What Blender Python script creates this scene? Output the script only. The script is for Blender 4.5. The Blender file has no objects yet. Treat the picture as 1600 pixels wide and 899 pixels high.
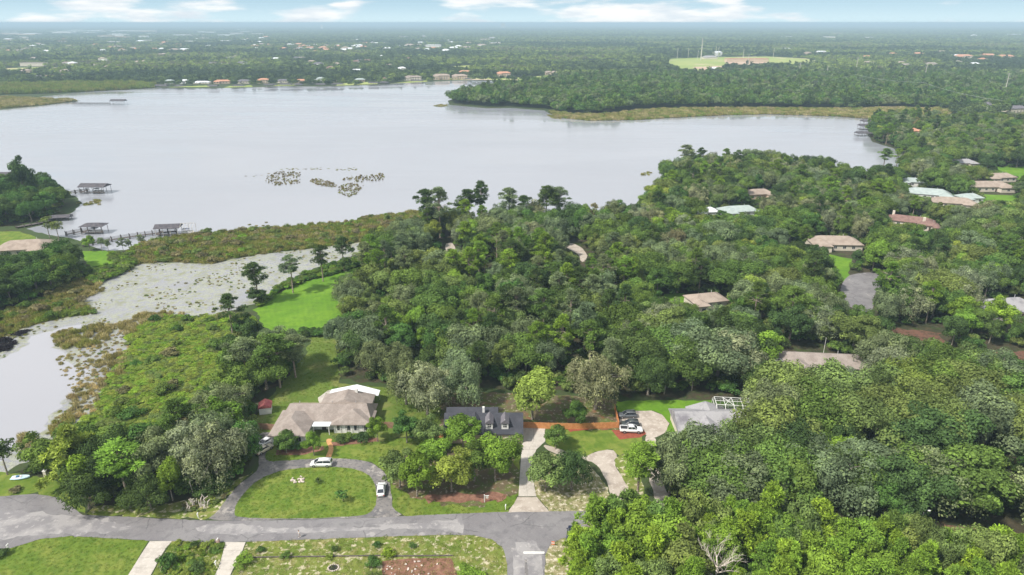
import bpy, bmesh, math, random
import numpy as np
from mathutils import Vector, noise as mnoise

# ------------------------------------------------------------------ camera, sky, sun, exposure
SC = bpy.context.scene
COL = SC.collection
R = math.radians
CAM_H, PITCH, FPX, CX, CY = 97.0, 21.2, 1067.0, 800.0, 449.5
cam = bpy.data.cameras.new("camera"); cam_o = bpy.data.objects.new("camera", cam); COL.objects.link(cam_o)
cam.sensor_width = 36.0; cam.lens = 36.0 * FPX / 1600.0; cam.clip_start = 1.0; cam.clip_end = 120000.0
cam_o.location = (0, 0, CAM_H); cam_o.rotation_euler = (R(90 - PITCH), 0, 0)
SC.camera = cam_o
SUN_EL, SUN_AZ = 50.0, 238.0      # azimuth clockwise from +Y: the sun stands behind the camera, to its left
HAZE = 1.7e-4
world = bpy.data.worlds.new("World"); SC.world = world; world.use_nodes = True
sun = bpy.data.lights.new("sun", 'SUN'); sun.energy = 4.1; sun.angle = R(4); sun.color = (1.0, 0.95, 0.87)
sun_o = bpy.data.objects.new("sun", sun); COL.objects.link(sun_o)
_d = Vector((math.sin(R(SUN_AZ)) * math.cos(R(SUN_EL)), math.cos(R(SUN_AZ)) * math.cos(R(SUN_EL)), math.sin(R(SUN_EL))))
sun_o.rotation_euler = _d.to_track_quat('Z', 'Y').to_euler()
sun_o.location = (0, 0, 300)
SC.view_settings.view_transform = 'Standard'; SC.view_settings.look = 'None'
SC.view_settings.exposure = 0.5; SC.view_settings.gamma = 1.0
SC.render.engine = 'CYCLES'
SC.cycles.use_denoising = True
SC.cycles.max_bounces = 5; SC.cycles.diffuse_bounces = 2; SC.cycles.glossy_bounces = 2
SC.cycles.transmission_bounces = 2; SC.cycles.transparent_max_bounces = 6; SC.cycles.volume_bounces = 0
SC.cycles.sample_clamp_indirect = 4.0


class NT:
    """tiny node-tree writer"""
    def __init__(s, tree):
        s.t = tree; s.n = tree.nodes; s.l = tree.links
    def node(s, typ, ins=None, **kw):
        n = s.n.new(typ)
        for k, v in kw.items(): setattr(n, k, v)
        for k, v in (ins or {}).items(): s.put(n.inputs[k], v)
        return n
    def put(s, sock, v):
        if isinstance(v, bpy.types.NodeSocket): s.l.new(v, sock)
        elif isinstance(v, bpy.types.Node): s.l.new(v.outputs[0], sock)
        else:
            if isinstance(v, (tuple, list)) and len(v) == 3 and sock.type == 'RGBA': v = (*v, 1)
            sock.default_value = v
    def math(s, op, a, b=0.0, clamp=False):
        n = s.n.new('ShaderNodeMath'); n.operation = op; n.use_clamp = clamp
        s.put(n.inputs[0], a); s.put(n.inputs[1], b); return n.outputs[0]
    def mix(s, f, a, b, typ='RGBA', blend='MIX'):
        n = s.n.new('ShaderNodeMix'); n.data_type = typ; n.blend_type = blend
        s.put(n.inputs[0], f)
        i = 6 if typ == 'RGBA' else 2
        s.put(n.inputs[i], a); s.put(n.inputs[i + 1], b)
        return n.outputs[2 if typ == 'RGBA' else 0]
    def ramp(s, f, lo, hi):
        n = s.n.new('ShaderNodeMapRange'); n.interpolation_type = 'SMOOTHSTEP'
        s.put(n.inputs[0], f); n.inputs[1].default_value = lo; n.inputs[2].default_value = hi
        return n.outputs[0]
    def noise(s, vec, scale, detail=4, rough=0.55):
        n = s.n.new('ShaderNodeTexNoise'); s.put(n.inputs['Vector'], vec)
        n.inputs['Scale'].default_value = scale; n.inputs['Detail'].default_value = detail
        n.inputs['Roughness'].default_value = rough
        return n.outputs[0]
    def vec(s, x, y, z):
        n = s.n.new('ShaderNodeCombineXYZ'); s.put(n.inputs[0], x); s.put(n.inputs[1], y); s.put(n.inputs[2], z)
        return n.outputs[0]


def build_world():
    w = NT(world.node_tree); w.n.clear()
    out = w.node('ShaderNodeOutputWorld')
    sky = w.node('ShaderNodeTexSky', sky_type='NISHITA', sun_disc=False)
    sky.sun_elevation = R(SUN_EL); sky.sun_rotation = R(SUN_AZ); sky.air_density = 1.3; sky.dust_density = 1.6; sky.ozone_density = 1.0
    tc = w.node('ShaderNodeTexCoord')
    sp = w.node('ShaderNodeSeparateXYZ', {0: tc.outputs['Generated']})
    x, y, z = sp.outputs
    az = w.math('ARCTAN2', x, y)
    zc = w.math('MAXIMUM', z, 0.0)
    # cumulus banks standing low over the horizon
    v1 = w.vec(w.math('MULTIPLY', az, 11.0), w.math('MULTIPLY', z, 55.0), 5.2)
    n1 = w.noise(v1, 1.0, 7, 0.50)
    big = w.noise(w.vec(w.math('MULTIPLY', az, 3.4), w.math('MULTIPLY', z, 4.0), 9.1), 1.0, 2, 0.5)
    s1 = w.math('ADD', n1, w.math('MULTIPLY', w.math('SUBTRACT', big, 0.50), 1.3))
    c1 = w.math('MULTIPLY', w.ramp(s1, 0.45, 0.62), w.ramp(z, 0.16, 0.05))
    # broken high deck overhead
    q = w.math('ADD', zc, 0.13)
    v2 = w.vec(w.math('DIVIDE', x, q), w.math('DIVIDE', y, q), 1.7)
    n2 = w.noise(v2, 0.75, 6, 0.55)
    c2 = w.math('MULTIPLY', w.ramp(n2, 0.24, 0.46), w.ramp(z, 0.04, 0.09))
    shade = w.noise(v1, 1.6, 4, 0.5)
    shade2 = w.noise(v2, 1.3, 4, 0.5)
    m = w.math('MAXIMUM', c1, c2)
    skyc = w.mix(0.6, sky.outputs[0], (5.4, 9.0, 11.8))
    skyc = w.mix(w.math('MULTIPLY', w.ramp(z, 0.035, -0.005), 0.75), skyc, (8.0, 9.8, 10.2))
    cl = w.mix(w.ramp(shade, 0.3, 0.65), (7.4, 8.2, 8.9), (10.4, 10.4, 10.3))
    cl = w.mix(w.ramp(z, 0.04, 0.12), cl, w.mix(w.ramp(shade2, .35, .65), (7.9, 7.95, 8.3), (8.9, 8.85, 9.0)))
    colr = w.mix(w.math('MULTIPLY', m, 0.92), skyc, cl)
    bg = w.node('ShaderNodeBackground', {'Color': colr, 'Strength': 0.074})
    w.l.new(bg.outputs[0], out.inputs[0])


build_world()

# ------------------------------------------------------------------ place <-> photograph geometry (a flat plain seen from 97 m up)
PR = R(PITCH)


def P(px, py, z=0.0):
    dx = (px - CX) / FPX; dy = (CY - py) / FPX
    vy = math.cos(PR) + dy * math.sin(PR); vz = -math.sin(PR) + dy * math.cos(PR)
    t = (z - CAM_H) / vz
    return Vector((dx * t, vy * t, z))


def to_px(X, Y, Z=0.0):
    depth = Y * math.cos(PR) + (CAM_H - Z) * math.sin(PR)
    up = Y * math.sin(PR) - (CAM_H - Z) * math.cos(PR)
    return CX + FPX * X / depth, CY - FPX * up / depth


def inside(poly, x, y):
    p = np.asarray(poly, float); n = len(p); r = np.zeros(np.shape(x), bool)
    j = n - 1
    for i in range(n):
        xi, yi = p[i]; xj, yj = p[j]
        if yi != yj:
            c = ((yi > y) != (yj > y)) & (x < (xj - xi) * (y - yi) / (yj - yi) + xi)
            r ^= c
        j = i
    return r


def vnoise(x, y, seed=0):
    def h(i, j):
        v = np.sin(i * 127.1 + j * 311.7 + seed * 74.7) * 43758.5453
        return v - np.floor(v)
    i, j = np.floor(x), np.floor(y); fx, fy = x - i, y - j
    fx = fx * fx * (3 - 2 * fx); fy = fy * fy * (3 - 2 * fy)
    return (h(i, j) * (1 - fx) + h(i + 1, j) * fx) * (1 - fy) + (h(i, j + 1) * (1 - fx) + h(i + 1, j + 1) * fx) * fy


# ------------------------------------------------------------------ materials
MATS = {}


def mat(name, col=(.5, .5, .5), col2=None, scale=1.0, rough=0.8, metal=0.0, spec=0.4, lo=0.35, hi=0.65, fine=0.0, bump=0.0, bscale=8.0, coat=0.0, detail=5):
    if name in MATS: return MATS[name]
    m = bpy.data.materials.new(name); m.use_nodes = True; MATS[name] = m
    w = NT(m.node_tree); b = w.n['Principled BSDF']
    b.inputs['Roughness'].default_value = rough; b.inputs['Metallic'].default_value = metal
    b.inputs['Specular IOR Level'].default_value = spec; b.inputs['Coat Weight'].default_value = coat
    pos = w.node('ShaderNodeNewGeometry').outputs['Position']
    c = (*col, 1)
    if col2 is not None:
        c = w.mix(w.ramp(w.noise(pos, scale, detail), lo, hi), col, col2)
    if fine:
        f = w.noise(pos, 3.0, 3, 0.7)
        k = w.math('ADD', w.math('MULTIPLY', f, fine * 2), 1 - fine)
        c = w.mix(1.0, c, w.vec(k, k, k), blend='MULTIPLY')
    w.put(b.inputs['Base Color'], c)
    if bump:
        bp = w.node('ShaderNodeBump', {'Strength': bump, 'Distance': 0.1, 'Height': w.noise(pos, bscale, 3)})
        w.l.new(bp.outputs[0], b.inputs['Normal'])
    return m


def layered(name, base, layers, rough=0.95, bump=0.0, bscale=3.0, spec=0.2, cracks=0, mow=0):
    """base colour, then (colour, noise scale, lo, hi, strength) patches laid over it"""
    m = bpy.data.materials.new(name); m.use_nodes = True; MATS[name] = m
    w = NT(m.node_tree); b = w.n['Principled BSDF']
    b.inputs['Roughness'].default_value = rough; b.inputs['Specular IOR Level'].default_value = spec
    pos = w.node('ShaderNodeNewGeometry').outputs['Position']
    c = (*base, 1)
    for k, (cc, sc, lo, hi, st) in enumerate(layers):
        off = w.node('ShaderNodeVectorMath', {0: pos, 1: (k * 37.3, k * 11.7, 0)}, operation='ADD').outputs[0]
        f = w.math('MULTIPLY', w.ramp(w.noise(off, sc, 6, 0.62), lo, hi), st)
        c = w.mix(f, c, cc)
    if cracks:      # sealed cracks wander over the tarmac
        wob = w.node('ShaderNodeTexNoise', {'Vector': pos, 'Scale': .5}).outputs['Color']
        pv = w.node('ShaderNodeVectorMath', {0: pos, 1: wob}, operation='ADD').outputs[0]
        v = w.node('ShaderNodeTexVoronoi', {'Vector': pv, 'Scale': .14}, feature='DISTANCE_TO_EDGE').outputs['Distance']
        f = w.math('MULTIPLY', w.math('MULTIPLY', w.ramp(v, .018, .004), w.ramp(w.noise(pos, .08, 2), .45, .55)), cracks)
        c = w.mix(f, c, (.05, .05, .052))
        c = w.mix(w.math('MULTIPLY', w.ramp(w.noise(pos, 2.4, 3, .8), .45, .7), .22), c, (.30, .29, .28))
    if mow:         # mower passes
        sx = w.node('ShaderNodeSeparateXYZ', {0: pos}).outputs; wob = w.noise(pos, .06, 2)
        t = w.math('SINE', w.math('ADD', w.math('MULTIPLY', w.math('ADD', sx[0], w.math('MULTIPLY', sx[1], .35)), 3.3), w.math('MULTIPLY', wob, 9.0)))
        k = w.math('ADD', w.math('MULTIPLY', t, mow), 1.0)
        c = w.mix(1.0, c, w.vec(k, k, k), blend='MULTIPLY')
    w.put(b.inputs['Base Color'], c)
    if bump:
        bp = w.node('ShaderNodeBump', {'Strength': bump, 'Distance': 0.3, 'Height': w.noise(pos, bscale, 4, 0.7)})
        w.l.new(bp.outputs[0], b.inputs['Normal'])
    return m


def foliage_mat():
    m = bpy.data.materials.new("foliage"); m.use_nodes = True
    w = NT(m.node_tree); w.n.clear()
    out = w.node('ShaderNodeOutputMaterial')
    tint = w.node('ShaderNodeAttribute', attribute_type='INSTANCER', attribute_name='tint').outputs['Color']
    sh = w.node('ShaderNodeAttribute', attribute_type='GEOMETRY', attribute_name='leaf_tone').outputs['Fac']
    k = w.math('ADD', w.math('MULTIPLY', sh, 1.5), 0.40)
    c = w.mix(1.0, tint, w.vec(k, k, w.math('MULTIPLY', k, 0.9)), blend='MULTIPLY')
    # some sprays are yellower new growth
    c = w.mix(w.math('MULTIPLY', w.ramp(sh, 0.62, 1.0), 0.35), c, w.mix(1.0, c, (1.40, 1.38, 0.7), blend='MULTIPLY'))
    d = w.node('ShaderNodeBsdfDiffuse', {'Color': c})
    t = w.node('ShaderNodeBsdfTranslucent', {'Color': w.mix(1.0, c, (1.2, 1.25, 0.6), blend='MULTIPLY')})
    mx = w.node('ShaderNodeMixShader', {0: 0.22, 1: d, 2: t})
    w.l.new(mx.outputs[0], out.inputs[0])
    return m


M_LEAF = foliage_mat()
M_BARK = mat("bark", (.16, .13, .10), (.30, .27, .23), 3.0, .95, fine=.3)
M_PINEBARK = mat("pine_bark", (.22, .16, .12), (.36, .30, .25), 3.0, .95, fine=.3)
M_DEADWOOD = mat("dead_wood", (.58, .50, .44), (.68, .61, .54), 2.0, .9)
M_LITTER = layered("woodland_floor", (.060, .050, .030), [((.035, .045, .018), .12, .4, .6, .8), ((.10, .075, .045), .5, .5, .65, .6), ((.05, .08, .02), .25, .52, .62, .7)], bump=.4)
M_LAWN = layered("mown_lawn", (.115, .175, .022), [((.185, .215, .042), .16, .42, .62, .8), ((.065, .125, .014), .4, .45, .62, .6), ((.24, .22, .08), .55, .60, .72, .5), ((.30, .30, .12), 2.2, .62, .75, .5)], bump=.3, bscale=5, mow=.035)
M_LAWN2 = layered("bright_lawn", (.098, .210, .014), [((.140, .260, .020), .07, .4, .6, .8), ((.080, .165, .016), .3, .45, .62, .6), ((.19, .24, .05), 1.6, .55, .7, .4)], bump=.3, bscale=5, mow=.03)
M_BACK = layered("back_lawn_grass", (.115, .165, .028), [((.085, .14, .02), .12, .42, .6, .8), ((.19, .19, .06), .10, .5, .66, .7), ((.33, .28, .16), .9, .62, .70, .6)], bump=.4)
M_ROUGH = layered("dry_grass", (.15, .185, .035), [((.10, .15, .022), .16, .42, .6, .8), ((.27, .24, .10), .35, .5, .64, .7), ((.52, .46, .33), .8, .53, .62, .85), ((.13, .10, .055), 1.5, .58, .68, .55)], bump=.4)
M_SANDY = layered("sandy_verge", (.30, .27, .15), [((.14, .17, .04), .6, .45, .58, .8), ((.60, .54, .42), 1.1, .52, .60, .9), ((.16, .11, .06), 1.8, .58, .66, .7)], bump=.4)
M_MULCHG = layered("mulched_ground", (.12, .095, .055), [((.10, .13, .03), .35, .45, .58, .9), ((.42, .35, .27), 1.0, .56, .64, .7), ((.21, .085, .05), .25, .56, .66, .7)], bump=.4)
M_SOIL = layered("red_soil", (.24, .125, .085), [((.16, .08, .055), .9, .42, .6, .8), ((.32, .19, .13), .5, .55, .68, .7)], bump=.5)
M_LEAFRED = layered('red_leaf_litter', (.15, .075, .052), [((.07, .05, .03), .35, .45, .6, .9), ((.20, .12, .08), 1.2, .52, .64, .6)], bump=.5)
M_MULCH = layered("red_mulch", (.27, .075, .045), [((.19, .055, .035), 1.5, .45, .6, .7)], bump=.4)
M_ASPH = layered("asphalt", (.175, .165, .17), [((.22, .21, .21), .1, .4, .6, .8), ((.13, .125, .13), .45, .5, .62, .6), ((.34, .32, .31), .22, .60, .66, .75)], rough=.85, bump=.1, cracks=.5)
M_ASPH_PALE = layered("worn_asphalt", (.30, .285, .28), [((.20, .19, .195), .25, .42, .58, .9), ((.40, .38, .365), .9, .55, .66, .6)], rough=.85)
M_ASPH_DARK = layered("dark_asphalt", (.20, .185, .175), [((.13, .125, .13), .18, .45, .6, .8), ((.36, .33, .30), .35, .54, .62, .75), ((.09, .09, .095), 1.2, .5, .6, .6)], rough=.85)
M_CONC = layered("concrete", (.47, .43, .38), [((.37, .335, .295), .4, .45, .62, .7), ((.54, .50, .45), 1.4, .5, .62, .5)], rough=.9)
M_CONC2 = layered("stained_concrete", (.42, .365, .31), [((.32, .27, .225), .35, .44, .6, .8), ((.54, .48, .42), .9, .52, .62, .6)], rough=.9)
M_PAVER = layered("brick_path", (.55, .30, .13), [((.42, .22, .10), 1.5, .45, .6, .7)], rough=.9)
M_FIELD = layered("far_field", (.30, .34, .10), [((.22, .29, .07), .006, .4, .6, .8), ((.50, .40, .28), .012, .56, .62, .9)], rough=.95)
M_SAND = layered("sandy_clearing", (.52, .40, .30), [((.44, .30, .22), .01, .4, .6, .8), ((.36, .36, .18), .02, .52, .62, .6)])
M_REEDG = layered("reed_bed_ground", (.14, .12, .05), [((.09, .11, .03), .08, .42, .6, .8), ((.20, .16, .09), .3, .5, .65, .6)], bump=.4)
M_SWAMPG = layered("swamp_ground", (.12, .17, .03), [((.20, .20, .05), .1, .42, .6, .8), ((.05, .08, .015), .4, .5, .65, .6)], bump=.4)


def water_mat(name, deep, rough, matting=None):
    m = bpy.data.materials.new(name); m.use_nodes = True; MATS[name] = m
    w = NT(m.node_tree); b = w.n['Principled BSDF']
    pos = w.node('ShaderNodeNewGeometry').outputs['Position']
    big = w.ramp(w.noise(pos, 0.006, 3, 0.5), .35, .65)
    col = w.mix(w.math('MULTIPLY', big, .35), deep, tuple(c * 0.86 for c in deep))
    st = w.node('ShaderNodeVectorMath', {0: pos, 1: (.0035, .016, 0)}, operation='MULTIPLY').outputs[0]
    wind = w.ramp(w.noise(st, 1.0, 5, .6), .40, .62)
    rg = w.math('ADD', w.math('MULTIPLY', wind, .20), rough * .6)
    b.inputs['IOR'].default_value = 1.45; b.inputs['Specular IOR Level'].default_value = .7
    hgt = w.noise(pos, 0.9, 3, 0.6)
    if matting:
        pads, sc, lo, hi = matting
        f = w.ramp(w.noise(pos, sc, 6, 0.68), lo, hi)
        f2 = w.ramp(w.noise(pos, 0.045, 4, 0.6), .30, .48)
        f = w.math('MULTIPLY', f, f2)
        pc = w.mix(w.ramp(w.noise(pos, 1.7, 3, .7), .4, .65), pads, tuple(c * .62 for c in pads))
        pc = w.mix(w.math('MULTIPLY', w.ramp(w.noise(pos, .16, 6, .7), .47, .60), .9), pc, (.20, .205, .11))
        col = w.mix(f, col, pc)
        rg = w.mix(f, rg, .5, typ='FLOAT')
    w.put(b.inputs['Base Color'], col); w.put(b.inputs['Roughness'], rg)
    bp = w.node('ShaderNodeBump', {'Strength': w.math('ADD', w.math('MULTIPLY', wind, .14), .03), 'Distance': .05, 'Height': hgt})
    w.l.new(bp.outputs[0], b.inputs['Normal'])
    return m


M_LAKE = water_mat("lake_water", (.30, .31, .34), .10)
M_POND = water_mat("pond_water", (.33, .33, .355), .12)
M_PADS = water_mat("lily_covered_water", (.25, .25, .27), .13, ((.335, .345, .27), .45, .40, .56))

M_WHITE = mat("white_paint", (.80, .79, .76), (.70, .69, .66), .8, .6)
M_CREAM = mat("cream_stucco", (.66, .60, .50), (.58, .52, .43), .6, .85)
M_TAN = mat("tan_stucco", (.58, .46, .34), (.50, .39, .28), .6, .85)
M_BRICKW = mat("pinkish_brick_wall", (.42, .27, .22), (.50, .36, .30), 1.2, .9)
M_GLASS = mat("window_glass", (.03, .035, .045), rough=.08, spec=.8)
M_DOOR = mat("dark_door", (.08, .05, .04), rough=.5)
M_TRIM = mat("trim", (.72, .70, .66), rough=.6)
ROOFS = {
    'taupe': mat("taupe_shingle", (.30, .255, .225), (.235, .195, .17), .5, .92, fine=.35),
    'black': mat("black_shingle", (.040, .042, .052), (.055, .056, .068), .5, .88, fine=.3),
    'grey': mat("grey_shingle", (.31, .30, .305), (.17, .16, .175), .35, .9, fine=.25, lo=.45, hi=.75),
    'tan': mat("tan_shingle", (.35, .285, .235), (.27, .215, .175), .4, .9, fine=.3),
    'redbrown': mat("redbrown_tile", (.235, .145, .12), (.17, .10, .085), .7, .9, fine=.3),
    'terracotta': mat("terracotta_tile", (.52, .27, .17), (.44, .22, .14), .7, .9, fine=.25),
    'mint': mat("pale_metal_roof", (.37, .42, .40), (.30, .35, .335), .5, .45),
    'white': mat("white_membrane_roof", (.72, .74, .76), (.66, .68, .70), .3, .5),
    'dark': mat("dark_slate_roof", (.12, .11, .125), (.16, .15, .165), .5, .9, fine=.3),
    'dockroof': mat("weathered_dock_roof", (.060, .056, .066), (.10, .09, .098), .7, .85, fine=.3),
}
M_DOCKWOOD = mat("weathered_wood", (.085, .072, .07), (.14, .12, .11), 1.5, .9, fine=.3)
M_FENCE = mat("stained_cedar", (.52, .21, .075), (.62, .28, .11), 1.2, .8, fine=.25)
M_FENCE_OLD = mat("aged_fence_wood", (.26, .15, .10), (.33, .20, .13), 1.2, .9, fine=.3)
M_METAL = mat("galvanised_metal", (.55, .55, .56), rough=.45, metal=.6)
M_ALU = mat("white_aluminium", (.74, .73, .70), rough=.5)
M_POLEC = mat("pale_concrete_pole", (.60, .57, .50), (.52, .49, .43), .8, .85)
M_RUBBER = mat("tyre_rubber", (.025, .025, .027), rough=.9)
M_RIM = mat("wheel_rim", (.45, .45, .47), rough=.35, metal=.7)
M_STONE = mat("field_stone", (.46, .38, .33), (.60, .52, .46), 2.0, .9, fine=.3)
M_BRONZE = mat("dark_iron", (.03, .03, .03), rough=.5)
M_LAMPRED = mat("tail_light_red", (.45, .02, .02), rough=.3)
M_LAMPW = mat("headlight_lens", (.75, .76, .78), rough=.15)


def paint(name, c, rough=.28):
    return mat(name, c, rough=rough, coat=.6, spec=.5)


# ------------------------------------------------------------------ object helpers
def tag(o, label=None, cat=None, group=None, kind=None):
    if label: o['label'] = label
    if cat: o['category'] = cat
    if group: o['group'] = group
    if kind: o['kind'] = kind
    return o


def empty(name, loc=(0, 0, 0), rz=0.0):
    o = bpy.data.objects.new(name, None); COL.objects.link(o); o.empty_display_size = .3
    o.location = loc; o.rotation_euler = (0, 0, rz); return o


def link(name, me, parent=None, loc=(0, 0, 0)):
    o = bpy.data.objects.new(name, me); COL.objects.link(o); o.parent = parent; o.location = loc; return o


class MB:
    def __init__(s): s.v = []; s.f = []
    def add(s, vs, fs):
        n = len(s.v); s.v += [tuple(v) for v in vs]; s.f += [tuple(i + n for i in f) for f in fs]; return s
    def box(s, x0, x1, y0, y1, z0, z1):
        v = [(x, y, z) for z in (z0, z1) for y in (y0, y1) for x in (x0, x1)]
        return s.add(v, [(0, 2, 3, 1), (4, 5, 7, 6), (0, 1, 5, 4), (2, 6, 7, 3), (0, 4, 6, 2), (1, 3, 7, 5)])
    def tube(s, pts, rad, n=6, cap=True):
        pts = [Vector(p) for p in pts]; rings = []
        for i, p in enumerate(pts):
            d = (pts[min(i + 1, len(pts) - 1)] - pts[max(i - 1, 0)]).normalized()
            a = d.orthogonal().normalized(); b = d.cross(a)
            r = rad[i] if isinstance(rad, (list, tuple)) else rad
            rings.append([p + (a * math.cos(2 * math.pi * k / n) + b * math.sin(2 * math.pi * k / n)) * r for k in range(n)])
        vs = [v for r in rings for v in r]; fs = []
        for i in range(len(pts) - 1):
            for k in range(n):
                fs.append((i * n + k, i * n + (k + 1) % n, (i + 1) * n + (k + 1) % n, (i + 1) * n + k))
        if cap: fs.append(tuple(range(n))[::-1]); fs.append(tuple((len(pts) - 1) * n + k for k in range(n)))
        return s.add(vs, fs)
    def loft(s, rings, cap=True):
        n = len(rings[0]); vs = [v for r in rings for v in r]; fs = []
        for i in range(len(rings) - 1):
            for k in range(n): fs.append((i * n + k, i * n + (k + 1) % n, (i + 1) * n + (k + 1) % n, (i + 1) * n + k))
        if cap: fs.append(tuple(range(n))[::-1]); fs.append(tuple((len(rings) - 1) * n + k for k in range(n)))
        return s.add(vs, fs)
    def blob(s, c, r, seed=0, sub=1, sq=(1, 1, 1), amp=.25):
        bm = bmesh.new(); bmesh.ops.create_icosphere(bm, subdivisions=sub, radius=1)
        vs = []
        for v in bm.verts:
            k = 1 + amp * mnoise.noise(v.co * 1.7 + Vector((seed * 3.1, seed, 0)))
            vs.append((c[0] + v.co.x * r * sq[0] * k, c[1] + v.co.y * r * sq[1] * k, c[2] + v.co.z * r * sq[2] * k))
        fs = [tuple(v.index for v in f.verts) for f in bm.faces]; bm.free()
        return s.add(vs, fs)
    def mesh(s, name, m, smooth=False):
        me = bpy.data.meshes.new(name); me.from_pydata(s.v, [], s.f); me.materials.append(m)
        bm = bmesh.new(); bm.from_mesh(me); bmesh.ops.recalc_face_normals(bm, faces=bm.faces); bm.to_mesh(me); bm.free()
        if smooth: me.polygons.foreach_set('use_smooth', [True] * len(me.polygons))
        return me
    def build(s, name, m, parent=None, smooth=False):
        return link(name, s.mesh(name, m, smooth), parent)


def rough_edge(poly, amp=0.0, step=None, world=False):
    """photo outline -> outline on the ground with an irregular natural edge"""
    pts = [Vector(p).to_3d() if world else P(*p) for p in poly]
    out = []
    for i, a in enumerate(pts):
        b = pts[(i + 1) % len(pts)]; L = (b - a).length
        st = step or max(1.0, (a.length + b.length) / 2 / 140)
        n = max(1, min(int(L / st), 220))
        for k in range(n):
            p = a.lerp(b, k / n)
            if amp:
                s = 0.35 / max(amp, .3)
                o = Vector((mnoise.noise(p * s), mnoise.noise(p * s + Vector((9, 5, 0))), 0)) + .5 * Vector((mnoise.noise(p * s * 2.7), mnoise.noise(p * s * 2.7 + Vector((5, 9, 0))), 0))
                p = p + o * amp * 1.6
            out.append((p.x, p.y))
    return out


def smooth_poly(poly, it=2):
    for _ in range(it):
        q = []
        for i, a in enumerate(poly):
            b = poly[(i + 1) % len(poly)]
            q += [(a[0] * .75 + b[0] * .25, a[1] * .75 + b[1] * .25), (a[0] * .25 + b[0] * .75, a[1] * .25 + b[1] * .75)]
        poly = q
    return poly


def sheet(name, poly, z, m, amp=0.0, smooth=0, kind='structure', parent=None, thick=0.0, label=None, cat=None):
    if smooth: poly = smooth_poly(poly, smooth)
    e = rough_edge(poly, amp)
    bm = bmesh.new(); vs = [bm.verts.new((x, y, z)) for x, y in e]
    f = bm.faces.new(vs); f.normal_update()
    if f.normal.z < 0: f.normal_flip()
    if thick:
        r = bmesh.ops.extrude_face_region(bm, geom=[f])
        for v in r['geom']:
            if isinstance(v, bmesh.types.BMVert): v.co.z -= thick
        bmesh.ops.recalc_face_normals(bm, faces=bm.faces)
    bmesh.ops.triangulate(bm, faces=bm.faces)
    me = bpy.data.meshes.new(name); bm.to_mesh(me); bm.free(); me.materials.append(m)
    o = link(name, me, parent)
    if kind: o['kind'] = kind
    if label: tag(o, label, cat)
    return o


# ------------------------------------------------------------------ outlines on the ground
LAKE = [(-420, 235), (-200, 210), (-60, 180), (0, 172), (62, 166), (126, 158), (60, 152), (110, 146), (180, 140), (240, 137), (300, 138.5), (380, 137.5), (440, 135), (500, 135.5),
        (560, 134), (620, 130.5), (660, 128.5), (720, 126), (800, 127), (860, 127), (905, 126), (850, 133), (780, 140), (725, 148), (700, 158), (702, 164), (760, 169.5), (800, 169), (850, 173),
        (872, 184), (920, 189), (990, 188), (1060, 184), (1130, 180.5), (1200, 179), (1300, 182), (1366, 186), (1362, 196), (1354, 208), (1364, 222), (1395, 232), (1415, 246), (1400, 284), (1330, 288),
        (1270, 268), (1200, 258), (1120, 262), (1060, 268), (1036, 276), (1030, 290), (1044, 302), (1005, 325), (960, 345), (860, 352), (760, 356), (700, 357), (655, 347), (640, 336),
        (600, 338), (560, 343), (545, 351), (500, 351), (440, 357), (400, 359), (350, 363), (310, 367), (280, 369), (240, 376), (215, 384), (195, 391), (165, 392), (130, 380), (118, 374), (70, 366), (40, 358),
        (84, 348), (112, 333), (128, 318), (118, 306), (88, 302), (60, 296), (-60, 292), (-400, 300)]
POND = [(586, 376), (560, 397), (540, 402), (480, 424), (430, 453), (400, 474), (340, 490), (300, 496), (255, 492), (222, 506), (196, 524), (203, 541), (186, 566), (168, 595), (152, 640), (112, 672), (86, 702),
        (40, 722), (0, 740), (-160, 790), (-160, 520), (0, 503), (40, 491), (108, 467), (150, 436), (200, 414), (260, 410), (330, 413), (362, 405), (400, 399), (440, 394), (500, 387)]
POND_OPEN = [(148, 507), (62, 521), (30, 545), (-20, 575), (-160, 600), (-160, 760), (0, 720), (40, 690), (70, 668), (112, 622), (130, 588), (105, 560), (88, 540), (110, 527), (150, 512)]
REEDS = [(655, 331), (630, 334), (590, 338), (560, 343), (545, 351), (500, 351), (440, 357), (400, 359), (350, 363), (310, 367), (280, 369), (240, 376), (215, 384), (200, 393), (190, 410), (205, 415), (262, 409), (330, 413),
         (362, 404), (400, 399), (440, 393), (500, 386), (580, 377), (640, 372), (680, 366), (668, 345)]
SPIT = [(-250, 178), (-60, 171), (0, 170), (62, 165), (122, 158), (100, 156), (60, 155), (0, 152), (-250, 158)]
SWAMP = [(345, 491), (300, 497), (255, 494), (222, 508), (196, 526), (203, 543), (186, 568), (168, 597), (152, 642), (120, 668), (96, 700), (60, 722), (100, 732), (165, 738), (245, 722), (305, 690), (348, 650), (380, 600), (372, 560), (392, 520), (400, 500), (372, 492)]
LEFT_REEDS = [(-200, 500), (0, 488), (60, 470), (110, 440), (150, 428), (205, 414), (190, 400), (205, 414), (160, 436), (120, 462), (130, 474), (150, 490), (100, 497), (40, 512), (0, 530), (-200, 570)]
PENIN_REEDS = [(855, 174), (872, 184), (920, 189), (990, 188), (1060, 184), (1130, 180.5), (1200, 179), (1300, 182), (1372, 187), (1420, 186), (1480, 180), (1490, 172), (1400, 170), (1300, 171), (1180, 170), (1080, 170), (1000, 173), (960, 179), (900, 180)]
FAR_REEDS = [(-250, 152), (0, 148), (80, 146), (150, 143), (240, 138), (245, 133), (200, 131), (120, 131), (0, 134), (-250, 138)]
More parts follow.
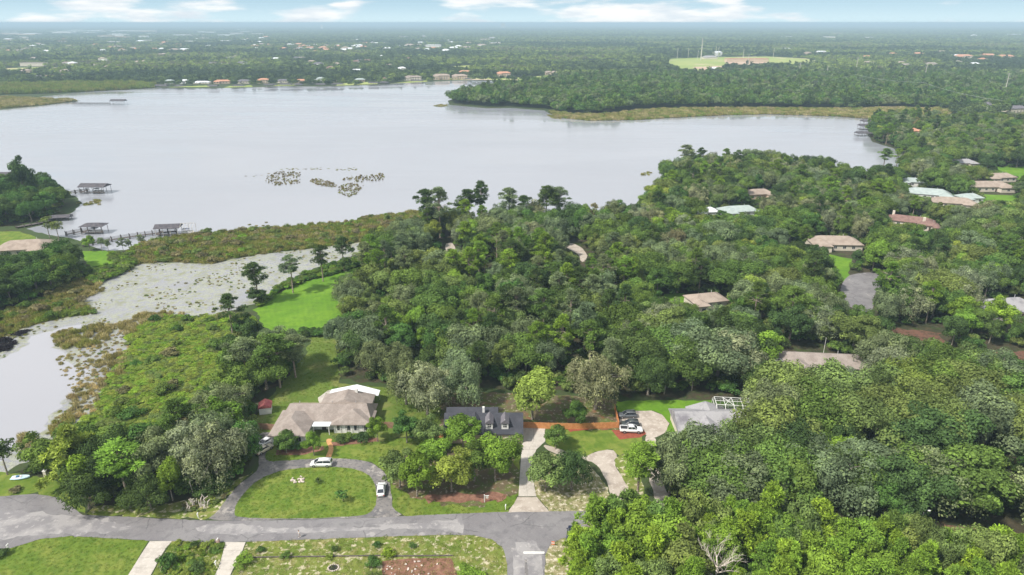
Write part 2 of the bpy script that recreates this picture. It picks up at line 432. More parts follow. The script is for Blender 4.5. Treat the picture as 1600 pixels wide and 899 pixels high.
ROAD = [(-140, 792), (-60, 783), (0, 776), (55, 772), (90, 778), (108, 790), (130, 805), (200, 808), (320, 814), (440, 813), (590, 809), (690, 804), (800, 800), (930, 798.5), (1010, 800), (1100, 808), (1200, 816), (1320, 828), (1450, 845), (1600, 870), (1760, 900),
        (1760, 950), (1600, 912), (1450, 884), (1320, 866), (1200, 852), (1100, 845), (1000, 838), (905, 838), (876, 842), (860, 852), (852, 868), (851, 899), (850, 1000), (792, 1000), (793, 899), (791, 872), (784, 855), (768, 843), (742, 837),
        (700, 836), (600, 839), (500, 843), (420, 846), (340, 848), (230, 845), (110, 838), (62, 843), (20, 856), (-30, 870), (-140, 885)]
DRIVE_A = [(322, 813), (340, 800), (352, 783), (372, 758), (392, 744), (404, 733), (404, 712), (401, 690), (405, 676), (432, 676), (430, 694), (412, 712), (418, 722), (450, 719.5), (500, 717), (548, 717), (580, 722), (600, 737), (610, 757), (612, 780), (613, 795), (632, 808), (578, 809), (370, 814)]
ISLAND_A = [(368, 810), (366, 800), (370, 786), (390, 760), (420, 741), (456, 732.5), (500, 730), (540, 730.5), (566, 736), (582, 748), (588, 765), (589, 788), (578, 803), (560, 807), (480, 811)]
DRIVE_B = [(816, 668), (852, 668), (853, 692), (835, 712), (832, 740), (836, 772), (842, 779), (858, 800), (794, 801), (810, 777), (813, 740)]
DRIVE_C = [(846, 694), (868, 700), (912, 716), (930, 706), (955, 702), (966, 712), (958, 722), (972, 745), (984, 768), (986, 800), (962, 800), (957, 782), (949, 755), (940, 736), (930, 724), (905, 717), (860, 708)]
LOT = [(968, 652), (985, 643), (1018, 642), (1034, 648), (1046, 662), (1040, 676), (1024, 684), (1010, 680), (1004, 672), (968, 672)]
DRIVE_D = [(1008, 676), (1024, 680), (1026, 710), (1032, 745), (1044, 775), (1056, 806), (1034, 804), (1020, 770), (1012, 740), (1008, 705)]
DRIVE_S1 = [(233, 845.5), (269, 846), (246, 884), (232, 910), (212, 960), (160, 960), (190, 915), (202, 899), (218, 868)]
DRIVE_S2 = [(351, 847.5), (384, 847), (374, 872), (360, 899), (340, 950), (312, 950), (336, 899), (346, 870)]
CULDESAC = [(1322, 432), (1345, 426), (1380, 427), (1392, 436), (1384, 450), (1364, 462), (1366, 482), (1352, 490), (1316, 474), (1312, 452)]
SOUTHYARD = [(386, 847), (500, 843), (600, 839), (700, 836), (742, 837), (768, 843), (784, 855), (791, 872), (793, 899), (792, 1000), (300, 1000), (362, 899), (376, 870)]
GARDEN = [(269, 846), (351, 847.5), (346, 870), (336, 899), (312, 950), (212, 960), (232, 910), (246, 884)]
SWLAWN = [(-140, 885), (-30, 870), (20, 856), (62, 843), (110, 838), (232, 845.5), (218, 868), (202, 899), (160, 960), (-200, 1000)]
CORNER = [(860, 852), (876, 842), (905, 840), (915, 870), (900, 1000), (850, 1000), (851, 899), (852, 868)]
LAWN_FRONT = [(418, 722), (412, 706), (430, 694), (520, 690), (600, 686), (700, 684), (812, 688), (812, 740), (810, 777), (794, 801), (690, 804), (632, 808), (613, 795), (612, 780), (610, 757), (600, 737), (580, 722), (548, 717), (500, 717)]
MULCH_FRONT = [(640, 715), (700, 700), (810, 700), (812, 745), (806, 765), (760, 790), (700, 785), (640, 775), (615, 750)]
LAWN_B2 = [(853, 672), (967, 672), (1004, 672), (1002, 700), (966, 712), (955, 702), (930, 706), (912, 716), (868, 700), (853, 692)]
LAWN_C2 = [(842, 779), (836, 772), (832, 740), (835, 712), (860, 708), (900, 720), (922, 728), (944, 755), (957, 782), (962, 800), (858, 800)]
LAWN_D2 = [(966, 712), (1000, 705), (1000, 740), (1008, 770), (1000, 798), (986, 790), (984, 768), (972, 745), (958, 722)]
BACK_A = [(395, 675), (405, 640), (440, 600), (478, 555), (486, 525), (528, 522), (526, 560), (532, 600), (600, 606), (690, 614), (690, 670), (600, 690), (430, 694), (405, 676)]
BACK_B = [(686, 614), (780, 614), (880, 618), (962, 624), (968, 660), (968, 672), (690, 672)]
BACK_C = [(962, 628), (1000, 626), (1060, 626), (1190, 628), (1190, 660), (1040, 676), (1046, 662), (1034, 648), (1018, 642), (985, 643), (968, 648)]
BRIGHT = [(398, 484), (420, 466), (455, 448), (500, 434), (540, 422), (575, 414), (590, 408), (548, 470), (532, 512), (530, 520), (480, 524), (440, 522), (412, 512)]
LAWN_L = [(128, 393), (165, 392), (192, 404), (178, 418), (150, 424), (134, 410)]
LAWN_LS = [(-40, 362), (30, 362), (60, 372), (30, 384), (-40, 384)]
STRIP = [(325, 632), (335, 604), (360, 586), (372, 592), (352, 620), (330, 645)]
LEFTBANK = [(-160, 755), (0, 738), (40, 745), (100, 752), (118, 775), (135, 800), (200, 806), (318, 812), (345, 793), (370, 760), (395, 740), (300, 770), (200, 775), (140, 760), (110, 735), (40, 728)]
LEFTGRASS = [(-160, 760), (0, 738), (30, 742), (75, 746), (112, 748), (118, 775), (135, 803), (108, 790), (90, 778), (55, 772), (0, 776), (-160, 795)]
VERGE_W = [(130, 805), (150, 790), (230, 792), (300, 780), (345, 762), (398, 736), (372, 758), (352, 783), (340, 800), (322, 813), (200, 808)]

WOOD_R = [(655, 352), (700, 360), (760, 358), (860, 354), (960, 347), (1005, 327), (1044, 304), (1040, 294), (1036, 278), (1060, 270), (1120, 264), (1200, 260), (1270, 270), (1330, 290), (1400, 286), (1418, 246), (1397, 230), (1366, 222), (1358, 208),
          (1366, 196), (1372, 189), (1420, 188), (1480, 183), (1600, 178), (1900, 176), (1900, 1080), (900, 1080), (905, 960), (912, 880), (905, 862), (925, 848), (1000, 848), (1100, 856), (1200, 862), (1320, 878), (1450, 896), (1600, 922), (1780, 960), (1780, 880), (1600, 858), (1450, 833), (1320, 817), (1200, 805), (1100, 797), (1066, 792), (1050, 765), (1040, 730),
          (1034, 690), (1060, 690), (1130, 705), (1215, 715), (1235, 680), (1215, 640), (1190, 628), (1060, 622), (1000, 622), (962, 618), (880, 612), (780, 608), (690, 608), (600, 600), (532, 594), (528, 560), (534, 520), (550, 470), (592, 408), (600, 385), (640, 374), (670, 366)]
WOOD_L = [(20, 742), (75, 738), (118, 764), (140, 790), (215, 796), (300, 788), (345, 765), (385, 735), (392, 690), (392, 650), (400, 618), (440, 600), (466, 580), (462, 566), (420, 556), (400, 540), (384, 516), (360, 520), (352, 550), (376, 600), (345, 650), (300, 690), (240, 722), (160, 738), (100, 728), (40, 736)]
WOOD_LB = [(-200, 415), (-100, 405), (20, 424), (70, 418), (104, 412), (126, 422), (150, 432), (110, 442), (60, 468), (0, 486), (-200, 498)]
WOOD_LT = [(-200, 300), (-60, 294), (60, 298), (90, 306), (100, 322), (80, 340), (30, 352), (-60, 360), (-200, 372)]
PENIN = [(704, 162), (702, 156), (728, 146), (782, 138), (852, 131), (910, 124), (1000, 120), (1110, 122), (1300, 120), (1500, 122), (1600, 124), (1800, 128), (1800, 176), (1600, 176), (1500, 171), (1400, 168), (1300, 169.5), (1180, 168.5), (1080, 168), (1000, 170), (960, 177), (900, 182), (872, 180), (860, 171), (800, 166.5), (760, 167)]
HOUSE_CLEAR = []   # filled in below: (x, y, radius in metres)

ground = MB()
gx = [-60000, -9000, -3000, -1200, -500, 0, 500, 1200, 3000, 9000, 60000]; gy = [-3000, -400, 0, 300, 700, 1500, 4000, 12000, 30000, 60000, 90000]
ground.add([(x, y, 0) for y in gy for x in gx], [(j * 11 + i, j * 11 + i + 1, (j + 1) * 11 + i + 1, (j + 1) * 11 + i) for j in range(10) for i in range(10)])
M_GROUND = layered("open_country", (.05, .075, .025), [((.035, .055, .02), .0009, .42, .58, .9), ((.10, .15, .04), .0005, .52, .62, .7), ((.06, .05, .03), .05, .5, .6, .5)], bump=.4)
g = ground.build('ground', M_GROUND); g['kind'] = 'structure'

for nm, poly, m, amp, z in (
        ('lake_water', LAKE, M_LAKE, .8, .016), ('pond_water', POND, M_PADS, 1.2, .016), ('pond_open_water', POND_OPEN, M_POND, 2.2, .020),
        ('reed_bed_ground', REEDS, M_REEDG, 1.2, .024), ('spit_ground', SPIT, M_REEDG, 1.5, .024), ('swamp_ground', SWAMP, M_SWAMPG, 1.6, .024),
        ('pond_bank_ground', LEFT_REEDS, M_REEDG, 1.2, .028), ('far_marsh_ground', PENIN_REEDS, M_REEDG, 1.5, .024), ('far_bank_ground', FAR_REEDS, M_REEDG, 1.5, .024),
        ('woodland_floor', WOOD_R, M_LITTER, 1.0, .008), ('woodland_floor', WOOD_L, M_LITTER, 1.0, .030), ('woodland_floor', WOOD_LB, M_LITTER, 1.0, .032), ('woodland_floor', WOOD_LT, M_LITTER, 1.0, .030),
        ('lawn', LAWN_FRONT, M_LAWN, .3, .012), ('lawn', BACK_A, M_BACK, .8, .035), ('lawn', BACK_B, M_MULCHG, .6, .040), ('lawn', BACK_C, M_LAWN2, .5, .036),
        ('lawn', LAWN_B2, M_LAWN, .3, .012), ('lawn', LAWN_C2, M_SANDY, .3, .012), ('lawn', LAWN_D2, M_ROUGH, .3, .012), ('lawn', BRIGHT, M_LAWN2, 1.0, .040),
        ('lawn', LAWN_L, M_LAWN2, .6, .040), ('lawn', LAWN_LS, M_LAWN, .6, .040), ('lawn', STRIP, M_LAWN2, .8, .040),
        ('lawn', LEFTGRASS, M_LAWN, .5, .036), ('verge', VERGE_W, M_ROUGH, .6, .036),
        ('lawn', SWLAWN, M_LAWN, .12, .012), ('garden_ground', GARDEN, M_ROUGH, .12, .012), ('verge', SOUTHYARD, M_ROUGH, .12, .012), ('verge', CORNER, M_SANDY, .2, .012),
        ('mulch_ground', MULCH_FRONT, M_MULCHG, 1.6, .020)):
    sheet(nm, poly, z, m, amp)
sheet('road', ROAD, .044, M_ASPH, .10, smooth=0)
sheet('driveway', DRIVE_A, .048, M_ASPH_DARK, .12, smooth=1)
sheet('lawn', ISLAND_A, .056, M_LAWN, .10, smooth=2)
sheet('driveway', DRIVE_C, .048, M_CONC2, .15, smooth=1)
sheet('parking_pad', LOT, .048, M_CONC2, .15, smooth=0)
sheet('driveway', DRIVE_D, .052, M_CONC2, .15, smooth=1)
sheet('road', CULDESAC, .044, M_ASPH, .2, smooth=1)
sheet('path', [(880, 384), (890, 379), (905, 384), (916, 394), (918, 408), (908, 410), (905, 398), (893, 392)], .05, M_CONC2, .3, smooth=1)
sheet('path', [(694, 382), (706, 378), (712, 388), (714, 398), (700, 400)], .05, M_CONC2, .2, smooth=1)
sheet('mulch_bed', [(955, 672), (1006, 673), (1010, 678), (1000, 684), (968, 687)], .052, M_MULCH, .1)
sheet('mulch_bed', [(432, 702), (505, 697), (508, 703), (470, 712), (432, 712)], .052, M_SOIL, .3)
sheet('mulch_bed', [(515, 692), (590, 684), (592, 690), (520, 698)], .052, M_SOIL, .3)
sheet('mulch_bed', [(662, 776), (700, 772), (760, 770), (790, 774), (788, 784), (740, 784), (668, 786)], .050, M_SOIL, .6)
sheet('mulch_bed', [(885, 667), (960, 662), (962, 667), (890, 675)], .052, M_MULCH, .2)
for poly in ([(1390, 512), (1470, 520), (1475, 545), (1440, 548), (1385, 528)], [(1540, 550), (1640, 545), (1640, 575), (1540, 572)], [(1280, 556), (1350, 562), (1345, 572), (1285, 566)],
             [(1560, 846), (1600, 850), (1640, 858), (1600, 860), (1560, 852)]):
    sheet('bare_ground', poly, .036, M_LEAFRED, 1.4)
sheet('soil_bed', [(598, 877), (640, 873), (704, 872), (710, 885), (716, 905), (720, 940), (590, 940), (597, 900)], .030, M_SOIL, .25)
sheet('path', [(520, 686), (510, 686), (510, 692), (514, 699), (513, 705), (508, 716), (516, 718), (521, 706), (521, 698), (517, 691)], .058, M_PAVER, .05, smooth=1)
sheet('road_patch', [(300, 824), (330, 818), (380, 820), (440, 826), (560, 825), (640, 820), (700, 815), (722, 807), (722, 833), (700, 827), (600, 827), (500, 832), (400, 834), (330, 836), (318, 830)], .049, M_ASPH_PALE, .5, smooth=1)
sheet('road_patch', [(560, 821), (640, 819), (700, 817), (722, 806), (723, 835), (716, 834), (696, 826), (620, 823)], .053, M_ASPH_PALE, .3)
sheet('road_patch', [(806, 848), (838, 846), (846, 862), (848, 899), (848, 960), (803, 960), (803, 899), (801, 870)], .050, M_ASPH_PALE, .3)
sheet('road_patch', [(-140, 800), (0, 797), (100, 804), (180, 820), (220, 826), (150, 834), (60, 836), (-140, 850)], .049, M_ASPH_PALE, .8, smooth=1)
sheet('stop_line', [(818, 862.5), (850.5, 862.5), (850.5, 865.5), (818, 865.5)], .060, M_WHITE, 0)
sheet('stop_line', [(820, 875), (823, 875), (826, 899), (820, 899)], .060, M_ASPH_DARK, .1).name = 'tar_patch'


def slab_drive(name, label, rows, m, z, cols=1):
    """concrete drive poured in separate slabs; rows = list of (xl, xr, y) across the drive"""
    root = empty(name, P((rows[0][0] + rows[0][1]) / 2, rows[0][2])); root['kind'] = 'structure'; root['label'] = label
    L = root.location
    for a, b in zip(rows, rows[1:]):
        for c in range(cols):
            t0, t1 = c / cols, (c + 1) / cols
            q = [P(a[0] + (a[1] - a[0]) * t0, a[2]), P(a[0] + (a[1] - a[0]) * t1, a[2]), P(b[0] + (b[1] - b[0]) * t1, b[2]), P(b[0] + (b[1] - b[0]) * t0, b[2])]
            cen = sum(q, Vector()) / 4
            q = [cen + (p - cen) * .985 for p in q]
            mb = MB(); mb.add([(p.x - L.x, p.y - L.y, zz) for zz in (0, z) for p in q], [(0, 1, 2, 3), (4, 5, 6, 7), (0, 1, 5, 4), (1, 2, 6, 5), (2, 3, 7, 6), (3, 0, 4, 7)])
            mb.build('slab', m, root)
    return root


slab_drive('driveway', 'pale concrete drive of the black-roofed house', [(816, 852, 668), (816, 852, 679), (815, 852, 690), (815, 838, 703), (814, 833, 716), (813, 832, 730), (812, 833, 745), (811, 835, 760), (810, 838, 776)], M_CONC, .075, 2)
sheet('driveway', [(809.6, 777), (838.6, 777), (858, 800), (794, 801)], .050, M_CONC2, .1)
slab_drive('driveway', 'concrete drive beside the big mown lawn', [(234, 269, 846), (226, 259, 858), (217, 250, 872), (207, 242, 888), (197, 233, 904), (185, 223, 922), (170, 212, 945)], M_CONC, .07, 1)
slab_drive('driveway', 'concrete drive beside the flower garden', [(352, 384, 847.5), (349, 379, 861), (345, 372, 876), (340, 364, 890), (332, 357, 906), (324, 348, 925), (314, 338, 948)], M_CONC, .07, 1)


# ------------------------------------------------------------------ leaves, crowns and trunks
def quads_mesh(name, cen, nrm, L, W, tone, m, up=None, seed=0):
    """one small leaf-spray face per row of cen"""
    rng = np.random.default_rng(seed); n = len(cen)
    nrm = nrm / np.maximum(np.linalg.norm(nrm, axis=1, keepdims=True), 1e-6)
    if up is None:
        r = rng.normal(size=(n, 3))
    else:
        r = up
    t = r - nrm * np.sum(r * nrm, axis=1, keepdims=True); t /= np.maximum(np.linalg.norm(t, axis=1, keepdims=True), 1e-6)
    b = np.cross(nrm, t)
    L = np.broadcast_to(L, n)[:, None]; W = np.broadcast_to(W, n)[:, None]
    bend = nrm * L * rng.uniform(-.35, .1, (n, 1))
    V = np.stack([cen - t * L + bend, cen + b * W, cen + t * L + bend, cen - b * W], axis=1).reshape(-1, 3)
    me = bpy.data.meshes.new(name)
    me.vertices.add(4 * n); me.vertices.foreach_set('co', V.astype(np.float32).ravel())
    me.loops.add(4 * n); me.loops.foreach_set('vertex_index', np.arange(4 * n, dtype=np.int32))
    me.polygons.add(n); me.polygons.foreach_set('loop_start', np.arange(0, 4 * n, 4, dtype=np.int32))
    me.polygons.foreach_set('loop_total', np.full(n, 4, dtype=np.int32))
    me.update()
    a = me.attributes.new('leaf_tone', 'FLOAT', 'FACE'); a.data.foreach_set('value', np.clip(tone, 0, 1).astype(np.float32))
    me.materials.append(m); return me


def sph(rng, n, zmin=-1.0):
    z = rng.uniform(zmin, 1, n); a = rng.uniform(0, 2 * math.pi, n); s = np.sqrt(1 - z * z)
    return np.stack([s * np.cos(a), s * np.sin(a), z], 1)


def crown_mesh(name, seed, Rr, Ht, z0, nclump, nleaf, leaf, clump=.27, flat=.78, lump=.45, droop=0.0, zmin=-.45, shape='dome'):
    """crown of leaf clumps: clumps set over an uneven dome, leaves set over each clump"""
    rng = np.random.default_rng(seed)
    d = sph(rng, nclump, zmin)
    ph = rng.uniform(0, 6.28, 6)
    az = np.arctan2(d[:, 1], d[:, 0])
    lob = 1 + lump * (.45 * np.sin(2 * az + ph[0]) * .5 + .35 * np.sin(3 * az + ph[1] + d[:, 2] * 3) + .35 * np.sin(5 * az + ph[2] + d[:, 2] * 5) * .6)
    rad = rng.uniform(.55, 1.0, nclump) ** .6 * lob
    rad = np.where(rng.uniform(size=nclump) < .15, rad * .5, rad)
    hz = (Ht - z0) / 2; zc = z0 + hz
    if shape == 'cone':
        t = rng.uniform(0, 1, nclump) ** 1.25
        rr = Rr * (1.02 - t) * rng.uniform(.55, 1.05, nclump)
        C = np.stack([rr * np.cos(az), rr * np.sin(az), z0 + t * (Ht - z0)], 1)
    else:
        C = np.stack([d[:, 0] * rad * Rr * (1 - clump * .6), d[:, 1] * rad * Rr * (1 - clump * .6), zc + d[:, 2] * rad * (hz - clump * Rr * .45)], 1)
    cr = Rr * clump * rng.uniform(.65, 1.3, nclump)
    if shape == 'cone': cr *= (1.15 - .6 * t)
    w = cr ** 2; cnt = np.maximum(3, (nleaf * w / w.sum())).astype(int)
    k = np.repeat(np.arange(nclump), cnt); n = len(k)
    s = sph(rng, n, -.55)
    rr = rng.uniform(.55, 1.08, n) ** .5
    bump = 1 + .22 * np.sin(s[:, 0] * 5 + k * 1.3) * np.sin(s[:, 1] * 5 + k * 2.1)
    off = s * (cr[k] * rr * bump)[:, None]; off[:, 2] *= flat
    cen = C[k] + off
    if droop:
        h = rng.uniform(0, 1, n); low = (s[:, 2] < .1)
        cen[:, 2] -= low * h * droop
    cen[:, 2] = np.maximum(cen[:, 2], z0 * .35)
    nr = s * 1.0 + rng.normal(size=(n, 3)) * .36 + np.array([0, 0, .25])
    ct = rng.uniform(0, 1, nclump)
    tone = .20 + .58 * ct[k] + rng.uniform(-.22, .28, n)
    lf = leaf * rng.uniform(.6, 1.3, n)
    return quads_mesh(name, cen, nr, lf, lf * .62, tone, M_LEAF, seed=seed), C


def puff_mesh(name, C, cr, per, blade, wid, seed, flat=.75):
    """needle puffs: blades radiating from each branch end"""
    rng = np.random.default_rng(seed); n0 = len(C)
    k = np.repeat(np.arange(n0), per); n = len(k)
    s = sph(rng, n, -.5)
    off = s * (cr[k] * rng.uniform(.35, 1.0, n))[:, None]; off[:, 2] *= flat
    cen = C[k] + off
    side = rng.normal(size=(n, 3)); nr = np.cross(s, side) + s * .25 + np.array([0, 0, .5])
    ct = rng.uniform(0, 1, n0)
    tone = .24 + .50 * ct[k] + rng.uniform(-.2, .3, n)
    lf = blade * rng.uniform(.6, 1.25, n)
    return quads_mesh(name, cen, nr, lf, lf * wid, tone, M_LEAF, up=s + rng.normal(size=(n, 3)) * .3 + np.array([0, 0, .25]), seed=seed)


def trunk_mesh(name, H, r, tips, m, seed, fork=.35, nb=8, lean=.4):
    rng = random.Random(seed); mb = MB()
    top = Vector((rng.uniform(-lean, lean), rng.uniform(-lean, lean), H * .78))
    f = Vector((top.x * .3, top.y * .3, H * fork))
    mb.tube([(0, 0, -.2), (0, 0, .3), f * .6 + Vector((0, 0, 0)), f, (f + top) / 2 + Vector((rng.uniform(-.3, .3), rng.uniform(-.3, .3), 0)), top], [r * 1.35, r, r * .85, r * .75, r * .4, r * .12], 7)
    for t in rng.sample(list(range(len(tips))), min(nb, len(tips))):
        tip = Vector(tips[t]); s = rng.uniform(.25, .9); st = f.lerp(top, s * .8)
        if tip.z < st.z: st = f.lerp(top, .05)
        mid = st.lerp(tip, .5) + Vector((0, 0, (tip - st).length * .10))
        mb.tube([st, mid, st.lerp(tip, .96)], [r * .38, r * .24, r * .07], 5, False)
    return mb.mesh(name, m, True)


def pine_parts(seed, H, Rc, low, npuff, per, blade=.36, wid=.30, pr=1.25, young=False):
    rng = np.random.default_rng(seed)
    t = rng.uniform(0, 1, npuff) ** (.85 if not young else 1.1)
    z = low + (H - low) * t
    env = (np.sin(np.clip(t * .92 + .08, 0, 1) * math.pi) ** .6) if not young else np.clip(1.12 - t, .1, 1) ** .75
    a = rng.uniform(0, 2 * math.pi, npuff); rr = Rc * env * rng.uniform(.25, 1.05, npuff)
    lob = 1 + .3 * np.sin(a * 2 + seed) + .15 * np.sin(a * 5 + seed * 2)
    C = np.stack([rr * lob * np.cos(a), rr * lob * np.sin(a), z], 1)
    cr = pr * rng.uniform(.65, 1.25, npuff)
    return puff_mesh('crown', C, cr, per, blade, wid, seed), C


PROTO = {}


def add_proto(kind, crown, trunk, H, Rr):
    PROTO.setdefault(kind, []).append((crown, trunk, H, Rr))


def make_protos():
    for s in range(6):     # spreading live oaks
        c, C = crown_mesh('crown', 10 + s, 7.0, 12.0, 2.4, (34, 46, 58, 40, 66, 30)[s], 13500, .25, clump=(.32, .27, .24, .29, .22, .34)[s], lump=(.5, .7, .5, .8, .6, .4)[s], flat=.82)
        add_proto('oak', c, trunk_mesh('trunk', 12, .42, C, M_BARK, s, .25, 10), 12, 7.0)
    for s in range(3):     # oaks hung with grey moss
        c, C = crown_mesh('crown', 30 + s, 7.0, 13.0, 2.2, 95, 13000, .23, clump=.19, lump=.6, droop=2.2, flat=.9)
        add_proto('moss', c, trunk_mesh('trunk', 13, .40, C, M_BARK, 30 + s, .25, 14), 13, 7.0)
    for s in range(5):     # upright broadleaves
        c, C = crown_mesh('crown', 50 + s, 4.2, 10.5, 2.2, (26, 36, 48, 22, 30)[s], 8000, .23, clump=(.38, .33, .28, .40, .34)[s], lump=(.4, .7, .5, .5, .9)[s], flat=.85)
        add_proto('leafy', c, trunk_mesh('trunk', 10.5, .22, C, M_BARK, 50 + s, .3, 7), 10.5, 4.2)
    for s in range(6):     # tall bare-stemmed pines
        c, C = pine_parts(70 + s, 19.0, 3.6, 11.0 - s * .5, 44, 120)
        add_proto('pine', c, trunk_mesh('trunk', 21, .24, C, M_PINEBARK, 70 + s, .55, 26, .7), 19.0, 3.6)
    for s in range(5):     # young bushy pines
        c, C = pine_parts(90 + s, 10.0, 3.4, 1.6, 78, 85, .34, .32, .85, True)
        add_proto('youngpine', c, trunk_mesh('trunk', 12, .16, C, M_PINEBARK, 90 + s, .3, 24, .2), 10.0, 3.4)
    for s in range(3):     # thin airy cypresses
        c, C = crown_mesh('crown', 110 + s, 2.3, 9.5, 2.6, 26, 1500, .20, clump=.30, lump=.6)
        add_proto('cypress', c, trunk_mesh('trunk', 9.5, .16, C, M_BARK, 110 + s, .4, 10, .2), 9.5, 2.3)
    for s in range(4):     # bushes
        c, C = crown_mesh('crown', 130 + s, 1.6, 2.2, .1, 20, 1500, .14, clump=.34, lump=.5)
        add_proto('bush', c, trunk_mesh('stem', 2.0, .05, C, M_BARK, 130 + s, .2, 6, .1), 2.2, 1.6)
    for s in range(2):
        c, C = crown_mesh('crown', 150 + s, 1.0, 2.6, .5, 12, 420, .14, clump=.36, lump=.5)
        add_proto('sapling', c, trunk_mesh('trunk', 2.6, .05, C, M_BARK, 150 + s, .3, 6, .1), 2.6, 1.0)


make_protos()

TONES = {   # real leaf colours
    'dark green': (.062, .100, .036), 'deep green': (.066, .128, .036), 'mid-green': (.100, .158, .042), 'grey-green': (.138, .176, .098), 'olive-green': (.135, .178, .060),
    'pale grey-green': (.200, .222, .144), 'bright green': (.138, .222, .038), 'yellow-green': (.190, .238, .054), 'lime green': (.180, .272, .040), 'brownish': (.18, .165, .095),
}
KINDNAME = {'oak': ('live_oak', 'spreading oak'), 'moss': ('mossy_oak', 'moss-hung oak'), 'leafy': ('broadleaf_tree', 'rounded broadleaf tree'), 'pine': ('pine_tree', 'bare-stemmed pine'),
            'youngpine': ('young_pine', 'bushy young pine'), 'cypress': ('cypress_tree', 'thin airy cypress'), 'bush': ('bush', 'leafy bush'), 'sapling': ('sapling', 'small sapling')}
CAT = {'oak': 'oak tree', 'moss': 'oak tree', 'leafy': 'tree', 'pine': 'pine tree', 'youngpine': 'pine tree', 'cypress': 'cypress tree', 'bush': 'bush', 'sapling': 'sapling'}
TREES = []      # every tree as data first: (x, y, kind, variant, scale, zscale, rot, tone, tint, label, group)
_rt = random.Random(5)


def tone_tint(tone, rnd):
    c = TONES[tone]; k = rnd.uniform(.86, 1.16); h = rnd.uniform(-.08, .08)
    return (c[0] * k * (1 + h), c[1] * k, c[2] * k * (1 - h))


def tree(px, py, H, Rr, kind, tone, label=None, group=None):
    p = P(px, py); pr = PROTO[kind]; v = _rt.randrange(len(pr))
    TREES.append(dict(x=p.x, y=p.y, kind=kind, v=v, s=Rr / pr[v][3], zs=H / pr[v][2], rot=_rt.uniform(0, 6.28), tone=tone, tint=tone_tint(tone, _rt), label=label, group=group, manual=True))


# single trees that the photograph lets one name
tree(1046, 772, 11.5, 6.0, 'oak', 'grey-green', 'grey oak crowding the right side of the back drive')
tree(1206, 676, 13.5, 7.0, 'oak', 'grey-green', 'grey oak pressing on the end of the pool cage')
tree(1250, 624, 9.0, 6.5, 'oak', 'olive-green', 'broad olive oak in front of the hidden taupe roof')
tree(1318, 628, 9.0, 7.0, 'oak', 'grey-green', 'broad grey oak in front of the hidden taupe roof')
tree(1385, 612, 12.5, 7.6, 'moss', 'pale grey-green', 'pale moss-hung oak right of the hidden taupe roof')
tree(832, 656, 13.0, 6.6, 'leafy', 'yellow-green', 'round-headed light green tree alone on the back lawn behind the black roof')
tree(901, 668, 7.2, 3.4, 'leafy', 'deep green', 'small dense dark tree pushing through the orange fence')
tree(930, 640, 15.5, 7.2, 'moss', 'pale grey-green', 'large moss-hung grey oak behind the back-lawn fence corner')
tree(668, 648, 14.5, 7.0, 'moss', 'pale grey-green', 'large moss-hung grey oak between the taupe and black roofed houses')
tree(635, 632, 14.0, 6.0, 'moss', 'grey-green', 'moss-hung oak at the back corner of the taupe-roofed house')
tree(724, 640, 13.5, 6.0, 'moss', 'grey-green', 'grey oak overhanging the brown back lawn of the black-roofed house')
tree(636, 692, 8.0, 3.6, 'leafy', 'deep green', 'dark glossy tree left of the orange fence stub')
tree(672, 706, 9.0, 3.8, 'leafy', 'olive-green', 'slim olive tree with a thin trunk before the orange fence stub')
tree(723, 704, 9.0, 4.6, 'leafy', 'bright green', 'bright round tree standing against the black-roofed house front')
tree(625, 762, 9.0, 4.2, 'leafy', 'olive-green', 'olive tree at the bend of the circular drive beside the white sedan')
tree(652, 776, 10.5, 4.0, 'leafy', 'bright green', 'tall bright tree nearest the circular drive exit')
tree(676, 742, 9.0, 4.0, 'leafy', 'bright green', 'bright tree in the middle of the mulched front yard')
tree(706, 768, 9.5, 5.0, 'leafy', 'yellow-green', 'broad yellow-green tree in the mulched yard before the black roof')
tree(742, 752, 8.6, 4.0, 'leafy', 'mid-green', 'mid-green tree directly below the dormers in the mulched yard')
tree(774, 752, 10.5, 4.6, 'leafy', 'bright green', 'bright tree just below the dormer nearest the concrete drive')
tree(796, 735, 8.5, 3.6, 'leafy', 'mid-green', 'tree hugging the left edge of the pale concrete drive')
tree(852, 768, 9.0, 4.4, 'leafy', 'olive-green', 'olive tree on the verge right beside the pale concrete drive')
tree(893, 765, 8.8, 4.8, 'oak', 'dark green', 'dark oak on the verge between the concrete drive and curved drive')
tree(868, 702, 6.2, 3.1, 'leafy', 'mid-green', 'small tree at the top of the pale concrete drive')
tree(995, 782, 13.5, 4.4, 'pine', 'bright green', 'open airy tree standing on the strip between the curved drives')
tree(448, 708, 5.8, 2.9, 'leafy', 'mid-green', 'small tree against the white front wing of the taupe-roofed house')
tree(491, 712, 6.4, 2.5, 'leafy', 'bright green', 'small bright tree before the white porch of the taupe-roofed house')
tree(590, 690, 6.6, 2.5, 'leafy', 'bright green', 'columnar bright tree at the end of the taupe-roofed house')
tree(536, 783, 2.8, 1.4, 'sapling', 'deep green', 'dark young sapling alone on the oval lawn island')
tree(498, 756, 1.4, .9, 'sapling', 'dark green', 'low dark shrub beside the rock pile on the lawn island')
tree(404, 474, 15.5, 4.6, 'pine', 'dark green', 'tall pine rising from a dark bush at the bright lawn corner')
tree(458, 458, 15.0, 3.8, 'pine', 'grey-green', 'lone thin-trunked pine on the edge of the bright lawn')
tree(505, 440, 15.0, 3.4, 'pine', 'dark green', 'pine on the lagoon bank behind the bright lawn')
tree(538, 424, 14.5, 4.0, 'pine', 'dark green', 'pine with a bushy foot where bright lawn meets the wood')
tree(403, 475, 6.0, 3.8, 'leafy', 'dark green', 'dark round bush-like tree at the bright lawn corner')
tree(541, 426, 6.0, 2.4, 'leafy', 'dark green', 'dark ivy-clad bush at the top edge of the bright lawn')
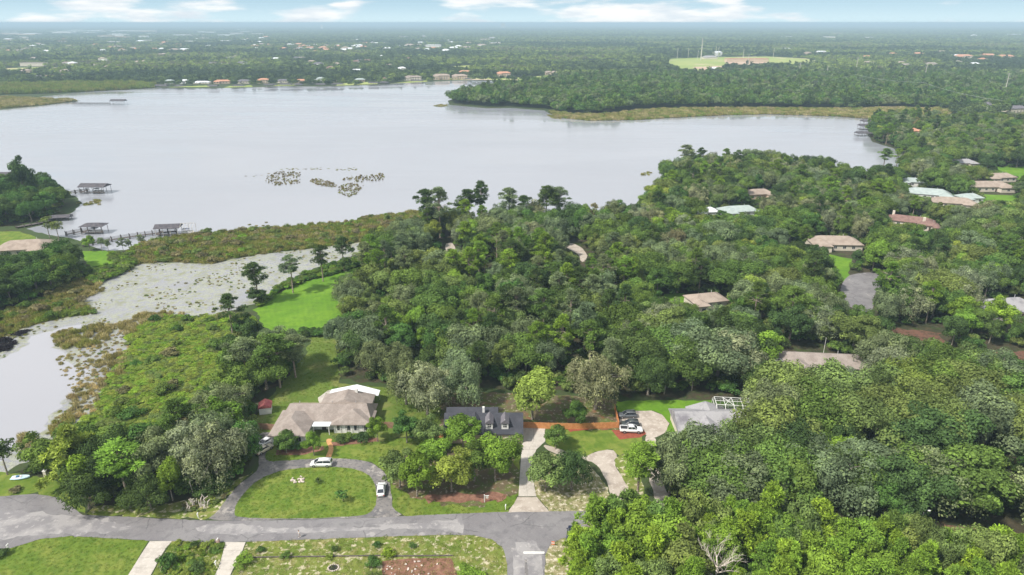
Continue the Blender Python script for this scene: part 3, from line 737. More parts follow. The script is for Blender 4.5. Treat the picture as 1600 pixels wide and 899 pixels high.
tree(438, 606, 16.5, 4.8, 'pine', 'mid-green', 'leaning pine with a long pale trunk beside the rough back lawn')
tree(388, 600, 14.0, 4.2, 'pine', 'grey-green', 'broken-branched pine with a pale trunk among the swamp-side wood')
tree(462, 590, 13.0, 4.6, 'pine', 'grey-green', 'flat-topped pine where the hedge meets the rough lawn')
tree(606, 560, 17.0, 4.2, 'pine', 'mid-green', 'tall pale-trunked pine at the front edge of the central wood')
for x, y, h, r, t, l in ((668, 368, 19.5, 4.0, 'dark green', 'leftmost tall shore pine at the end of the reed bed'), (688, 372, 21, 4.2, 'grey-green', 'tallest paired shore pine beside the reed bed end'),
                         (733, 358, 17.5, 4.0, 'dark green', 'dark shore pine left of the thin tall one'), (752, 356, 20.5, 3.0, 'dark green', 'thin tall shore pine against the lake'),
                         (796, 354, 17.0, 4.0, 'grey-green', 'shore pine standing between two gaps of lake'), (818, 356, 14.0, 3.6, 'dark green', 'shorter shore pine with a ragged head'),
                         (853, 356, 18.5, 4.0, 'dark green', 'open-crowned shore pine with lake showing through it'), (872, 354, 17.5, 3.8, 'grey-green', 'twin shore pine to the right of the open-crowned one'),
                         (1070, 272, 17.0, 4.4, 'grey-green', 'pine leaning out over the wooded shore point')):
    tree(x, y, h * 1.14, r * 1.42, 'pine', t, l)
tree(905, 372, 14.0, 5.0, 'leafy', 'deep green', 'tall dense green tree above the curved track by the lake')
tree(928, 362, 14.5, 2.4, 'cypress', 'brownish', 'bare thin spire-like tree on the near lakeshore')
tree(1412, 445, 11.0, 6.2, 'oak', 'yellow-green', 'yellow-green domed tree overhanging the road end in the wood')
tree(1380, 264, 14.0, 5.2, 'pine', 'mid-green', 'flat-topped pine at the mouth of the far inlet')
tree(1400, 262, 13.0, 4.6, 'pine', 'bright green', 'lighter pine at the mouth of the far inlet')
for i, (x, y, h, r) in enumerate(((160, 393, 7.0, 1.8), (171, 398, 7.6, 1.8), (194, 398, 8.0, 1.8), (204, 397, 7.4, 1.7), (222, 390, 7.4, 1.7), (78, 372, 10.5, 3.2), (92, 374, 9.5, 3.0))):
    tree(x, y, h, r, 'cypress', 'olive-green' if i > 4 else 'grey-green', ['cypress rooted in the water nearest the bright lawn', 'leaning cypress just past the small boathouse', 'cypress in the middle of the long boardwalk', 'one of two close cypresses by the boardwalk rail',
         'lone small cypress closest to the long boathouse', 'golden-leaved cypress beside the low dock', 'tawny cypress behind the small boathouse walkway'][i])
tree(141, 392, 7.0, 3.0, 'leafy', 'bright green', 'bright round tree in front of the small boathouse')
tree(42, 314, 24.0, 7.0, 'leafy', 'dark green', 'tallest tree on the left wooded point')
tree(84, 316, 12.0, 4.2, 'leafy', 'dark green', 'dark tree at the foot of the far boardwalk')
tree(100, 318, 8.0, 4.4, 'leafy', 'olive-green', 'yellowish willow-like bush on the left point shore')
tree(12, 742, 9.5, 3.0, 'cypress', 'dark green', 'slim dark tree on the pond bank beside the small boat')
tree(72, 744, 10.0, 4.6, 'leafy', 'mid-green', 'broad tree directly above the gate pillars')
tree(125, 760, 15.0, 5.4, 'youngpine', 'yellow-green', 'tall yellow-green tree overhanging the cul-de-sac corner')
tree(140, 795, 8.5, 5.2, 'oak', 'dark green', 'dark low oak filling the cul-de-sac corner')
tree(235, 795, 7.5, 5.0, 'oak', 'dark green', 'low dark oak with bare twigs above the road verge')
tree(270, 782, 9.5, 3.0, 'leafy', 'bright green', 'small bright tree by the wooden post on the verge')
tree(340, 755, 14.0, 7.2, 'moss', 'pale grey-green', 'huge silvery moss-hung oak above the circular drive entrance')
tree(300, 740, 13.0, 6.6, 'moss', 'pale grey-green', 'silvery moss-hung oak deeper in the swamp-side wood')
tree(200, 775, 13.0, 5.0, 'pine', 'bright green', 'bright pine in the middle of the road-side wood')
tree(1195, 862, 15.5, 4.2, 'youngpine', 'lime green', 'tallest lime-green pine standing above the foreground thicket')
tree(1135, 850, 11.0, 2.6, 'youngpine', 'lime green', 'narrow lime-green pine left of the tallest foreground one')
tree(1555, 520, 12.0, 5.4, 'leafy', 'lime green', 'lime-green tree beside the grey roof at the right edge')
tree(1500, 530, 10.5, 4.6, 'leafy', 'bright green', 'bright tree beside the reddish clearing')
tree(1500, 660, 11.5, 6.0, 'oak', 'yellow-green', 'yellow domed tree standing out among the grey right-hand oaks')
tree(1100, 750, 13.5, 7.8, 'oak', 'grey-green', 'great grey oak beside the curved drive end')
tree(1160, 740, 13.0, 7.4, 'oak', 'olive-green', 'great olive oak in front of the pool-cage house')
tree(1078, 716, 7.0, 4.2, 'oak', 'olive-green', 'low oak masking the front of the grey-roofed house')

CLEAR = [ROAD, DRIVE_A, DRIVE_B, DRIVE_C, LOT, DRIVE_D, CULDESAC, BRIGHT, BACK_A, BACK_B, BACK_C, LAWN_B2, LAWN_C2, LAWN_D2, LAWN_L, LAWN_LS, STRIP, LAWN_FRONT, POND, LAKE,
         [(872, 376), (900, 372), (925, 392), (922, 422), (900, 424)], [(688, 376), (712, 372), (722, 410), (700, 412)],
         [(1040, 462), (1105, 466), (1100, 500), (1030, 500)], [(1312, 430), (1372, 430), (1368, 522), (1318, 522)], [(1385, 508), (1480, 515), (1480, 550), (1385, 535)], [(1530, 545), (1650, 540), (1650, 580), (1530, 578)],
         [(1300, 395), (1330, 405), (1322, 440), (1300, 440)], [(1555, 262), (1610, 262), (1610, 280), (1555, 280)], [(1530, 305), (1585, 308), (1585, 322), (1530, 320)],
         [(1400, 183), (1600, 178), (1600, 192), (1480, 196)], [(1420, 500), (1500, 505)], [(1450, 808), (1640, 828), (1650, 850), (1600, 860), (1450, 828)]]
sheet('lawn', [(1296, 398), (1330, 405), (1326, 432), (1310, 446), (1292, 440)], .036, M_LAWN2, .6)
sheet('lawn', [(1552, 260), (1640, 260), (1640, 282), (1560, 280)], .036, M_LAWN2, 1)
sheet('lawn', [(1525, 303), (1590, 306), (1590, 322), (1530, 320)], .036, M_LAWN2, 1)
sheet('lawn', [(1036, 460), (1070, 458), (1078, 474), (1040, 476)], .036, M_LAWN2, 1)
sheet('far_marsh_ground', [(1400, 183), (1600, 178), (1600, 192), (1480, 196)], .028, M_REEDG, 1)


# ------------------------------------------------------------------ houses: footprints are known before the trees are planted
HOUSES = [  # px, py (front middle of the footprint), width, depth, rotation deg, roof, wall, wall height, label, name
    (1308, 392, 22, 11, -4, 'tan', M_CREAM, 2.9, 'low house with a broad tan roof in the wood above the road end'),
    (1420, 356, 22, 9, -28, 'redbrown', M_CREAM, 2.9, 'house with a red-brown roof and white chimney among the oaks'),
    (1452, 362, 8, 6, -20, 'redbrown', M_CREAM, 2.8, 'small red-brown roofed outbuilding beside the chimney house'),
    (1450, 312, 24, 11, -22, 'mint', M_WHITE, 3.0, 'long house with pale metal roof in the upper right wood'),
    (1492, 326, 22, 10, -14, 'tan', M_CREAM, 2.9, 'tan-roofed house just below the pale metal roof'),
    (1425, 292, 12, 8, -12, 'mint', M_WHITE, 3.0, 'small pale-roofed house left of the long metal roof'),
    (1548, 300, 26, 11, 0, 'tan', M_CREAM, 3.0, 'long beige building by the small lawn at upper right'),
    (1520, 318, 12, 8, 5, 'mint', M_WHITE, 3.0, 'white flat-roofed house beside the small green lawn'),
    (1565, 285, 20, 9, 6, 'tan', M_CREAM, 3.0, 'beige house above the long beige building'),
    (1590, 500, 20, 12, 8, 'grey', M_CREAM, 3.0, 'grey-roofed house at the right edge of the photo'),
    (1158, 340, 20, 9, 10, 'mint', M_WHITE, 3.2, 'pale-roofed lakeside house behind the point'),
    (1106, 340, 11, 7, 4, 'white', M_WHITE, 3.0, 'small white house left of the pale-roofed lakeside house'),
    (1190, 312, 15, 9, 8, 'tan', M_TAN, 3.2, 'tan-roofed house close behind the wooded shore point'),
    (1110, 484, 13, 8, 14, 'tan', M_CREAM, 3.0, 'small tan roof showing at the middle of the wood'),
    (1288, 588, 24, 9, -6, 'taupe', M_CREAM, 3.0, 'long low taupe roof half hidden between oak crowns'),
    (34, 400, 22, 12, 12, 'tan', M_CREAM, 2.9, 'beige hipped roof house on the left lakeshore'),
    (1508, 262, 16, 9, 0, 'grey', M_CREAM, 3.2, 'grey-roofed house above the small far lawn'),
    (1552, 171, 22, 12, 0, 'dark', M_WHITE, 5.2, 'two-storey dark-roofed house beside the tall pale pole'),
    (1590, 162, 26, 12, 0, 'grey', M_WHITE, 5.0, 'grey-roofed estate house at the right edge beyond the marsh'),
    (1592, 176, 24, 12, 6, 'dark', M_CREAM, 4.5, 'dark-roofed estate house nearest the marsh meadow'),
    (1530, 165, 18, 10, -5, 'grey', M_CREAM, 4.0, 'grey-roofed estate house left of the two-storey one'),
    (1508, 212, 18, 10, -5, 'white', M_WHITE, 4.0, 'white house half hidden right of the inlet'),
    (1428, 212, 14, 9, 15, 'terracotta', M_TAN, 4.0, 'terracotta-roofed house near the inlet docks'),
    (1600, 196, 16, 10, 0, 'terracotta', M_TAN, 4.0, 'terracotta roof at the right edge below the estate'),
]
for h in HOUSES:
    p = P(h[0], h[1]); HOUSE_CLEAR.append((p.x, p.y + h[3] * .4, max(h[2], h[3]) * .52 + 2.5))
    # sight line left open in front, as in the photograph
    if 'half hidden' in h[8]: continue
    HOUSE_CLEAR.append((p.x * .985, p.y - h[3] * .5 - 2, h[2] * .36))
HOUSE_CLEAR += [(P(1433, 842).x, P(1433, 842).y, 4), (P(755, 668).x, P(755, 668).y, 12), (P(520, 672).x, P(520, 672).y + 3, 16), (P(1128, 670).x, P(1128, 670).y + 2, 14), (P(1078, 690).x, P(1078, 690).y, 9), (P(1045, 690).x, P(1045, 690).y, 6), (P(1135, 706).x, P(1135, 706).y, 7), (P(1150, 640).x, P(1150, 640).y + 2, 7)]


def free_of_houses(X, Y):
    ok = np.ones(len(X), bool)
    for hx, hy, r in HOUSE_CLEAR: ok &= (X - hx) ** 2 + (Y - hy) ** 2 > r * r
    return ok


def sample(poly, sp, seed, clear=(), jit=.42, ymax=None, houses=True):
    rng = np.random.default_rng(seed)
    w = np.array([P(*p)[:2] for p in poly]); x0, y0 = w.min(0); x1, y1 = w.max(0)
    if ymax: y1 = min(y1, ymax)
    gx = np.arange(x0, x1, sp); gy = np.arange(y0, y1, sp * .9)
    X, Y = np.meshgrid(gx, gy); X = X + (np.arange(len(gy)) % 2)[:, None] * sp * .5
    X = X.ravel() + rng.uniform(-jit, jit, X.size) * sp; Y = Y.ravel() + rng.uniform(-jit, jit, Y.size) * sp
    px, py = to_px(X, Y)
    ok = inside(poly, px, py)
    for c in clear:
        if len(c) > 2: ok &= ~inside(c, px, py)
    if houses: ok &= free_of_houses(X, Y)
    return X[ok], Y[ok], px[ok], py[ok]


def zone_kind(px, py, X, Y, rnd):
    """species and leaf colour as they change over the place"""
    n = float(vnoise(np.array(X / 38.), np.array(Y / 38.), 3)); u = rnd.random()
    if py > 845 and px > 870:                                  # young pines in the foreground
        if n > .55 and px > 1300: return ('oak', 'grey-green' if u < .6 else 'olive-green')
        return ('youngpine', 'lime green' if u < .55 else 'bright green') if u < .8 else (('leafy', 'bright green') if u < .93 else ('leafy', 'olive-green'))
    if u > .993: return 'moss', 'brownish'
    if px > 1030 and 560 < py:                                 # big live oaks to the right
        if u < .50: return 'oak', rnd.choice(['grey-green', 'olive-green', 'dark green', 'mid-green', 'mid-green'])
        if u < .62: return 'moss', rnd.choice(['pale grey-green', 'grey-green', 'grey-green'])
        if u < .96: return 'leafy', rnd.choice(['mid-green', 'deep green', 'bright green', 'olive-green', 'dark green'])
        return 'oak', 'yellow-green'
    if px < 480 and py > 480:                                  # wood between swamp and road
        if u < .30: return 'oak', rnd.choice(['dark green', 'mid-green', 'grey-green'])
        if u < .42: return 'moss', 'grey-green'
        if u < .74: return 'leafy', rnd.choice(['dark green', 'mid-green', 'bright green', 'deep green'])
        return 'pine', rnd.choice(['mid-green', 'dark green', 'grey-green'])
    if px < 200: return ('oak' if u < .5 else 'leafy'), rnd.choice(['dark green', 'deep green', 'deep green', 'mid-green'])
    if 525 < px < 980 and py > 400:                            # central wood
        if n > .42 and u < .6: return 'pine', rnd.choice(['mid-green', 'bright green', 'dark green', 'grey-green'])
        if u < .55: return 'leafy', rnd.choice(['dark green', 'mid-green', 'olive-green', 'bright green', 'deep green'])
        if u < .85: return 'oak', rnd.choice(['grey-green', 'olive-green', 'dark green', 'mid-green'])
        return 'moss', 'grey-green'
    if u < .48: return 'oak', rnd.choice(['grey-green', 'olive-green', 'dark green', 'mid-green', 'mid-green'])
    if u < .58: return 'moss', rnd.choice(['pale grey-green', 'grey-green'])
    if u < .90: return 'leafy', rnd.choice(['dark green', 'mid-green', 'yellow-green' if n > .6 else 'bright green', 'deep green', 'olive-green'])
    return 'pine', rnd.choice(['mid-green', 'dark green', 'bright green'])


SIGHTS = [(P(h[0], h[1]), h[2] * .46, h[7] * .4) for h in HOUSES if 'half hidden' not in h[8]] + [(P(1288, 588), 11, 2.0), (P(1218, 580), 4, 1.2), (P(1433, 840), 3, 3.0), (P(1340, 440), 6, 0), (P(1344, 458), 6, 0), (P(1342, 474), 5, 0), (P(898, 392), 5, 0), (P(908, 404), 4, 0), (P(704, 390), 4, 0), (P(1056, 472), 6, 0), (P(1310, 425), 5, 0), (P(1425, 532), 9, 0), (P(1580, 560), 10, 0), (P(1575, 272), 12, 0), (P(1555, 314), 12, 0)]


def sight_cap(x, y):
    """how tall a tree may be here without hiding a roof, road or lawn that is seen from the air"""
    cap = 99.0
    for q, hw, z in SIGHTS:
        L = math.hypot(q.x, q.y); ux, uy = q.x / L, q.y / L; d = (q.x - x) * ux + (q.y - y) * uy
        if 0 < d < 60 and abs((q.x - x) * uy - (q.y - y) * ux) < hw + 2.5: cap = min(cap, z + d * CAM_H / L)
    return cap


def plant(poly, sp, seed, ymax=900, big=False):
    rnd = random.Random(seed)
    X, Y, px, py = sample(poly, sp, seed, CLEAR, ymax=ymax)
    man = [(t['x'], t['y'], PROTO[t['kind']][0][3] * t['s']) for t in TREES if t['manual']]
    size = {'oak': (5.0, 7.4, 9.5, 13.0), 'moss': (5.0, 7.2, 10.5, 14.0), 'leafy': (3.4, 5.2, 8.5, 12.0), 'pine': (2.9, 4.2, 13, 18.5), 'youngpine': (2.6, 3.8, 7.5, 12.5)}
    for i in range(len(X)):
        if any((X[i] - a) ** 2 + (Y[i] - b) ** 2 < (c * .72) ** 2 for a, b, c in man): continue
        k, tone = zone_kind(px[i], py[i], X[i], Y[i], rnd)
        a, b, c, d = size[k]; u = rnd.random()
        pr = PROTO[k]; v = rnd.randrange(len(pr))
        Rr = a + (b - a) * u; H = c + (d - c) * (.6 * u + .4 * rnd.random())
        cap = sight_cap(X[i], Y[i])
        if cap < 4.5: continue
        if px[i] > 1030 and py[i] > 545 and py[i] < 845 and not big and rnd.random() < .25: continue
        if big: Rr *= 1.28; H *= 1.12
        elif px[i] > 1030 and py[i] > 545 and k in ('oak', 'moss'): Rr *= 1.5; H *= 1.18
        elif k in ('oak', 'leafy') and rnd.random() < .22: Rr *= 1.3; H *= 1.12
        if H > cap: Rr *= max(.55, cap / H); H = cap
        # keep crowns off the tarmac and lawns beside the wood
        TREES.append(dict(x=X[i], y=Y[i], kind=k, v=v, s=Rr / pr[v][3], zs=H / pr[v][2], rot=rnd.uniform(0, 6.28), tone=tone, tint=tone_tint(tone, rnd), label=None, group=None, manual=False))


plant(WOOD_R, 8.6, 11)
FORE = [(900, 880), (930, 850), (1000, 852), (1100, 860), (1200, 868), (1320, 884), (1450, 902), (1600, 930), (1780, 965), (1900, 1100), (880, 1100), (880, 950)]
plant(FORE, 5.0, 21)
VERGE_E = [(1080, 792), (1200, 803), (1320, 815), (1450, 831), (1600, 856), (1700, 870), (1700, 830), (1500, 800), (1300, 780), (1100, 770)]
for x in range(935, 1700, 21):
    yb = float(np.interp(x, [905, 1000, 1100, 1200, 1320, 1450, 1600, 1760], [840, 840, 847, 854, 868, 886, 914, 952])) + _rt.uniform(7, 22)
    k, tn = _rt.choice((('youngpine', 'lime green'), ('youngpine', 'bright green'), ('leafy', 'bright green'), ('youngpine', 'mid-green'), ('leafy', 'olive-green'), ('leafy', 'mid-green'))) if x < 1380 else _rt.choice((('oak', 'olive-green'), ('leafy', 'olive-green'), ('oak', 'grey-green'), ('youngpine', 'lime green')))
    tree(x + _rt.uniform(-6, 6), yb, _rt.uniform(9.5, 13.0), _rt.uniform(3.2, 4.6), k, tn)
    TREES[-1]['group'] = 'row of trees along the hidden stretch of road'
plant(VERGE_E, 7.0, 22, big=True)
FORE_E = [(1290, 872), (1400, 886), (1500, 900), (1600, 918), (1760, 950), (1760, 985), (1600, 955), (1400, 915), (1290, 900)]
plant(FORE_E, 7.0, 23, big=True)
plant(WOOD_L, 7.6, 12)
plant(WOOD_LB, 7.4, 13)
plant(WOOD_LT, 8.0, 14)

LANDMARKS = [('the taupe-roofed house', 520, 672), ('the black-roofed dormer house', 755, 668), ('the pool-cage house', 1128, 668), ('the oval lawn island', 478, 770), ('the bright lawn', 480, 470), ('the cul-de-sac', 30, 790),
             ('the concrete parking pad', 1005, 660), ('the long boathouse', 275, 372), ('the lily-covered lagoon', 280, 450), ('the broad tan roof', 1308, 384), ('the white-chimney house', 1420, 350), ('the wooded road end', 1345, 452),
             ('the long taupe roof', 1285, 566), ('the curved drives', 975, 750), ('the road junction', 822, 850), ('the pale-roofed lakeside house', 1155, 332), ('the pale metal roof', 1455, 302), ('the right-edge grey roof', 1580, 490),
             ('the reddish clearing', 1440, 530), ('the curved lake track', 898, 395), ('the red-roofed shed', 415, 645), ('the low brown fence', 1520, 838), ('the left shore roof', 35, 392), ('the wooded shore point', 1060, 280),
             ('the pale dead tree', 1115, 899), ('the street lamp', 1434, 835), ('the fence corner', 966, 640), ('the small tan roof', 1110, 478), ('the swamp', 260, 600), ('the far inlet', 1380, 240), ('the lone pale post', 1284, 590),
             ('the beige building', 1548, 295), ('the brown back lawn', 780, 620), ('the reed bed', 650, 360)]
LANDMARKS = [(n, P(x, y)) for n, x, y in LANDMARKS]
ORD = 'nearest second third fourth fifth sixth seventh eighth ninth tenth eleventh twelfth thirteenth fourteenth fifteenth sixteenth'.split()


def relate(t):
    p = Vector((t['x'], t['y'], 0)); n, q = min(LANDMARKS, key=lambda l: (l[1] - p).length); d = p - q
    w = ('beyond' if d.y > 0 else 'this side of') if abs(d.y) > abs(d.x) else ('right of' if d.x > 0 else 'left of')
    return n, w, d.length


def seen_size(t):
    z = t['zs'] * PROTO[t['kind']][t['v']][2]
    px, py = to_px(t['x'], t['y'], z * .75)
    if px < -12 or px > 1612 or py > 925 or py < 30: return 0
    return 1.0 / math.hypot(math.hypot(t['x'], t['y']), 90) * t['s'] * PROTO[t['kind']][t['v']][3]


broad = sorted([t for t in TREES if not t['manual'] and t['kind'] in ('oak', 'moss', 'leafy')], key=seen_size, reverse=True)
pines = sorted([t for t in TREES if not t['manual'] and t['kind'] in ('pine', 'youngpine')], key=seen_size, reverse=True)
single = [t for t in TREES if t['manual']] + [t for t in broad[:330] if seen_size(t) > 0] + [t for t in pines[:190] if seen_size(t) > 0]
ids = {id(t) for t in single}
mass = [t for t in TREES if id(t) not in ids]
cells = {}
for t in single:
    if t['label']: continue
    n, w, d = relate(t); cells.setdefault((t['tone'], KINDNAME[t['kind']][1], w, n), []).append((d, t))
for (tone, kn, w, n), ts in cells.items():
    ts.sort(key=lambda a: a[0])
    for i, (d, t) in enumerate(ts):
        t['label'] = f"{tone} {kn} {w} {n}" if len(ts) == 1 else f"{tone} {kn}, {ORD[min(i, 15)]} {w} {n}"
        t['group'] = {'oak': 'oaks of the wood', 'moss': 'moss-hung oaks of the wood', 'leafy': 'broadleaf trees of the wood', 'pine': 'pines of the wood', 'youngpine': 'young pines of the thicket'}[t['kind']]


def plant_one(t):
    crown, trunk, H, Rr = PROTO[t['kind']][t['v']]
    o = empty(KINDNAME[t['kind']][0], (t['x'], t['y'], .03), t['rot']); o.scale = (t['s'], t['s'], t['zs'])
    tag(o, t['label'], CAT[t['kind']], t['group'])
    for nm, me in (('trunk' if t['kind'] != 'bush' else 'stem', trunk), ('crown', crown)):
        c = link(nm, me, o); c['tint'] = t['tint']
    return o


for t in single: plant_one(t)


# ------------------------------------------------------------------ masses nobody could count: instanced by geometry nodes
def scatter_group():
    g = bpy.data.node_groups.new('scatter', 'GeometryNodeTree')
    g.interface.new_socket('Geometry', in_out='INPUT', socket_type='NodeSocketGeometry')
    g.interface.new_socket('Collection', in_out='INPUT', socket_type='NodeSocketCollection')
    g.interface.new_socket('Geometry', in_out='OUTPUT', socket_type='NodeSocketGeometry')
    n = g.nodes; l = g.links
    gi = n.new('NodeGroupInput'); go = n.new('NodeGroupOutput'); ci = n.new('GeometryNodeCollectionInfo'); ip = n.new('GeometryNodeInstanceOnPoints')
    ci.inputs['Separate Children'].default_value = True; ci.inputs['Reset Children'].default_value = True
    l.new(gi.outputs[1], ci.inputs[0]); l.new(gi.outputs[0], ip.inputs['Points']); l.new(ci.outputs[0], ip.inputs['Instance'])
    ip.inputs['Pick Instance'].default_value = True
    def at(nm, ty):
        a = n.new('GeometryNodeInputNamedAttribute'); a.data_type = ty; a.inputs[0].default_value = nm; return a.outputs[0]
    l.new(at('idx', 'INT'), ip.inputs['Instance Index'])
    l.new(at('rot', 'FLOAT_VECTOR'), ip.inputs['Rotation']); l.new(at('scl', 'FLOAT_VECTOR'), ip.inputs['Scale'])
    l.new(ip.outputs[0], go.inputs[0]); return g


SG = scatter_group()
LIB = {}


def library(name, meshes):
    c = bpy.data.collections.new(name)
    for i, me in enumerate(meshes):
        o = bpy.data.objects.new(f"{name}_{i:02d}", me); c.objects.link(o)
    LIB[name] = c; return c


def scatter(name, lib, X, Y, S, ZS, idx, tint, label, cat, Z=0.03, seed=0, tilt=0.0):
    n = len(X)
    if n == 0: return
    rng = np.random.default_rng(seed)
    me = bpy.data.meshes.new(name); me.vertices.add(n)
    co = np.stack([X, Y, np.full(n, Z)], 1).astype(np.float32); me.vertices.foreach_set('co', co.ravel())
    def at(nm, ty, key, arr):
        a = me.attributes.new(nm, ty, 'POINT'); a.data.foreach_set(key, arr.ravel())
    at('idx', 'INT', 'value', np.asarray(idx, np.int32))
    rot = np.stack([rng.uniform(-tilt, tilt, n), rng.uniform(-tilt, tilt, n), rng.uniform(0, 6.28, n)], 1).astype(np.float32)
    at('rot', 'FLOAT_VECTOR', 'vector', rot)
    at('scl', 'FLOAT_VECTOR', 'vector', np.stack([S, S, ZS], 1).astype(np.float32))
    at('tint', 'FLOAT_VECTOR', 'vector', np.asarray(tint, np.float32))
    o = link(name, me); md = o.modifiers.new('scatter', 'NODES'); md.node_group = SG; md['Socket_1'] = LIB[lib]
    tag(o, label, cat, kind='stuff'); return o


# full-detail trees deep in the woods, joined crown + trunk, for the mass behind the counted ones
def joined(a, b):
    bm = bmesh.new(); bm.from_mesh(a); fa = len(bm.faces); bm.from_mesh(b); me = bpy.data.meshes.new('tree_form')
    bm.faces.ensure_lookup_table()
    for i in range(fa, len(bm.faces)): bm.faces[i].material_index = 1
    bm.to_mesh(me); bm.free(); me.materials.append(a.materials[0]); me.materials.append(b.materials[0]); return me


order = []; forms = []
for k in ('oak', 'moss', 'leafy', 'pine', 'youngpine'):
    for v in range(len(PROTO[k])): order.append((k, v)); forms.append(joined(PROTO[k][v][0], PROTO[k][v][1]))
library('wood_forms', forms)
far_m = [t for t in mass]
if far_m:
    scatter('woodland', 'wood_forms', np.array([t['x'] for t in far_m]), np.array([t['y'] for t in far_m]), np.array([t['s'] for t in far_m]), np.array([t['zs'] for t in far_m]),
            [order.index((t['kind'], t['v'])) for t in far_m], [t['tint'] for t in far_m], 'dense mixed woodland of oaks and pines behind the houses', 'woodland')

# under-storey bushes
bush_forms = [PROTO['bush'][i][0] for i in range(4)]
library('bush_forms', bush_forms)


def tints(rng, n, names, jit=.2):
    c = np.array([TONES[k] for k in names])[rng.integers(0, len(names), n)]
    return c * rng.uniform(1 - jit, 1 + jit, (n, 1)) * (1 + rng.uniform(-.06, .06, (n, 3)))


def bushes(name, poly, sp, seed, names, smin, smax, label, cat, clear=(), zk=1.0, keep=1.0):
    X, Y, px, py = sample(poly, sp, seed, clear); rng = np.random.default_rng(seed + 5)
    m = rng.uniform(size=len(X)) < keep; X, Y = X[m], Y[m]; n = len(X)
    S = rng.uniform(smin, smax, n)
    scatter(name, 'bush_forms', X, Y, S, S * zk * rng.uniform(.7, 1.25, n), rng.integers(0, 4, n), tints(rng, n, names), label, cat, seed=seed)


BIGCLEAR = CLEAR
for i, pl in enumerate((WOOD_R, WOOD_L, WOOD_LB, WOOD_LT)):
    bushes('undergrowth', pl, (4.6, 3.0, 3.4, 4.0)[i], 200 + i, ['dark green', 'deep green', 'mid-green', 'olive-green'], .9, 1.9,
           ['shrubby undergrowth below the trees of the right-hand wood', 'shrubby undergrowth below the trees between swamp and road', 'undergrowth of the dark wood left of the lagoon', 'undergrowth of the left wooded point'][i], 'undergrowth', CLEAR, keep=.8)
bushes('swamp_undergrowth', SWAMP, 1.5, 210, ['bright green', 'yellow-green', 'lime green', 'olive-green', 'yellow-green'], .55, 1.2, 'tangled yellow-green swamp plants between lagoon and wood', 'swamp plants', [STRIP], zk=.38, keep=.93)
def clustered(name, poly, sp, seed, names, smin, smax, label, clear, lo, cell):
    X, Y, px, py = sample(poly, sp, seed, clear); rng = np.random.default_rng(seed)
    m = (vnoise(X / cell, Y / cell, seed) * .6 + vnoise(X / cell * 2.7, Y / cell * 2.7, seed + 1) * .4 > lo) & (rng.uniform(size=len(X)) < .55); X, Y = X[m], Y[m]; n = len(X)
    S = rng.uniform(smin, smax, n); c = np.array([REEDT[k] for k in names])[rng.integers(0, len(names), n)]
    scatter(name, 'reed_forms', X, Y, S, S * rng.uniform(.3, .6, n), rng.integers(0, 3, n), c * rng.uniform(.7, 1.2, (n, 1)), label, 'reeds', seed=seed)


bushes('swamp_undergrowth', SWAMP, 5.5, 211, ['deep green', 'mid-green', 'olive-green', 'brownish'], 1.0, 1.9, 'taller darker shrubs standing in the swamp plants', 'swamp plants', [STRIP], zk=.75, keep=.22)
bushes('hedge_foliage', [(472, 519), (528, 517), (528, 525), (474, 527)], 1.2, 212, ['dark green', 'deep green'], .7, 1.1, 'dark clipped hedge between the bright lawn and the rough lawn', 'hedge')
bushes('bank_undergrowth', [(396, 480), (430, 452), (470, 432), (530, 412), (590, 398), (592, 408), (540, 424), (480, 440), (440, 456), (412, 478)], 1.8, 213, ['bright green', 'mid-green', 'deep green', 'olive-green'], .6, 1.3, 'green bank plants between lagoon and bright lawn', 'bank plants', zk=.8)
bushes('bank_undergrowth', [(165, 398), (200, 400), (215, 412), (190, 430), (150, 445), (130, 430), (150, 420), (182, 416)], 1.7, 214, ['bright green', 'mid-green', 'olive-green'], .6, 1.3, 'green bank plants below the small left lawn', 'bank plants', zk=.8)
bushes('verge_undergrowth', [(285, 792), (330, 775), (352, 758), (362, 764), (345, 785), (322, 800), (285, 803)], 1.2, 215, ['olive-green', 'yellow-green', 'brownish', 'pale grey-green'], .25, .6, 'scrubby weeds on the verge by the circular drive entrance', 'weeds', zk=.7)


# reeds
def reed_mesh(seed, n=150, h=1.9, r=1.1, wid=.07):
    rng = np.random.default_rng(seed)
    a = rng.uniform(0, 6.28, n); q = r * np.sqrt(rng.uniform(0, 1, n)); hh = h * rng.uniform(.5, 1.1, n) * (1 - .35 * (q / r) ** 2)
    cen = np.stack([q * np.cos(a), q * np.sin(a), hh * .5], 1)
    up = np.stack([np.cos(a) * .3 + rng.normal(size=n) * .15, np.sin(a) * .3 + rng.normal(size=n) * .15, np.ones(n)], 1)
    nr = rng.normal(size=(n, 3)) * np.array([1, 1, .3])
    return quads_mesh('reed_form', cen, nr, hh * .5, np.full(n, wid), rng.uniform(.2, .9, n), M_LEAF, up=up, seed=seed)


library('reed_forms', [reed_mesh(s) for s in range(3)] + [reed_mesh(9, 90, 2.8, .5)])
REEDT = {'r1': (.255, .225, .105), 'r2': (.20, .205, .070), 'r3': (.33, .285, .175), 'r4': (.15, .20, .045), 'r5': (.40, .32, .20), 'd1': (.19, .15, .09)}


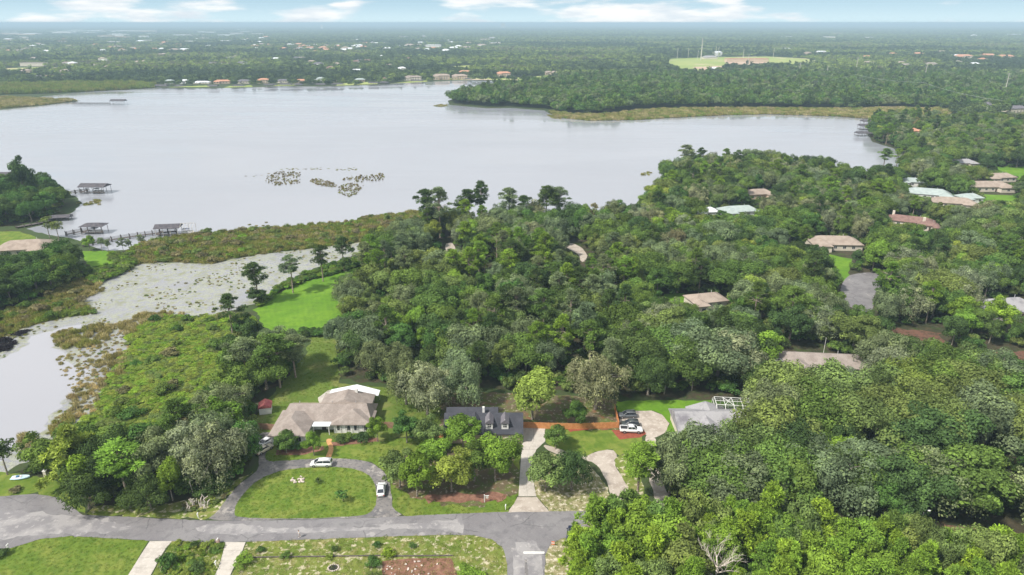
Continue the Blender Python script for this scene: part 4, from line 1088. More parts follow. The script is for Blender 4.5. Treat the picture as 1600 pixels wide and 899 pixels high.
def reeds(name, poly, sp, seed, names, smin, smax, label, keep=1.0, clear=(), zk=1.0, ymax=None):
    X, Y, px, py = sample(poly, sp, seed, clear, ymax=ymax); rng = np.random.default_rng(seed + 5)
    nz = vnoise(X / 9, Y / 9, seed); m = rng.uniform(size=len(X)) < keep; X, Y, nz = X[m], Y[m], nz[m]; n = len(X)
    S = rng.uniform(smin, smax, n); c = np.array([REEDT[k] for k in names])
    ix = np.clip((nz * len(names) + rng.normal(size=n) * .7), 0, len(names) - .01).astype(int)
    scatter(name, 'reed_forms', X, Y, S, S * zk * rng.uniform(.7, 1.3, n), rng.integers(0, 3, n), c[ix] * rng.uniform(.75, 1.25, (n, 1)), label, 'reeds', seed=seed)


reeds('reeds', REEDS, 1.9, 301, ['r1', 'r2', 'r4', 'r2', 'r1'], .9, 1.7, 'tawny and green reed bed between the lake and the lagoon', .92, zk=.65)
bushes('marsh_undergrowth', REEDS, 4.2, 231, ['olive-green', 'bright green', 'brownish', 'olive-green', 'brownish'], .7, 1.7, 'rounded marsh shrubs spread through the reed bed', 'marsh shrubs', zk=.75, keep=.6)
bushes('marsh_undergrowth', LEFT_REEDS, 4.0, 232, ['olive-green', 'mid-green', 'brownish'], .6, 1.5, 'marsh shrubs along the left bank of the lagoon', 'marsh shrubs', zk=.75, keep=.6)
reeds('reeds', SPIT, 3.5, 302, ['r1', 'r3', 'r2'], 1.8, 3.2, 'tan reed spit reaching into the lake at far left', zk=.6)
reeds('reeds', PENIN_REEDS, 3.6, 303, ['r3', 'r2', 'r1', 'r4'], 1.8, 3.2, 'pale straw marsh along the far point shore', zk=.6)
reeds('reeds', FAR_REEDS, 4.5, 304, ['r4', 'r2', 'r4'], 2.5, 4.5, 'green marsh belt on the far left shore', zk=.9)
reeds('reeds', LEFT_REEDS, 1.8, 305, ['r1', 'r2', 'r4'], .8, 1.3, 'mixed reeds along the left bank of the lagoon', .9, zk=.7)
for i, (pl, kp, nm) in enumerate((
        ([(80, 525), (110, 515), (150, 508), (180, 512), (165, 535), (130, 545), (95, 545)], .75, ['r3', 'r1', 'r2']), ([(185, 512), (215, 492), (255, 488), (300, 492), (255, 500), (225, 512), (200, 525)], .7, ['r3', 'r1']),
        ([(140, 566), (170, 556), (200, 552), (205, 568), (190, 590), (160, 580)], .7, ['r1', 'r3']), ([(96, 640), (115, 612), (160, 585), (165, 605), (150, 640), (118, 665)], .5, ['r3', 'r5', 'r1']),
        ([(75, 670), (105, 648), (112, 665), (85, 682)], .8, ['r1', 'r2']), ([(20, 700), (45, 668), (62, 664), (60, 680), (30, 712)], .28, ['r3']),
        ([(105, 450), (150, 438), (165, 452), (130, 470)], .5, ['r1', 'r3']))):
    reeds('reeds', pl, 1.5, 320 + i, nm, .6, 1.25, ['brown reed tangle in the middle of the lagoon', 'reed fringe at the tip of the swamp', 'reed fringe halfway down the swamp edge', 'straw-coloured reed fringe at the pond edge', 'dense brown reed clump by the near pond', 'sparse reed tufts in the open pond', 'reed patch at the head of the lagoon'][i], kp, zk=.8)
reeds('lagoon_reeds', POND, 7.0, 340, ['r1', 'r2', 'r4'], .25, .7, 'small dark tufts dotted over the lily-covered lagoon', .25, clear=[POND_OPEN, REEDS], zk=.5)
for i, pl in enumerate(([(414, 286), (415, 276), (440, 268), (470, 270), (468, 288), (430, 290)], [(484, 284), (490, 278), (525, 286), (526, 293), (500, 292)], [(528, 302), (530, 292), (545, 285), (568, 290), (560, 303), (545, 308)],
                        [(535, 282), (545, 276), (600, 272), (602, 282), (560, 286)], [(372, 277), (430, 270), (440, 264), (520, 262), (522, 264.5), (445, 267), (400, 276)], [(520, 264), (560, 262), (560, 266), (530, 268)])):
    reeds('reeds', pl, 1.2 if i < 4 else 2.4, 350 + i, ['r1', 'd1', 'd1', 'r2'] if i < 4 else ['d1', 'r2'], .2 if i < 4 else .5, .6 if i < 4 else .9, ['ragged reed islet on the left of the mid-lake cluster', 'long brown reed mound in the mid-lake cluster', 'rounded reed mound nearest the camera in the mid-lake cluster',
          'row of reed spikes on the right of the mid-lake cluster', 'thin floating weed line behind the mid-lake islets', 'short floating weed line right of the islets'][i], (.24, .7, .5, .26, .5, .5)[i], zk=(1.0, .7, .7, 1.4, .15, .15)[i])
for i, pl in enumerate(([(676, 166), (690, 163), (702, 165), (690, 168)], [(852, 178), (870, 181), (878, 187), (862, 185)], [(998, 272), (1015, 268), (1022, 272), (1010, 276)], [(1018, 290), (1030, 286), (1034, 292), (1024, 294)], [(1026, 285), (1045, 276), (1060, 292), (1046, 300)], [(120, 318), (155, 314), (158, 320), (135, 322)], [(144, 312), (158, 311), (158, 317), (146, 317)], [(380, 352), (420, 347), (430, 352), (400, 356)])):
    reeds('reeds', pl, 2.0, 370 + i, ['r2', 'r1'], .7, 1.2, ['weed streak off the far point tip', 'reed fringe below the far point', 'small weed raft off the near shore point', 'little weed raft beside the near shore point', 'reeds at the foot of the near shore point', 'weed line off the left point', 'small weed raft off the left point', 'lily patch off the reed bed'][i], (.7, .8, .5, .6, .95, .6, .8, .25)[i], zk=.4)

clustered('lagoon_reeds', POND, 1.7, 345, ['r1', 'r2', 'r4', 'r3'], .18, .55, 'irregular patches of weed and short reed over the lagoon', [POND_OPEN, REEDS], .60, 9)
clustered('lagoon_reeds', [(90, 560), (190, 500), (215, 520), (200, 560), (165, 610), (120, 680), (60, 720), (40, 705), (100, 640)], 1.3, 346, ['r1', 'r3', 'r5'], .25, .7, 'ragged straw-coloured reed tufts where pond meets swamp', [], .52, 7)

TONES['blackish'] = (.022, .018, .026)
bushes('dark_weeds', [(-30, 530), (20, 529), (27, 541), (12, 550), (-30, 552)], 1.3, 235, ['blackish'], .5, .9, 'dark purplish weed mat at the left edge of the pond', 'weeds', zk=.5, keep=.8)
bushes('dark_weeds', [(18, 524), (30, 519), (46, 516.5), (45, 520), (32, 526), (22, 527)], 1.3, 236, ['blackish'], .4, .7, 'small dark weed streak above the left edge weed mat', 'weeds', zk=.5, keep=.8)

# grass tufts and weeds for the nearer lawns
library('grass_forms', [reed_mesh(40 + s, 26, .22, .45, .035) for s in range(3)])


def grass(poly, sp, seed, tint, label, S=(.8, 1.5), clear=()):
    X, Y, px, py = sample(poly, sp, seed, clear); rng = np.random.default_rng(seed); n = len(X)
    s = rng.uniform(*S, n); scatter('grass', 'grass_forms', X, Y, s, s, rng.integers(0, 3, n), np.array(tint)[rng.integers(0, len(tint), n)] * rng.uniform(.8, 1.25, (n, 1)), label, 'grass', Z=.05, seed=seed)


GT = [(.10, .17, .02), (.16, .20, .035), (.08, .13, .018)]
grass(SWLAWN, .8, 401, GT, 'mown grass of the big lawn by the road', (.5, 1.0)); grass(ISLAND_A, .8, 402, GT, 'mown grass of the oval island', (.5, 1.0))
grass(SOUTHYARD, .9, 403, [(.15, .17, .05), (.30, .27, .13), (.11, .15, .03), (.40, .36, .20)], 'patchy dry weeds and grass south of the road', (.6, 1.5)); grass(GARDEN, .8, 404, [(.08, .15, .02), (.14, .20, .03)], 'weedy green ground cover between the two drives', (.8, 1.8))
grass(BACK_A, 1.1, 405, [(.14, .17, .035), (.10, .15, .02)], 'rough grass behind the taupe-roofed house', (.6, 1.2)); grass(LAWN_FRONT, .9, 406, GT, 'front yard grass along the road', (.5, 1.1), [MULCH_FRONT])
grass(CORNER, .8, 407, [(.45, .40, .25), (.14, .16, .05), (.3, .26, .15)], 'dry weeds on the sandy corner verge', (.6, 1.3)); grass(LAWN_C2, .9, 408, [(.22, .2, .09), (.14, .15, .04)], 'dry grass between the drives', (.5, 1.2))

# ------------------------------------------------------------------ far country: trees, groves, fields
FAR_FIELDS = [([(1045, 92), (1120, 89.5), (1200, 88.5), (1262, 92), (1282, 97), (1262, 105), (1190, 103.5), (1130, 107), (1098, 118.5), (1062, 112), (1040, 103)], 'f'), ([(1132, 96), (1190, 94.5), (1202, 99), (1180, 102), (1140, 103)], 's'),
              ([(1080, 105), (1130, 103), (1134, 112), (1110, 114)], 's'), ([(8, 107), (60, 105), (118, 107), (120, 112), (60, 111.5), (28, 116), (6, 113)], 'f'), ([(700, 104), (740, 102), (745, 111), (700, 111)], 'f'),
              ([(800, 122), (860, 118), (880, 122), (850, 125), (800, 126)], 'f'), ([(150, 96), (230, 94), (240, 99), (160, 101)], 'f'), ([(880, 96), (960, 94), (975, 98), (890, 100)], 'f'), ([(1350, 64), (1500, 62), (1600, 64), (1600, 67.5), (1400, 67)], 'f'), ([(918, 119), (975, 117.5), (982, 124), (925, 122)], 's'), ([(606, 131), (640, 127.5), (665, 126), (668, 128), (640, 129.5)], 'f'), ([(672, 125), (720, 122), (770, 121.5), (860, 122), (860, 126), (790, 125.5), (720, 125)], 'f'),
              ([(262, 137), (300, 136.5), (330, 136.5), (328, 134), (290, 135)], 'f'), ([(350, 137.5), (395, 136), (392, 133.5), (360, 134.5)], 'f'), ([(428, 134.5), (460, 134), (468, 131.5), (440, 131)], 'f'), ([(524, 134.5), (552, 133.5), (556, 130), (530, 130.5)], 'f'), ([(556, 133), (590, 132), (590, 128.5), (566, 129)], 'f'), ([(1348, 168), (1400, 166), (1480, 170), (1400, 172)], 's'), ([(600, 114), (660, 110), (665, 113), (610, 116)], 'f')]
for i, (pl, k) in enumerate(FAR_FIELDS): sheet('field' if k == 'f' else 'bare_ground', pl, .06 + .012 * i, M_FIELD if k == 'f' else M_SAND, 3)
low_forms = []
for s in range(6):
    c, C = crown_mesh('crown', 500 + s, 6.5, 10.5, 1.2, 26, 420, .95, clump=.36, lump=.5); low_forms.append(c)
for s in range(2):
    c, C = pine_parts(520 + s, 15, 3.4, 5.5, 18, 14, 1.1, .5, 1.5); low_forms.append(c)
library('far_forms', low_forms)
mid_forms = []
for s in range(6):
    c, C = crown_mesh('crown', 540 + s, 6.5, 11.5, 1.5, 44, 2200, .50, clump=.28, lump=.55); mid_forms.append(c)
for s in range(3):
    c, C = pine_parts(560 + s, 16, 3.6, 6.0, 30, 45, .60, .4, 1.4); mid_forms.append(c)
library('mid_forms', mid_forms)


def grove(seed):
    rng = np.random.default_rng(seed); cs = []; nr = []; tn = []
    for i in range(26):
        cx, cy = rng.uniform(-60, 60, 2); r = rng.uniform(7, 11); h = rng.uniform(7, 13)
        s = sph(rng, 26, -.1); c = s * np.array([r, r, h * .5]) * rng.uniform(.75, 1.05, (26, 1)) + np.array([cx, cy, h * .5])
        cs.append(c); nr.append(s + rng.normal(size=(26, 3)) * .45); tn.append(np.full(26, rng.uniform(.1, .9)) + rng.uniform(-.15, .15, 26))
    return quads_mesh('grove_form', np.concatenate(cs), np.concatenate(nr), 4.0, 2.8, np.concatenate(tn), M_LEAF, seed=seed)


library('grove_forms', [grove(700 + i) for i in range(6)])
FAR_CLEAR = [LAKE, SPIT, FAR_REEDS, PENIN_REEDS] + [f[0] for f in FAR_FIELDS]
# buildings of the far country, px, py of the base, width, depth, height, roof, kind words
FARB = []
ONES = 'first second third fourth fifth sixth seventh eighth ninth tenth eleventh twelfth thirteenth fourteenth fifteenth sixteenth seventeenth eighteenth nineteenth twentieth'.split()


def ordinal(n):
    return ONES[n] if n < 20 else ('twenty-' + ONES[n - 20] if n < 29 else ('thirtieth' if n == 29 else 'thirty-' + ONES[n - 30]))


_rb = random.Random(77)
for x, y, w, d, h, rf, wl, lab in (
        (264, 131.5, 13, 9, 7, 'mint', M_WHITE, 'white-roofed lake house, first from the left on the far shore'), (288, 131.5, 13, 9, 7, 'white', M_WHITE, 'white-roofed lake house beside the first on the far shore'), (315, 131.5, 26, 9, 4.5, 'white', M_CREAM, 'long low white roof on the far shore'),
        (347, 131, 26, 10, 6, 'terracotta', M_TAN, 'wide terracotta-roofed lake house near the brown dock'), (380, 131, 20, 10, 6.5, 'dark', M_CREAM, 'dark-gabled lake house on the far shore'), (411, 130.5, 18, 10, 8, 'terracotta', M_TAN, 'square orange-roofed villa on the far shore'),
        (441, 130, 18, 9, 6, 'dark', M_CREAM, 'dark-roofed lake house behind a lawn'), (470, 130, 22, 10, 6, 'terracotta', M_TAN, 'tan and terracotta lake house left of the pavilion'), (501, 128, 15, 10, 7.5, 'mint', M_WHITE, 'pale pavilion-roofed lake house'),
        (492, 129.5, 9, 7, 5, 'white', M_WHITE, 'small white roof beside the pavilion'), (518, 129, 14, 9, 5, 'redbrown', M_TAN, 'brown-roofed lake house right of the pavilion'), (562, 128, 18, 10, 5.5, 'mint', M_TAN, 'pale green-roofed lake house behind lawn'),
        (598, 127, 13, 9, 6, 'redbrown', M_TAN, 'small brown lake house beside the dock row'), (645, 126, 30, 12, 8, 'taupe', M_CREAM, 'large cream mansion with twin chimneys by the lake'), (690, 125, 30, 13, 10, 'tan', M_TAN, 'sprawling tan villa, left wing cluster'),
        (718, 124.5, 28, 13, 9, 'tan', M_TAN, 'sprawling tan villa right beside the other'), (726, 117, 24, 12, 8, 'terracotta', M_TAN, 'terracotta villa standing behind the tan villas'), (787, 120, 26, 12, 9, 'terracotta', M_TAN, 'pink-tan villa on the far lawn left of the point'),
        (857, 117, 12, 10, 7, 'tan', M_TAN, 'small tan house on the lawn beyond the point'), (866, 117, 12, 10, 7, 'tan', M_CREAM, 'twin small tan house on the lawn beyond the point'), (558, 113, 24, 9, 6, 'white', M_WHITE, 'lone long white roof above the far shore trees'),
        (1168, 97, 110, 26, 9, 'terracotta', M_TAN, 'long pinkish plant building on the cleared field'), (1110, 92.5, 40, 20, 9, 'grey', M_CREAM, 'grey building between the masts on the cleared field'), (1122, 88, 26, 14, 14, 'white', M_WHITE, 'pale block beside the paired masts'),
        (1118, 110, 24, 14, 6, 'white', M_WHITE, 'white shed at the edge of the cleared field'), (1228, 80, 40, 16, 10, 'white', M_CREAM, 'pale-roofed building beyond the cleared field'), (1262, 89, 20, 14, 14, 'tan', M_TAN, 'tan tower-like house right of the field'),
        (1283, 86, 30, 10, 12, 'white', M_WHITE, 'white gabled roof right of the cleared field'), (1396, 88, 22, 14, 10, 'terracotta', M_CREAM, 'small terracotta villa in the far right woods'), (1437, 88, 30, 16, 11, 'terracotta', M_CREAM, 'cream villa with orange roof in far right woods'),
        (1507, 93, 44, 18, 13, 'terracotta', M_CREAM, 'left cream and orange villa of the far right pair'), (1495, 91, 34, 16, 10, 'white', M_CREAM, 'white wing beside the left orange villa'), (1545, 91, 40, 18, 12, 'terracotta', M_TAN, 'middle orange-roofed villa at far right'),
        (1572, 93, 44, 18, 12, 'terracotta', M_TAN, 'right-hand orange-roofed villa at far right'), (1355, 134, 34, 16, 5, 'white', M_WHITE, 'flat white roof glimpsed below the pylons'), (1550, 133, 36, 16, 6, 'white', M_WHITE, 'flat pale roof beside the tallest pale pole'),
        (677, 77, 60, 22, 17, 'white', M_WHITE, 'pale gabled hall standing above the far trees'), (786, 45, 75, 40, 99, 'grey', M_CREAM, 'lone tower block on the horizon'), (503, 47, 24, 24, 70, 'white', M_WHITE, 'small white tower near the horizon'),
        (60, 124, 26, 12, 6, 'dark', M_TAN, 'grey-pink roofed house beside the far left field'), (75, 123, 24, 12, 6, 'redbrown', M_TAN, 'brown-roofed house right of the far left field'), (100, 122, 26, 12, 6, 'redbrown', M_CREAM, 'brown-roofed house by the marsh belt'),
        (50, 104, 60, 16, 9, 'taupe', M_CREAM, 'long taupe building behind the far left field'), (113, 104, 20, 12, 8, 'white', M_WHITE, 'small white roof behind the far left field')):
    FARB.append((x, y, w, d, h, rf, wl, lab, None))


def farrow(x0, x1, y0, y1, n, w, h, roofs, lab, grp, d=None):
    xs = sorted(_rb.uniform(x0, x1) for i in range(n))
    for i in range(n):
        rf = _rb.choice(roofs)
        FARB.append((xs[i], _rb.uniform(y0, y1), _rb.uniform(*w), _rb.uniform(14, 22) if d is None else d, _rb.uniform(*h), rf, _rb.choice([M_CREAM, M_WHITE, M_TAN]), f"{rf} roof, {ordinal(i)} from the left of the {grp}", grp))


HSE = ['terracotta', 'white', 'tan', 'white', 'taupe', 'terracotta']
farrow(0, 340, 72, 84, 38, (18, 34), (9, 13), HSE, 'distant pale or orange roofed house in the far left suburb', 'houses of the far left suburb')
farrow(395, 560, 72, 84, 38, (18, 34), (9, 14), HSE, 'distant roof in the suburb beyond the lake villas', 'houses of the far middle suburb')
farrow(0, 460, 60, 71, 30, (30, 60), (10, 15), ['white', 'tan', 'white', 'terracotta'], '', 'belt of roofs below the warehouses', 24)
farrow(560, 700, 70, 84, 16, (18, 34), (9, 14), HSE, 'distant roof left of the point woods', 'houses beyond the point')
farrow(80, 160, 48.5, 54, 14, (90, 190), (14, 20), ['white'], 'very distant white warehouse in the left cluster', 'far left warehouse cluster', 80)
farrow(186, 224, 50, 53, 4, (160, 280), (18, 24), ['white'], 'very distant wide white warehouse right of the main cluster', 'wide white warehouses', 90)
farrow(0, 70, 51, 57, 7, (90, 160), (12, 18), ['white'], 'very distant white roof at the left edge', 'left edge warehouses', 60)
farrow(160, 300, 55, 62, 12, (50, 120), (12, 18), ['white', 'tan'], 'very distant low white roof below the warehouses', 'low roofs below the warehouses', 50)
farrow(310, 460, 44, 60, 16, (60, 150), (12, 20), ['white', 'tan'], 'very distant pale roof near the horizon left of centre', 'horizon roofs left of centre', 60)
farrow(460, 800, 58, 76, 16, (24, 60), (10, 16), ['white', 'tan', 'grey'], 'distant pale roof in the woods beyond the lake', 'scattered roofs beyond the lake', 24)
farrow(700, 780, 69, 80, 9, (20, 40), (10, 14), ['white', 'tan'], 'distant roof beyond the point tip', 'roofs beyond the point tip')
farrow(1000, 1600, 50, 62, 9, (40, 90), (12, 18), ['white', 'tan'], 'very distant pale roof in the right-hand forest', 'roofs in the far right forest', 40)
farrow(330, 660, 92, 112, 20, (14, 24), (8.5, 11), ['dark', 'redbrown', 'taupe', 'tan', 'white'], 'roof half hidden in the trees behind the far shore', 'roofs behind the far shore', 12)
farrow(0, 330, 88, 118, 12, (14, 24), (8.5, 11), ['tan', 'taupe', 'white'], 'roof half hidden in the far left trees', 'roofs in the far left trees', 12)
farrow(1290, 1560, 84, 108, 10, (14, 26), (9, 12), ['tan', 'taupe', 'terracotta', 'white'], 'roof half hidden in the far right woods', 'roofs in the far right woods', 12)
for x, y, w, d, h, *_ in FARB:
    p = P(x, y); HOUSE_CLEAR.append((p.x, p.y, w * .62 + 3)); k = 1 - (w * .9) / p.length; HOUSE_CLEAR.append((p.x * k, p.y * k, w * .55))
    if y > 86: k = 1 - (w * 1.6) / p.length; HOUSE_CLEAR.append((p.x * k, p.y * k, w * .45))


def far_wood():
    rng = np.random.default_rng(9)
    # peninsula + right-hand suburb trees at middle detail
    X1, Y1, px, py = sample(PENIN, 8.6, 61, [PENIN_REEDS, LAKE]); n = len(X1)
    s = rng.uniform(.75, 1.25, n)
    idx = np.where(rng.uniform(size=n) < .10, rng.integers(6, 9, n), rng.integers(0, 6, n))
    scatter('point_woodland', 'mid_forms', X1, Y1, s, s * rng.uniform(.85, 1.15, n), idx, tints(rng, n, ['dark green', 'grey-green', 'mid-green', 'deep green', 'mid-green']), 'dark woodland covering the point across the lake', 'woodland', seed=61)
    # far plain, spacing grows with distance
    Xs = []; Ys = []; Ss = []
    for y0, y1, sp in ((520, 1500, 10.5), (1500, 2400, 12.5), (2400, 3900, 17)):
        gx = np.arange(-.86 * y1 - 60, .86 * y1 + 60, sp); gy = np.arange(y0, y1, sp)
        X, Y = np.meshgrid(gx, gy); X = X.ravel() + rng.uniform(-.45, .45, X.size) * sp; Y = Y.ravel() + rng.uniform(-.45, .45, Y.size) * sp
        m = np.abs(X) < .84 * Y + 60; X, Y = X[m], Y[m]
        px, py = to_px(X, Y)
        ok = np.ones(len(X), bool)
        for c in FAR_CLEAR + [PENIN, WOOD_R, WOOD_LT]: ok &= ~inside(c, px, py)
        ok &= (py < 180) | (px > 1500)
        ok &= ~((px < 700) & (py > 134))
        ok &= ~((py > 150) & (px < 1300))
        gap = vnoise(X / 60, Y / 60, 5); ok &= (gap > .10) | (rng.uniform(size=len(X)) < .35)
        X, Y = X[ok], Y[ok]
        if y0 < 3000:
            f = free_of_houses(X, Y); X, Y = X[f], Y[f]
        Xs.append(X); Ys.append(Y); Ss.append(np.full(len(X), sp / 10.5))
    X = np.concatenate(Xs); Y = np.concatenate(Ys); S = np.concatenate(Ss) * rng.uniform(.65, 1.15, len(X)); n = len(X)
    nz = vnoise(X / 170, Y / 170, 8); nz2 = vnoise(X / 420, Y / 420, 2)
    base = np.array([(.045, .070, .035), (.085, .120, .048), (.165, .215, .060), (.150, .155, .100)])
    k = np.clip((nz * 3.0 + nz2 * 2.2 + rng.normal(size=n) * .5 - 1.0), 0, 3.99).astype(int)
    T = base[k] * rng.uniform(.8, 1.25, (n, 1))
    idx = np.where(rng.uniform(size=n) < .15, rng.integers(6, 8, n), rng.integers(0, 6, n))
    ZS = np.minimum(S, 1.15) * rng.uniform(.62, 1.02, n)
    scatter('far_woodland', 'far_forms', X, Y, S, ZS, idx, T, 'tree-covered suburbs stretching away beyond the lake', 'woodland', seed=62)
    # groves out towards the horizon
    Xs = []; Ys = []; Ss = []
    for y0, y1, sp in ((3800, 7000, 95), (7000, 12000, 150), (12000, 24000, 260)):
        gx = np.arange(-.86 * y1, .86 * y1, sp); gy = np.arange(y0, y1, sp)
        X, Y = np.meshgrid(gx, gy); X = X.ravel() + rng.uniform(-.4, .4, X.size) * sp; Y = Y.ravel() + rng.uniform(-.4, .4, Y.size) * sp
        m = (np.abs(X) < .84 * Y) & (vnoise(X / 500, Y / 500, 12) > .12); X, Y = X[m], Y[m]
        if y0 < 7000: f = free_of_houses(X, Y); X, Y = X[f], Y[f]
        Xs.append(X); Ys.append(Y); Ss.append(np.full(len(X), sp / 100))
    X = np.concatenate(Xs); Y = np.concatenate(Ys); S = np.concatenate(Ss) * rng.uniform(.8, 1.2, len(X)); n = len(X)
    nz = vnoise(X / 900, Y / 900, 21) * .6 + vnoise(X / 3000, Y / 1500, 22) * .4 + np.clip(X / Y, -.2, .7) * .30  # groves turn brighter yellow-green to the right: sunlight put into the leaf tint
    T = np.array([.055, .085, .048])[None, :] * (1 - nz)[:, None] + np.array([.155, .20, .055])[None, :] * np.clip(nz, 0, 1)[:, None] * .9
    scatter('horizon_woodland', 'grove_forms', X, Y, S, np.minimum(S, 1.3), rng.integers(0, 6, n), T, 'flat forest reaching the horizon', 'woodland', seed=63)


far_wood()


# ------------------------------------------------------------------ buildings
def roof_block(mb, x0, x1, y0, y1, zb, rise, axis='x', hip=1.0, over=.5, th=.18):
    x0 -= over; x1 += over; y0 -= over; y1 += over
    if axis == 'x':
        ym = (y0 + y1) / 2; h = min((y1 - y0) / 2, (x1 - x0) / 2 - .05) * hip
        r0, r1 = (x0 + h, ym, zb + rise), (x1 - h, ym, zb + rise)
        b = [(x0, y0), (x1, y0), (x1, y1), (x0, y1)]
        v = [(*p, zb - th) for p in b] + [(*p, zb) for p in b] + [r0, r1]
        f = [(0, 1, 2, 3), (0, 1, 5, 4), (1, 2, 6, 5), (2, 3, 7, 6), (3, 0, 4, 7), (4, 5, 9, 8), (6, 7, 8, 9), (5, 6, 9), (7, 4, 8)]
    else:
        xm = (x0 + x1) / 2; h = min((x1 - x0) / 2, (y1 - y0) / 2 - .05) * hip
        r0, r1 = (xm, y0 + h, zb + rise), (xm, y1 - h, zb + rise)
        b = [(x0, y0), (x1, y0), (x1, y1), (x0, y1)]
        v = [(*p, zb - th) for p in b] + [(*p, zb) for p in b] + [r0, r1]
        f = [(0, 1, 2, 3), (0, 1, 5, 4), (1, 2, 6, 5), (2, 3, 7, 6), (3, 0, 4, 7), (5, 6, 9, 8), (7, 4, 8, 9), (4, 5, 8), (6, 7, 9)]
    mb.add(v, f)


def window(root, x, y, z, w, h, face=-1, axis='x', mt=M_TRIM):
    """framed window with a recessed pane and a glazing bar"""
    f = MB(); g = MB(); t = .08
    if axis == 'x':
        a, b = sorted((y, y + face * .05)); f.box(x - w / 2, x + w / 2, a, b, z, z + t); f.box(x - w / 2, x + w / 2, a, b, z + h - t, z + h)
        f.box(x - w / 2, x - w / 2 + t, a, b, z + t, z + h - t); f.box(x + w / 2 - t, x + w / 2, a, b, z + t, z + h - t); f.box(x - .03, x + .03, a, b, z + t, z + h - t)
        c, d = sorted((y, y + face * .02)); g.box(x - w / 2 + t, x + w / 2 - t, c, d, z + t, z + h - t)
    else:
        a, b = sorted((x, x + face * .05)); f.box(a, b, y - w / 2, y + w / 2, z, z + t); f.box(a, b, y - w / 2, y + w / 2, z + h - t, z + h)
        f.box(a, b, y - w / 2, y - w / 2 + t, z + t, z + h - t); f.box(a, b, y + w / 2 - t, y + w / 2, z + t, z + h - t)
        c, d = sorted((x, x + face * .02)); g.box(c, d, y - w / 2 + t, y + w / 2 - t, z + t, z + h - t)
    o = f.build('window', mt, root); g.build('pane', M_GLASS, o); return o


def door(root, x, y, z, w=1.0, h=2.1, m=M_DOOR):
    o = MB().box(x - w / 2, x + w / 2, y - .06, y, z, z + h).build('door', m, root)
    MB().box(x + w / 2 - .14, x + w / 2 - .08, y - .11, y - .06, z + 1.0, z + 1.06).build('handle', M_METAL, o); return o


def house(px, py, w, d, rot, roof, wall, hw, label):
    p = P(px, py); rnd = random.Random(int(px * 7 + py)); root = empty('house', (p.x, p.y, .05), R(rot))
    tag(root, label, 'house')
    MB().box(-w / 2, w / 2, 0, d, 0, hw).build('wall', wall, root)
    wl = w * rnd.uniform(.28, .36); side = rnd.choice((-1, 1)); x0 = side * w / 2 - (wl if side > 0 else 0)
    MB().box(x0 + .02, x0 + wl - .02, -3.0, -.003, 0, hw - .02).build('front_wing', wall, root)
    mb = MB(); rise = d / 2 * .42 + .3
    roof_block(mb, -w / 2, w / 2, 0, d, hw, rise, 'x', .9)
    roof_block(mb, x0, x0 + wl, -3.0, d * .5, hw + .02, wl / 2 * .45 + .2, 'y', .95)
    r = mb.build('roof', ROOFS[roof], root)
    if 'chimney' in label: MB().box(-w * .38, -w * .38 + 1.1, d * .55, d * .55 + 1.1, hw + .5, hw + rise + 1.6).build('chimney', M_CREAM, r)
    MB().tube([(w * .2, d * .62, hw + rise * .4), (w * .2, d * .62, hw + rise + .5)], .12, 6).build('vent', M_METAL, r)
    for k in range(int(w // 4)):
        x = -w / 2 + 2 + k * 4
        if not (x0 - .8 < x < x0 + wl + .8): window(root, x, -.003, .9, 1.5, 1.3)
    window(root, x0 + wl / 2, -3.0, .9, 1.6, 1.3)
    door(root, (x0 - 1.2) if side > 0 else (x0 + wl + 1.2), -.003, 0)
    if hw > 4.5:
        for k in range(int(w // 4)): window(root, -w / 2 + 2 + k * 4, -.003, 3.2, 1.4, 1.2)
    return root


for h in HOUSES: house(*h)


def far_building(x, y, w, d, h, rf, wl, label, grp):
    p = P(x, y); rnd = random.Random(int(x * 13 + y * 7)); root = empty('far_building' if w > 50 else 'far_house', (p.x, p.y, .2), rnd.uniform(-.35, .35) if grp else rnd.uniform(-.1, .1))
    tag(root, label, 'building' if w > 50 else 'house', grp)
    big = w > 50 or h > 30
    rise = h * .06 if big else d / 2 * .42
    hw = h - rise if not big else h * .92
    n = 1 if (grp and p.y > 2500) or big else 2
    mb = MB().box(-w / 2, w / 2, 0, d, 0, hw)
    if n == 2: mb.box(-w / 2 + .4, -w / 2 + w * .38, -3.5, -.01, 0, hw * .8)
    mb.build('wall', wl, root)
    r = MB(); roof_block(r, -w / 2, w / 2, 0, d, hw, rise, 'x', .9, .6)
    if n == 2: roof_block(r, -w / 2 + .4, -w / 2 + w * .38, -3.5, d * .4, hw * .8, w * .19 * .45, 'y', .9, .4)
    r.build('roof', ROOFS[rf], root)
    if p.y < 1700 and not grp:
        for k in range(max(2, int(w // 4.5))):
            xx = -w / 2 + 2.2 + k * 4.5
            yy = -3.5 if xx < -w / 2 + w * .38 - .6 else -.003
            if xx < w / 2 - 1: window(root, xx, yy, 1.0, 2.0, 1.8); (hw > 5.4 and yy > -1) and window(root, xx, yy, 3.6, 1.8, 1.5)
    return root


for b in FARB: far_building(*b)

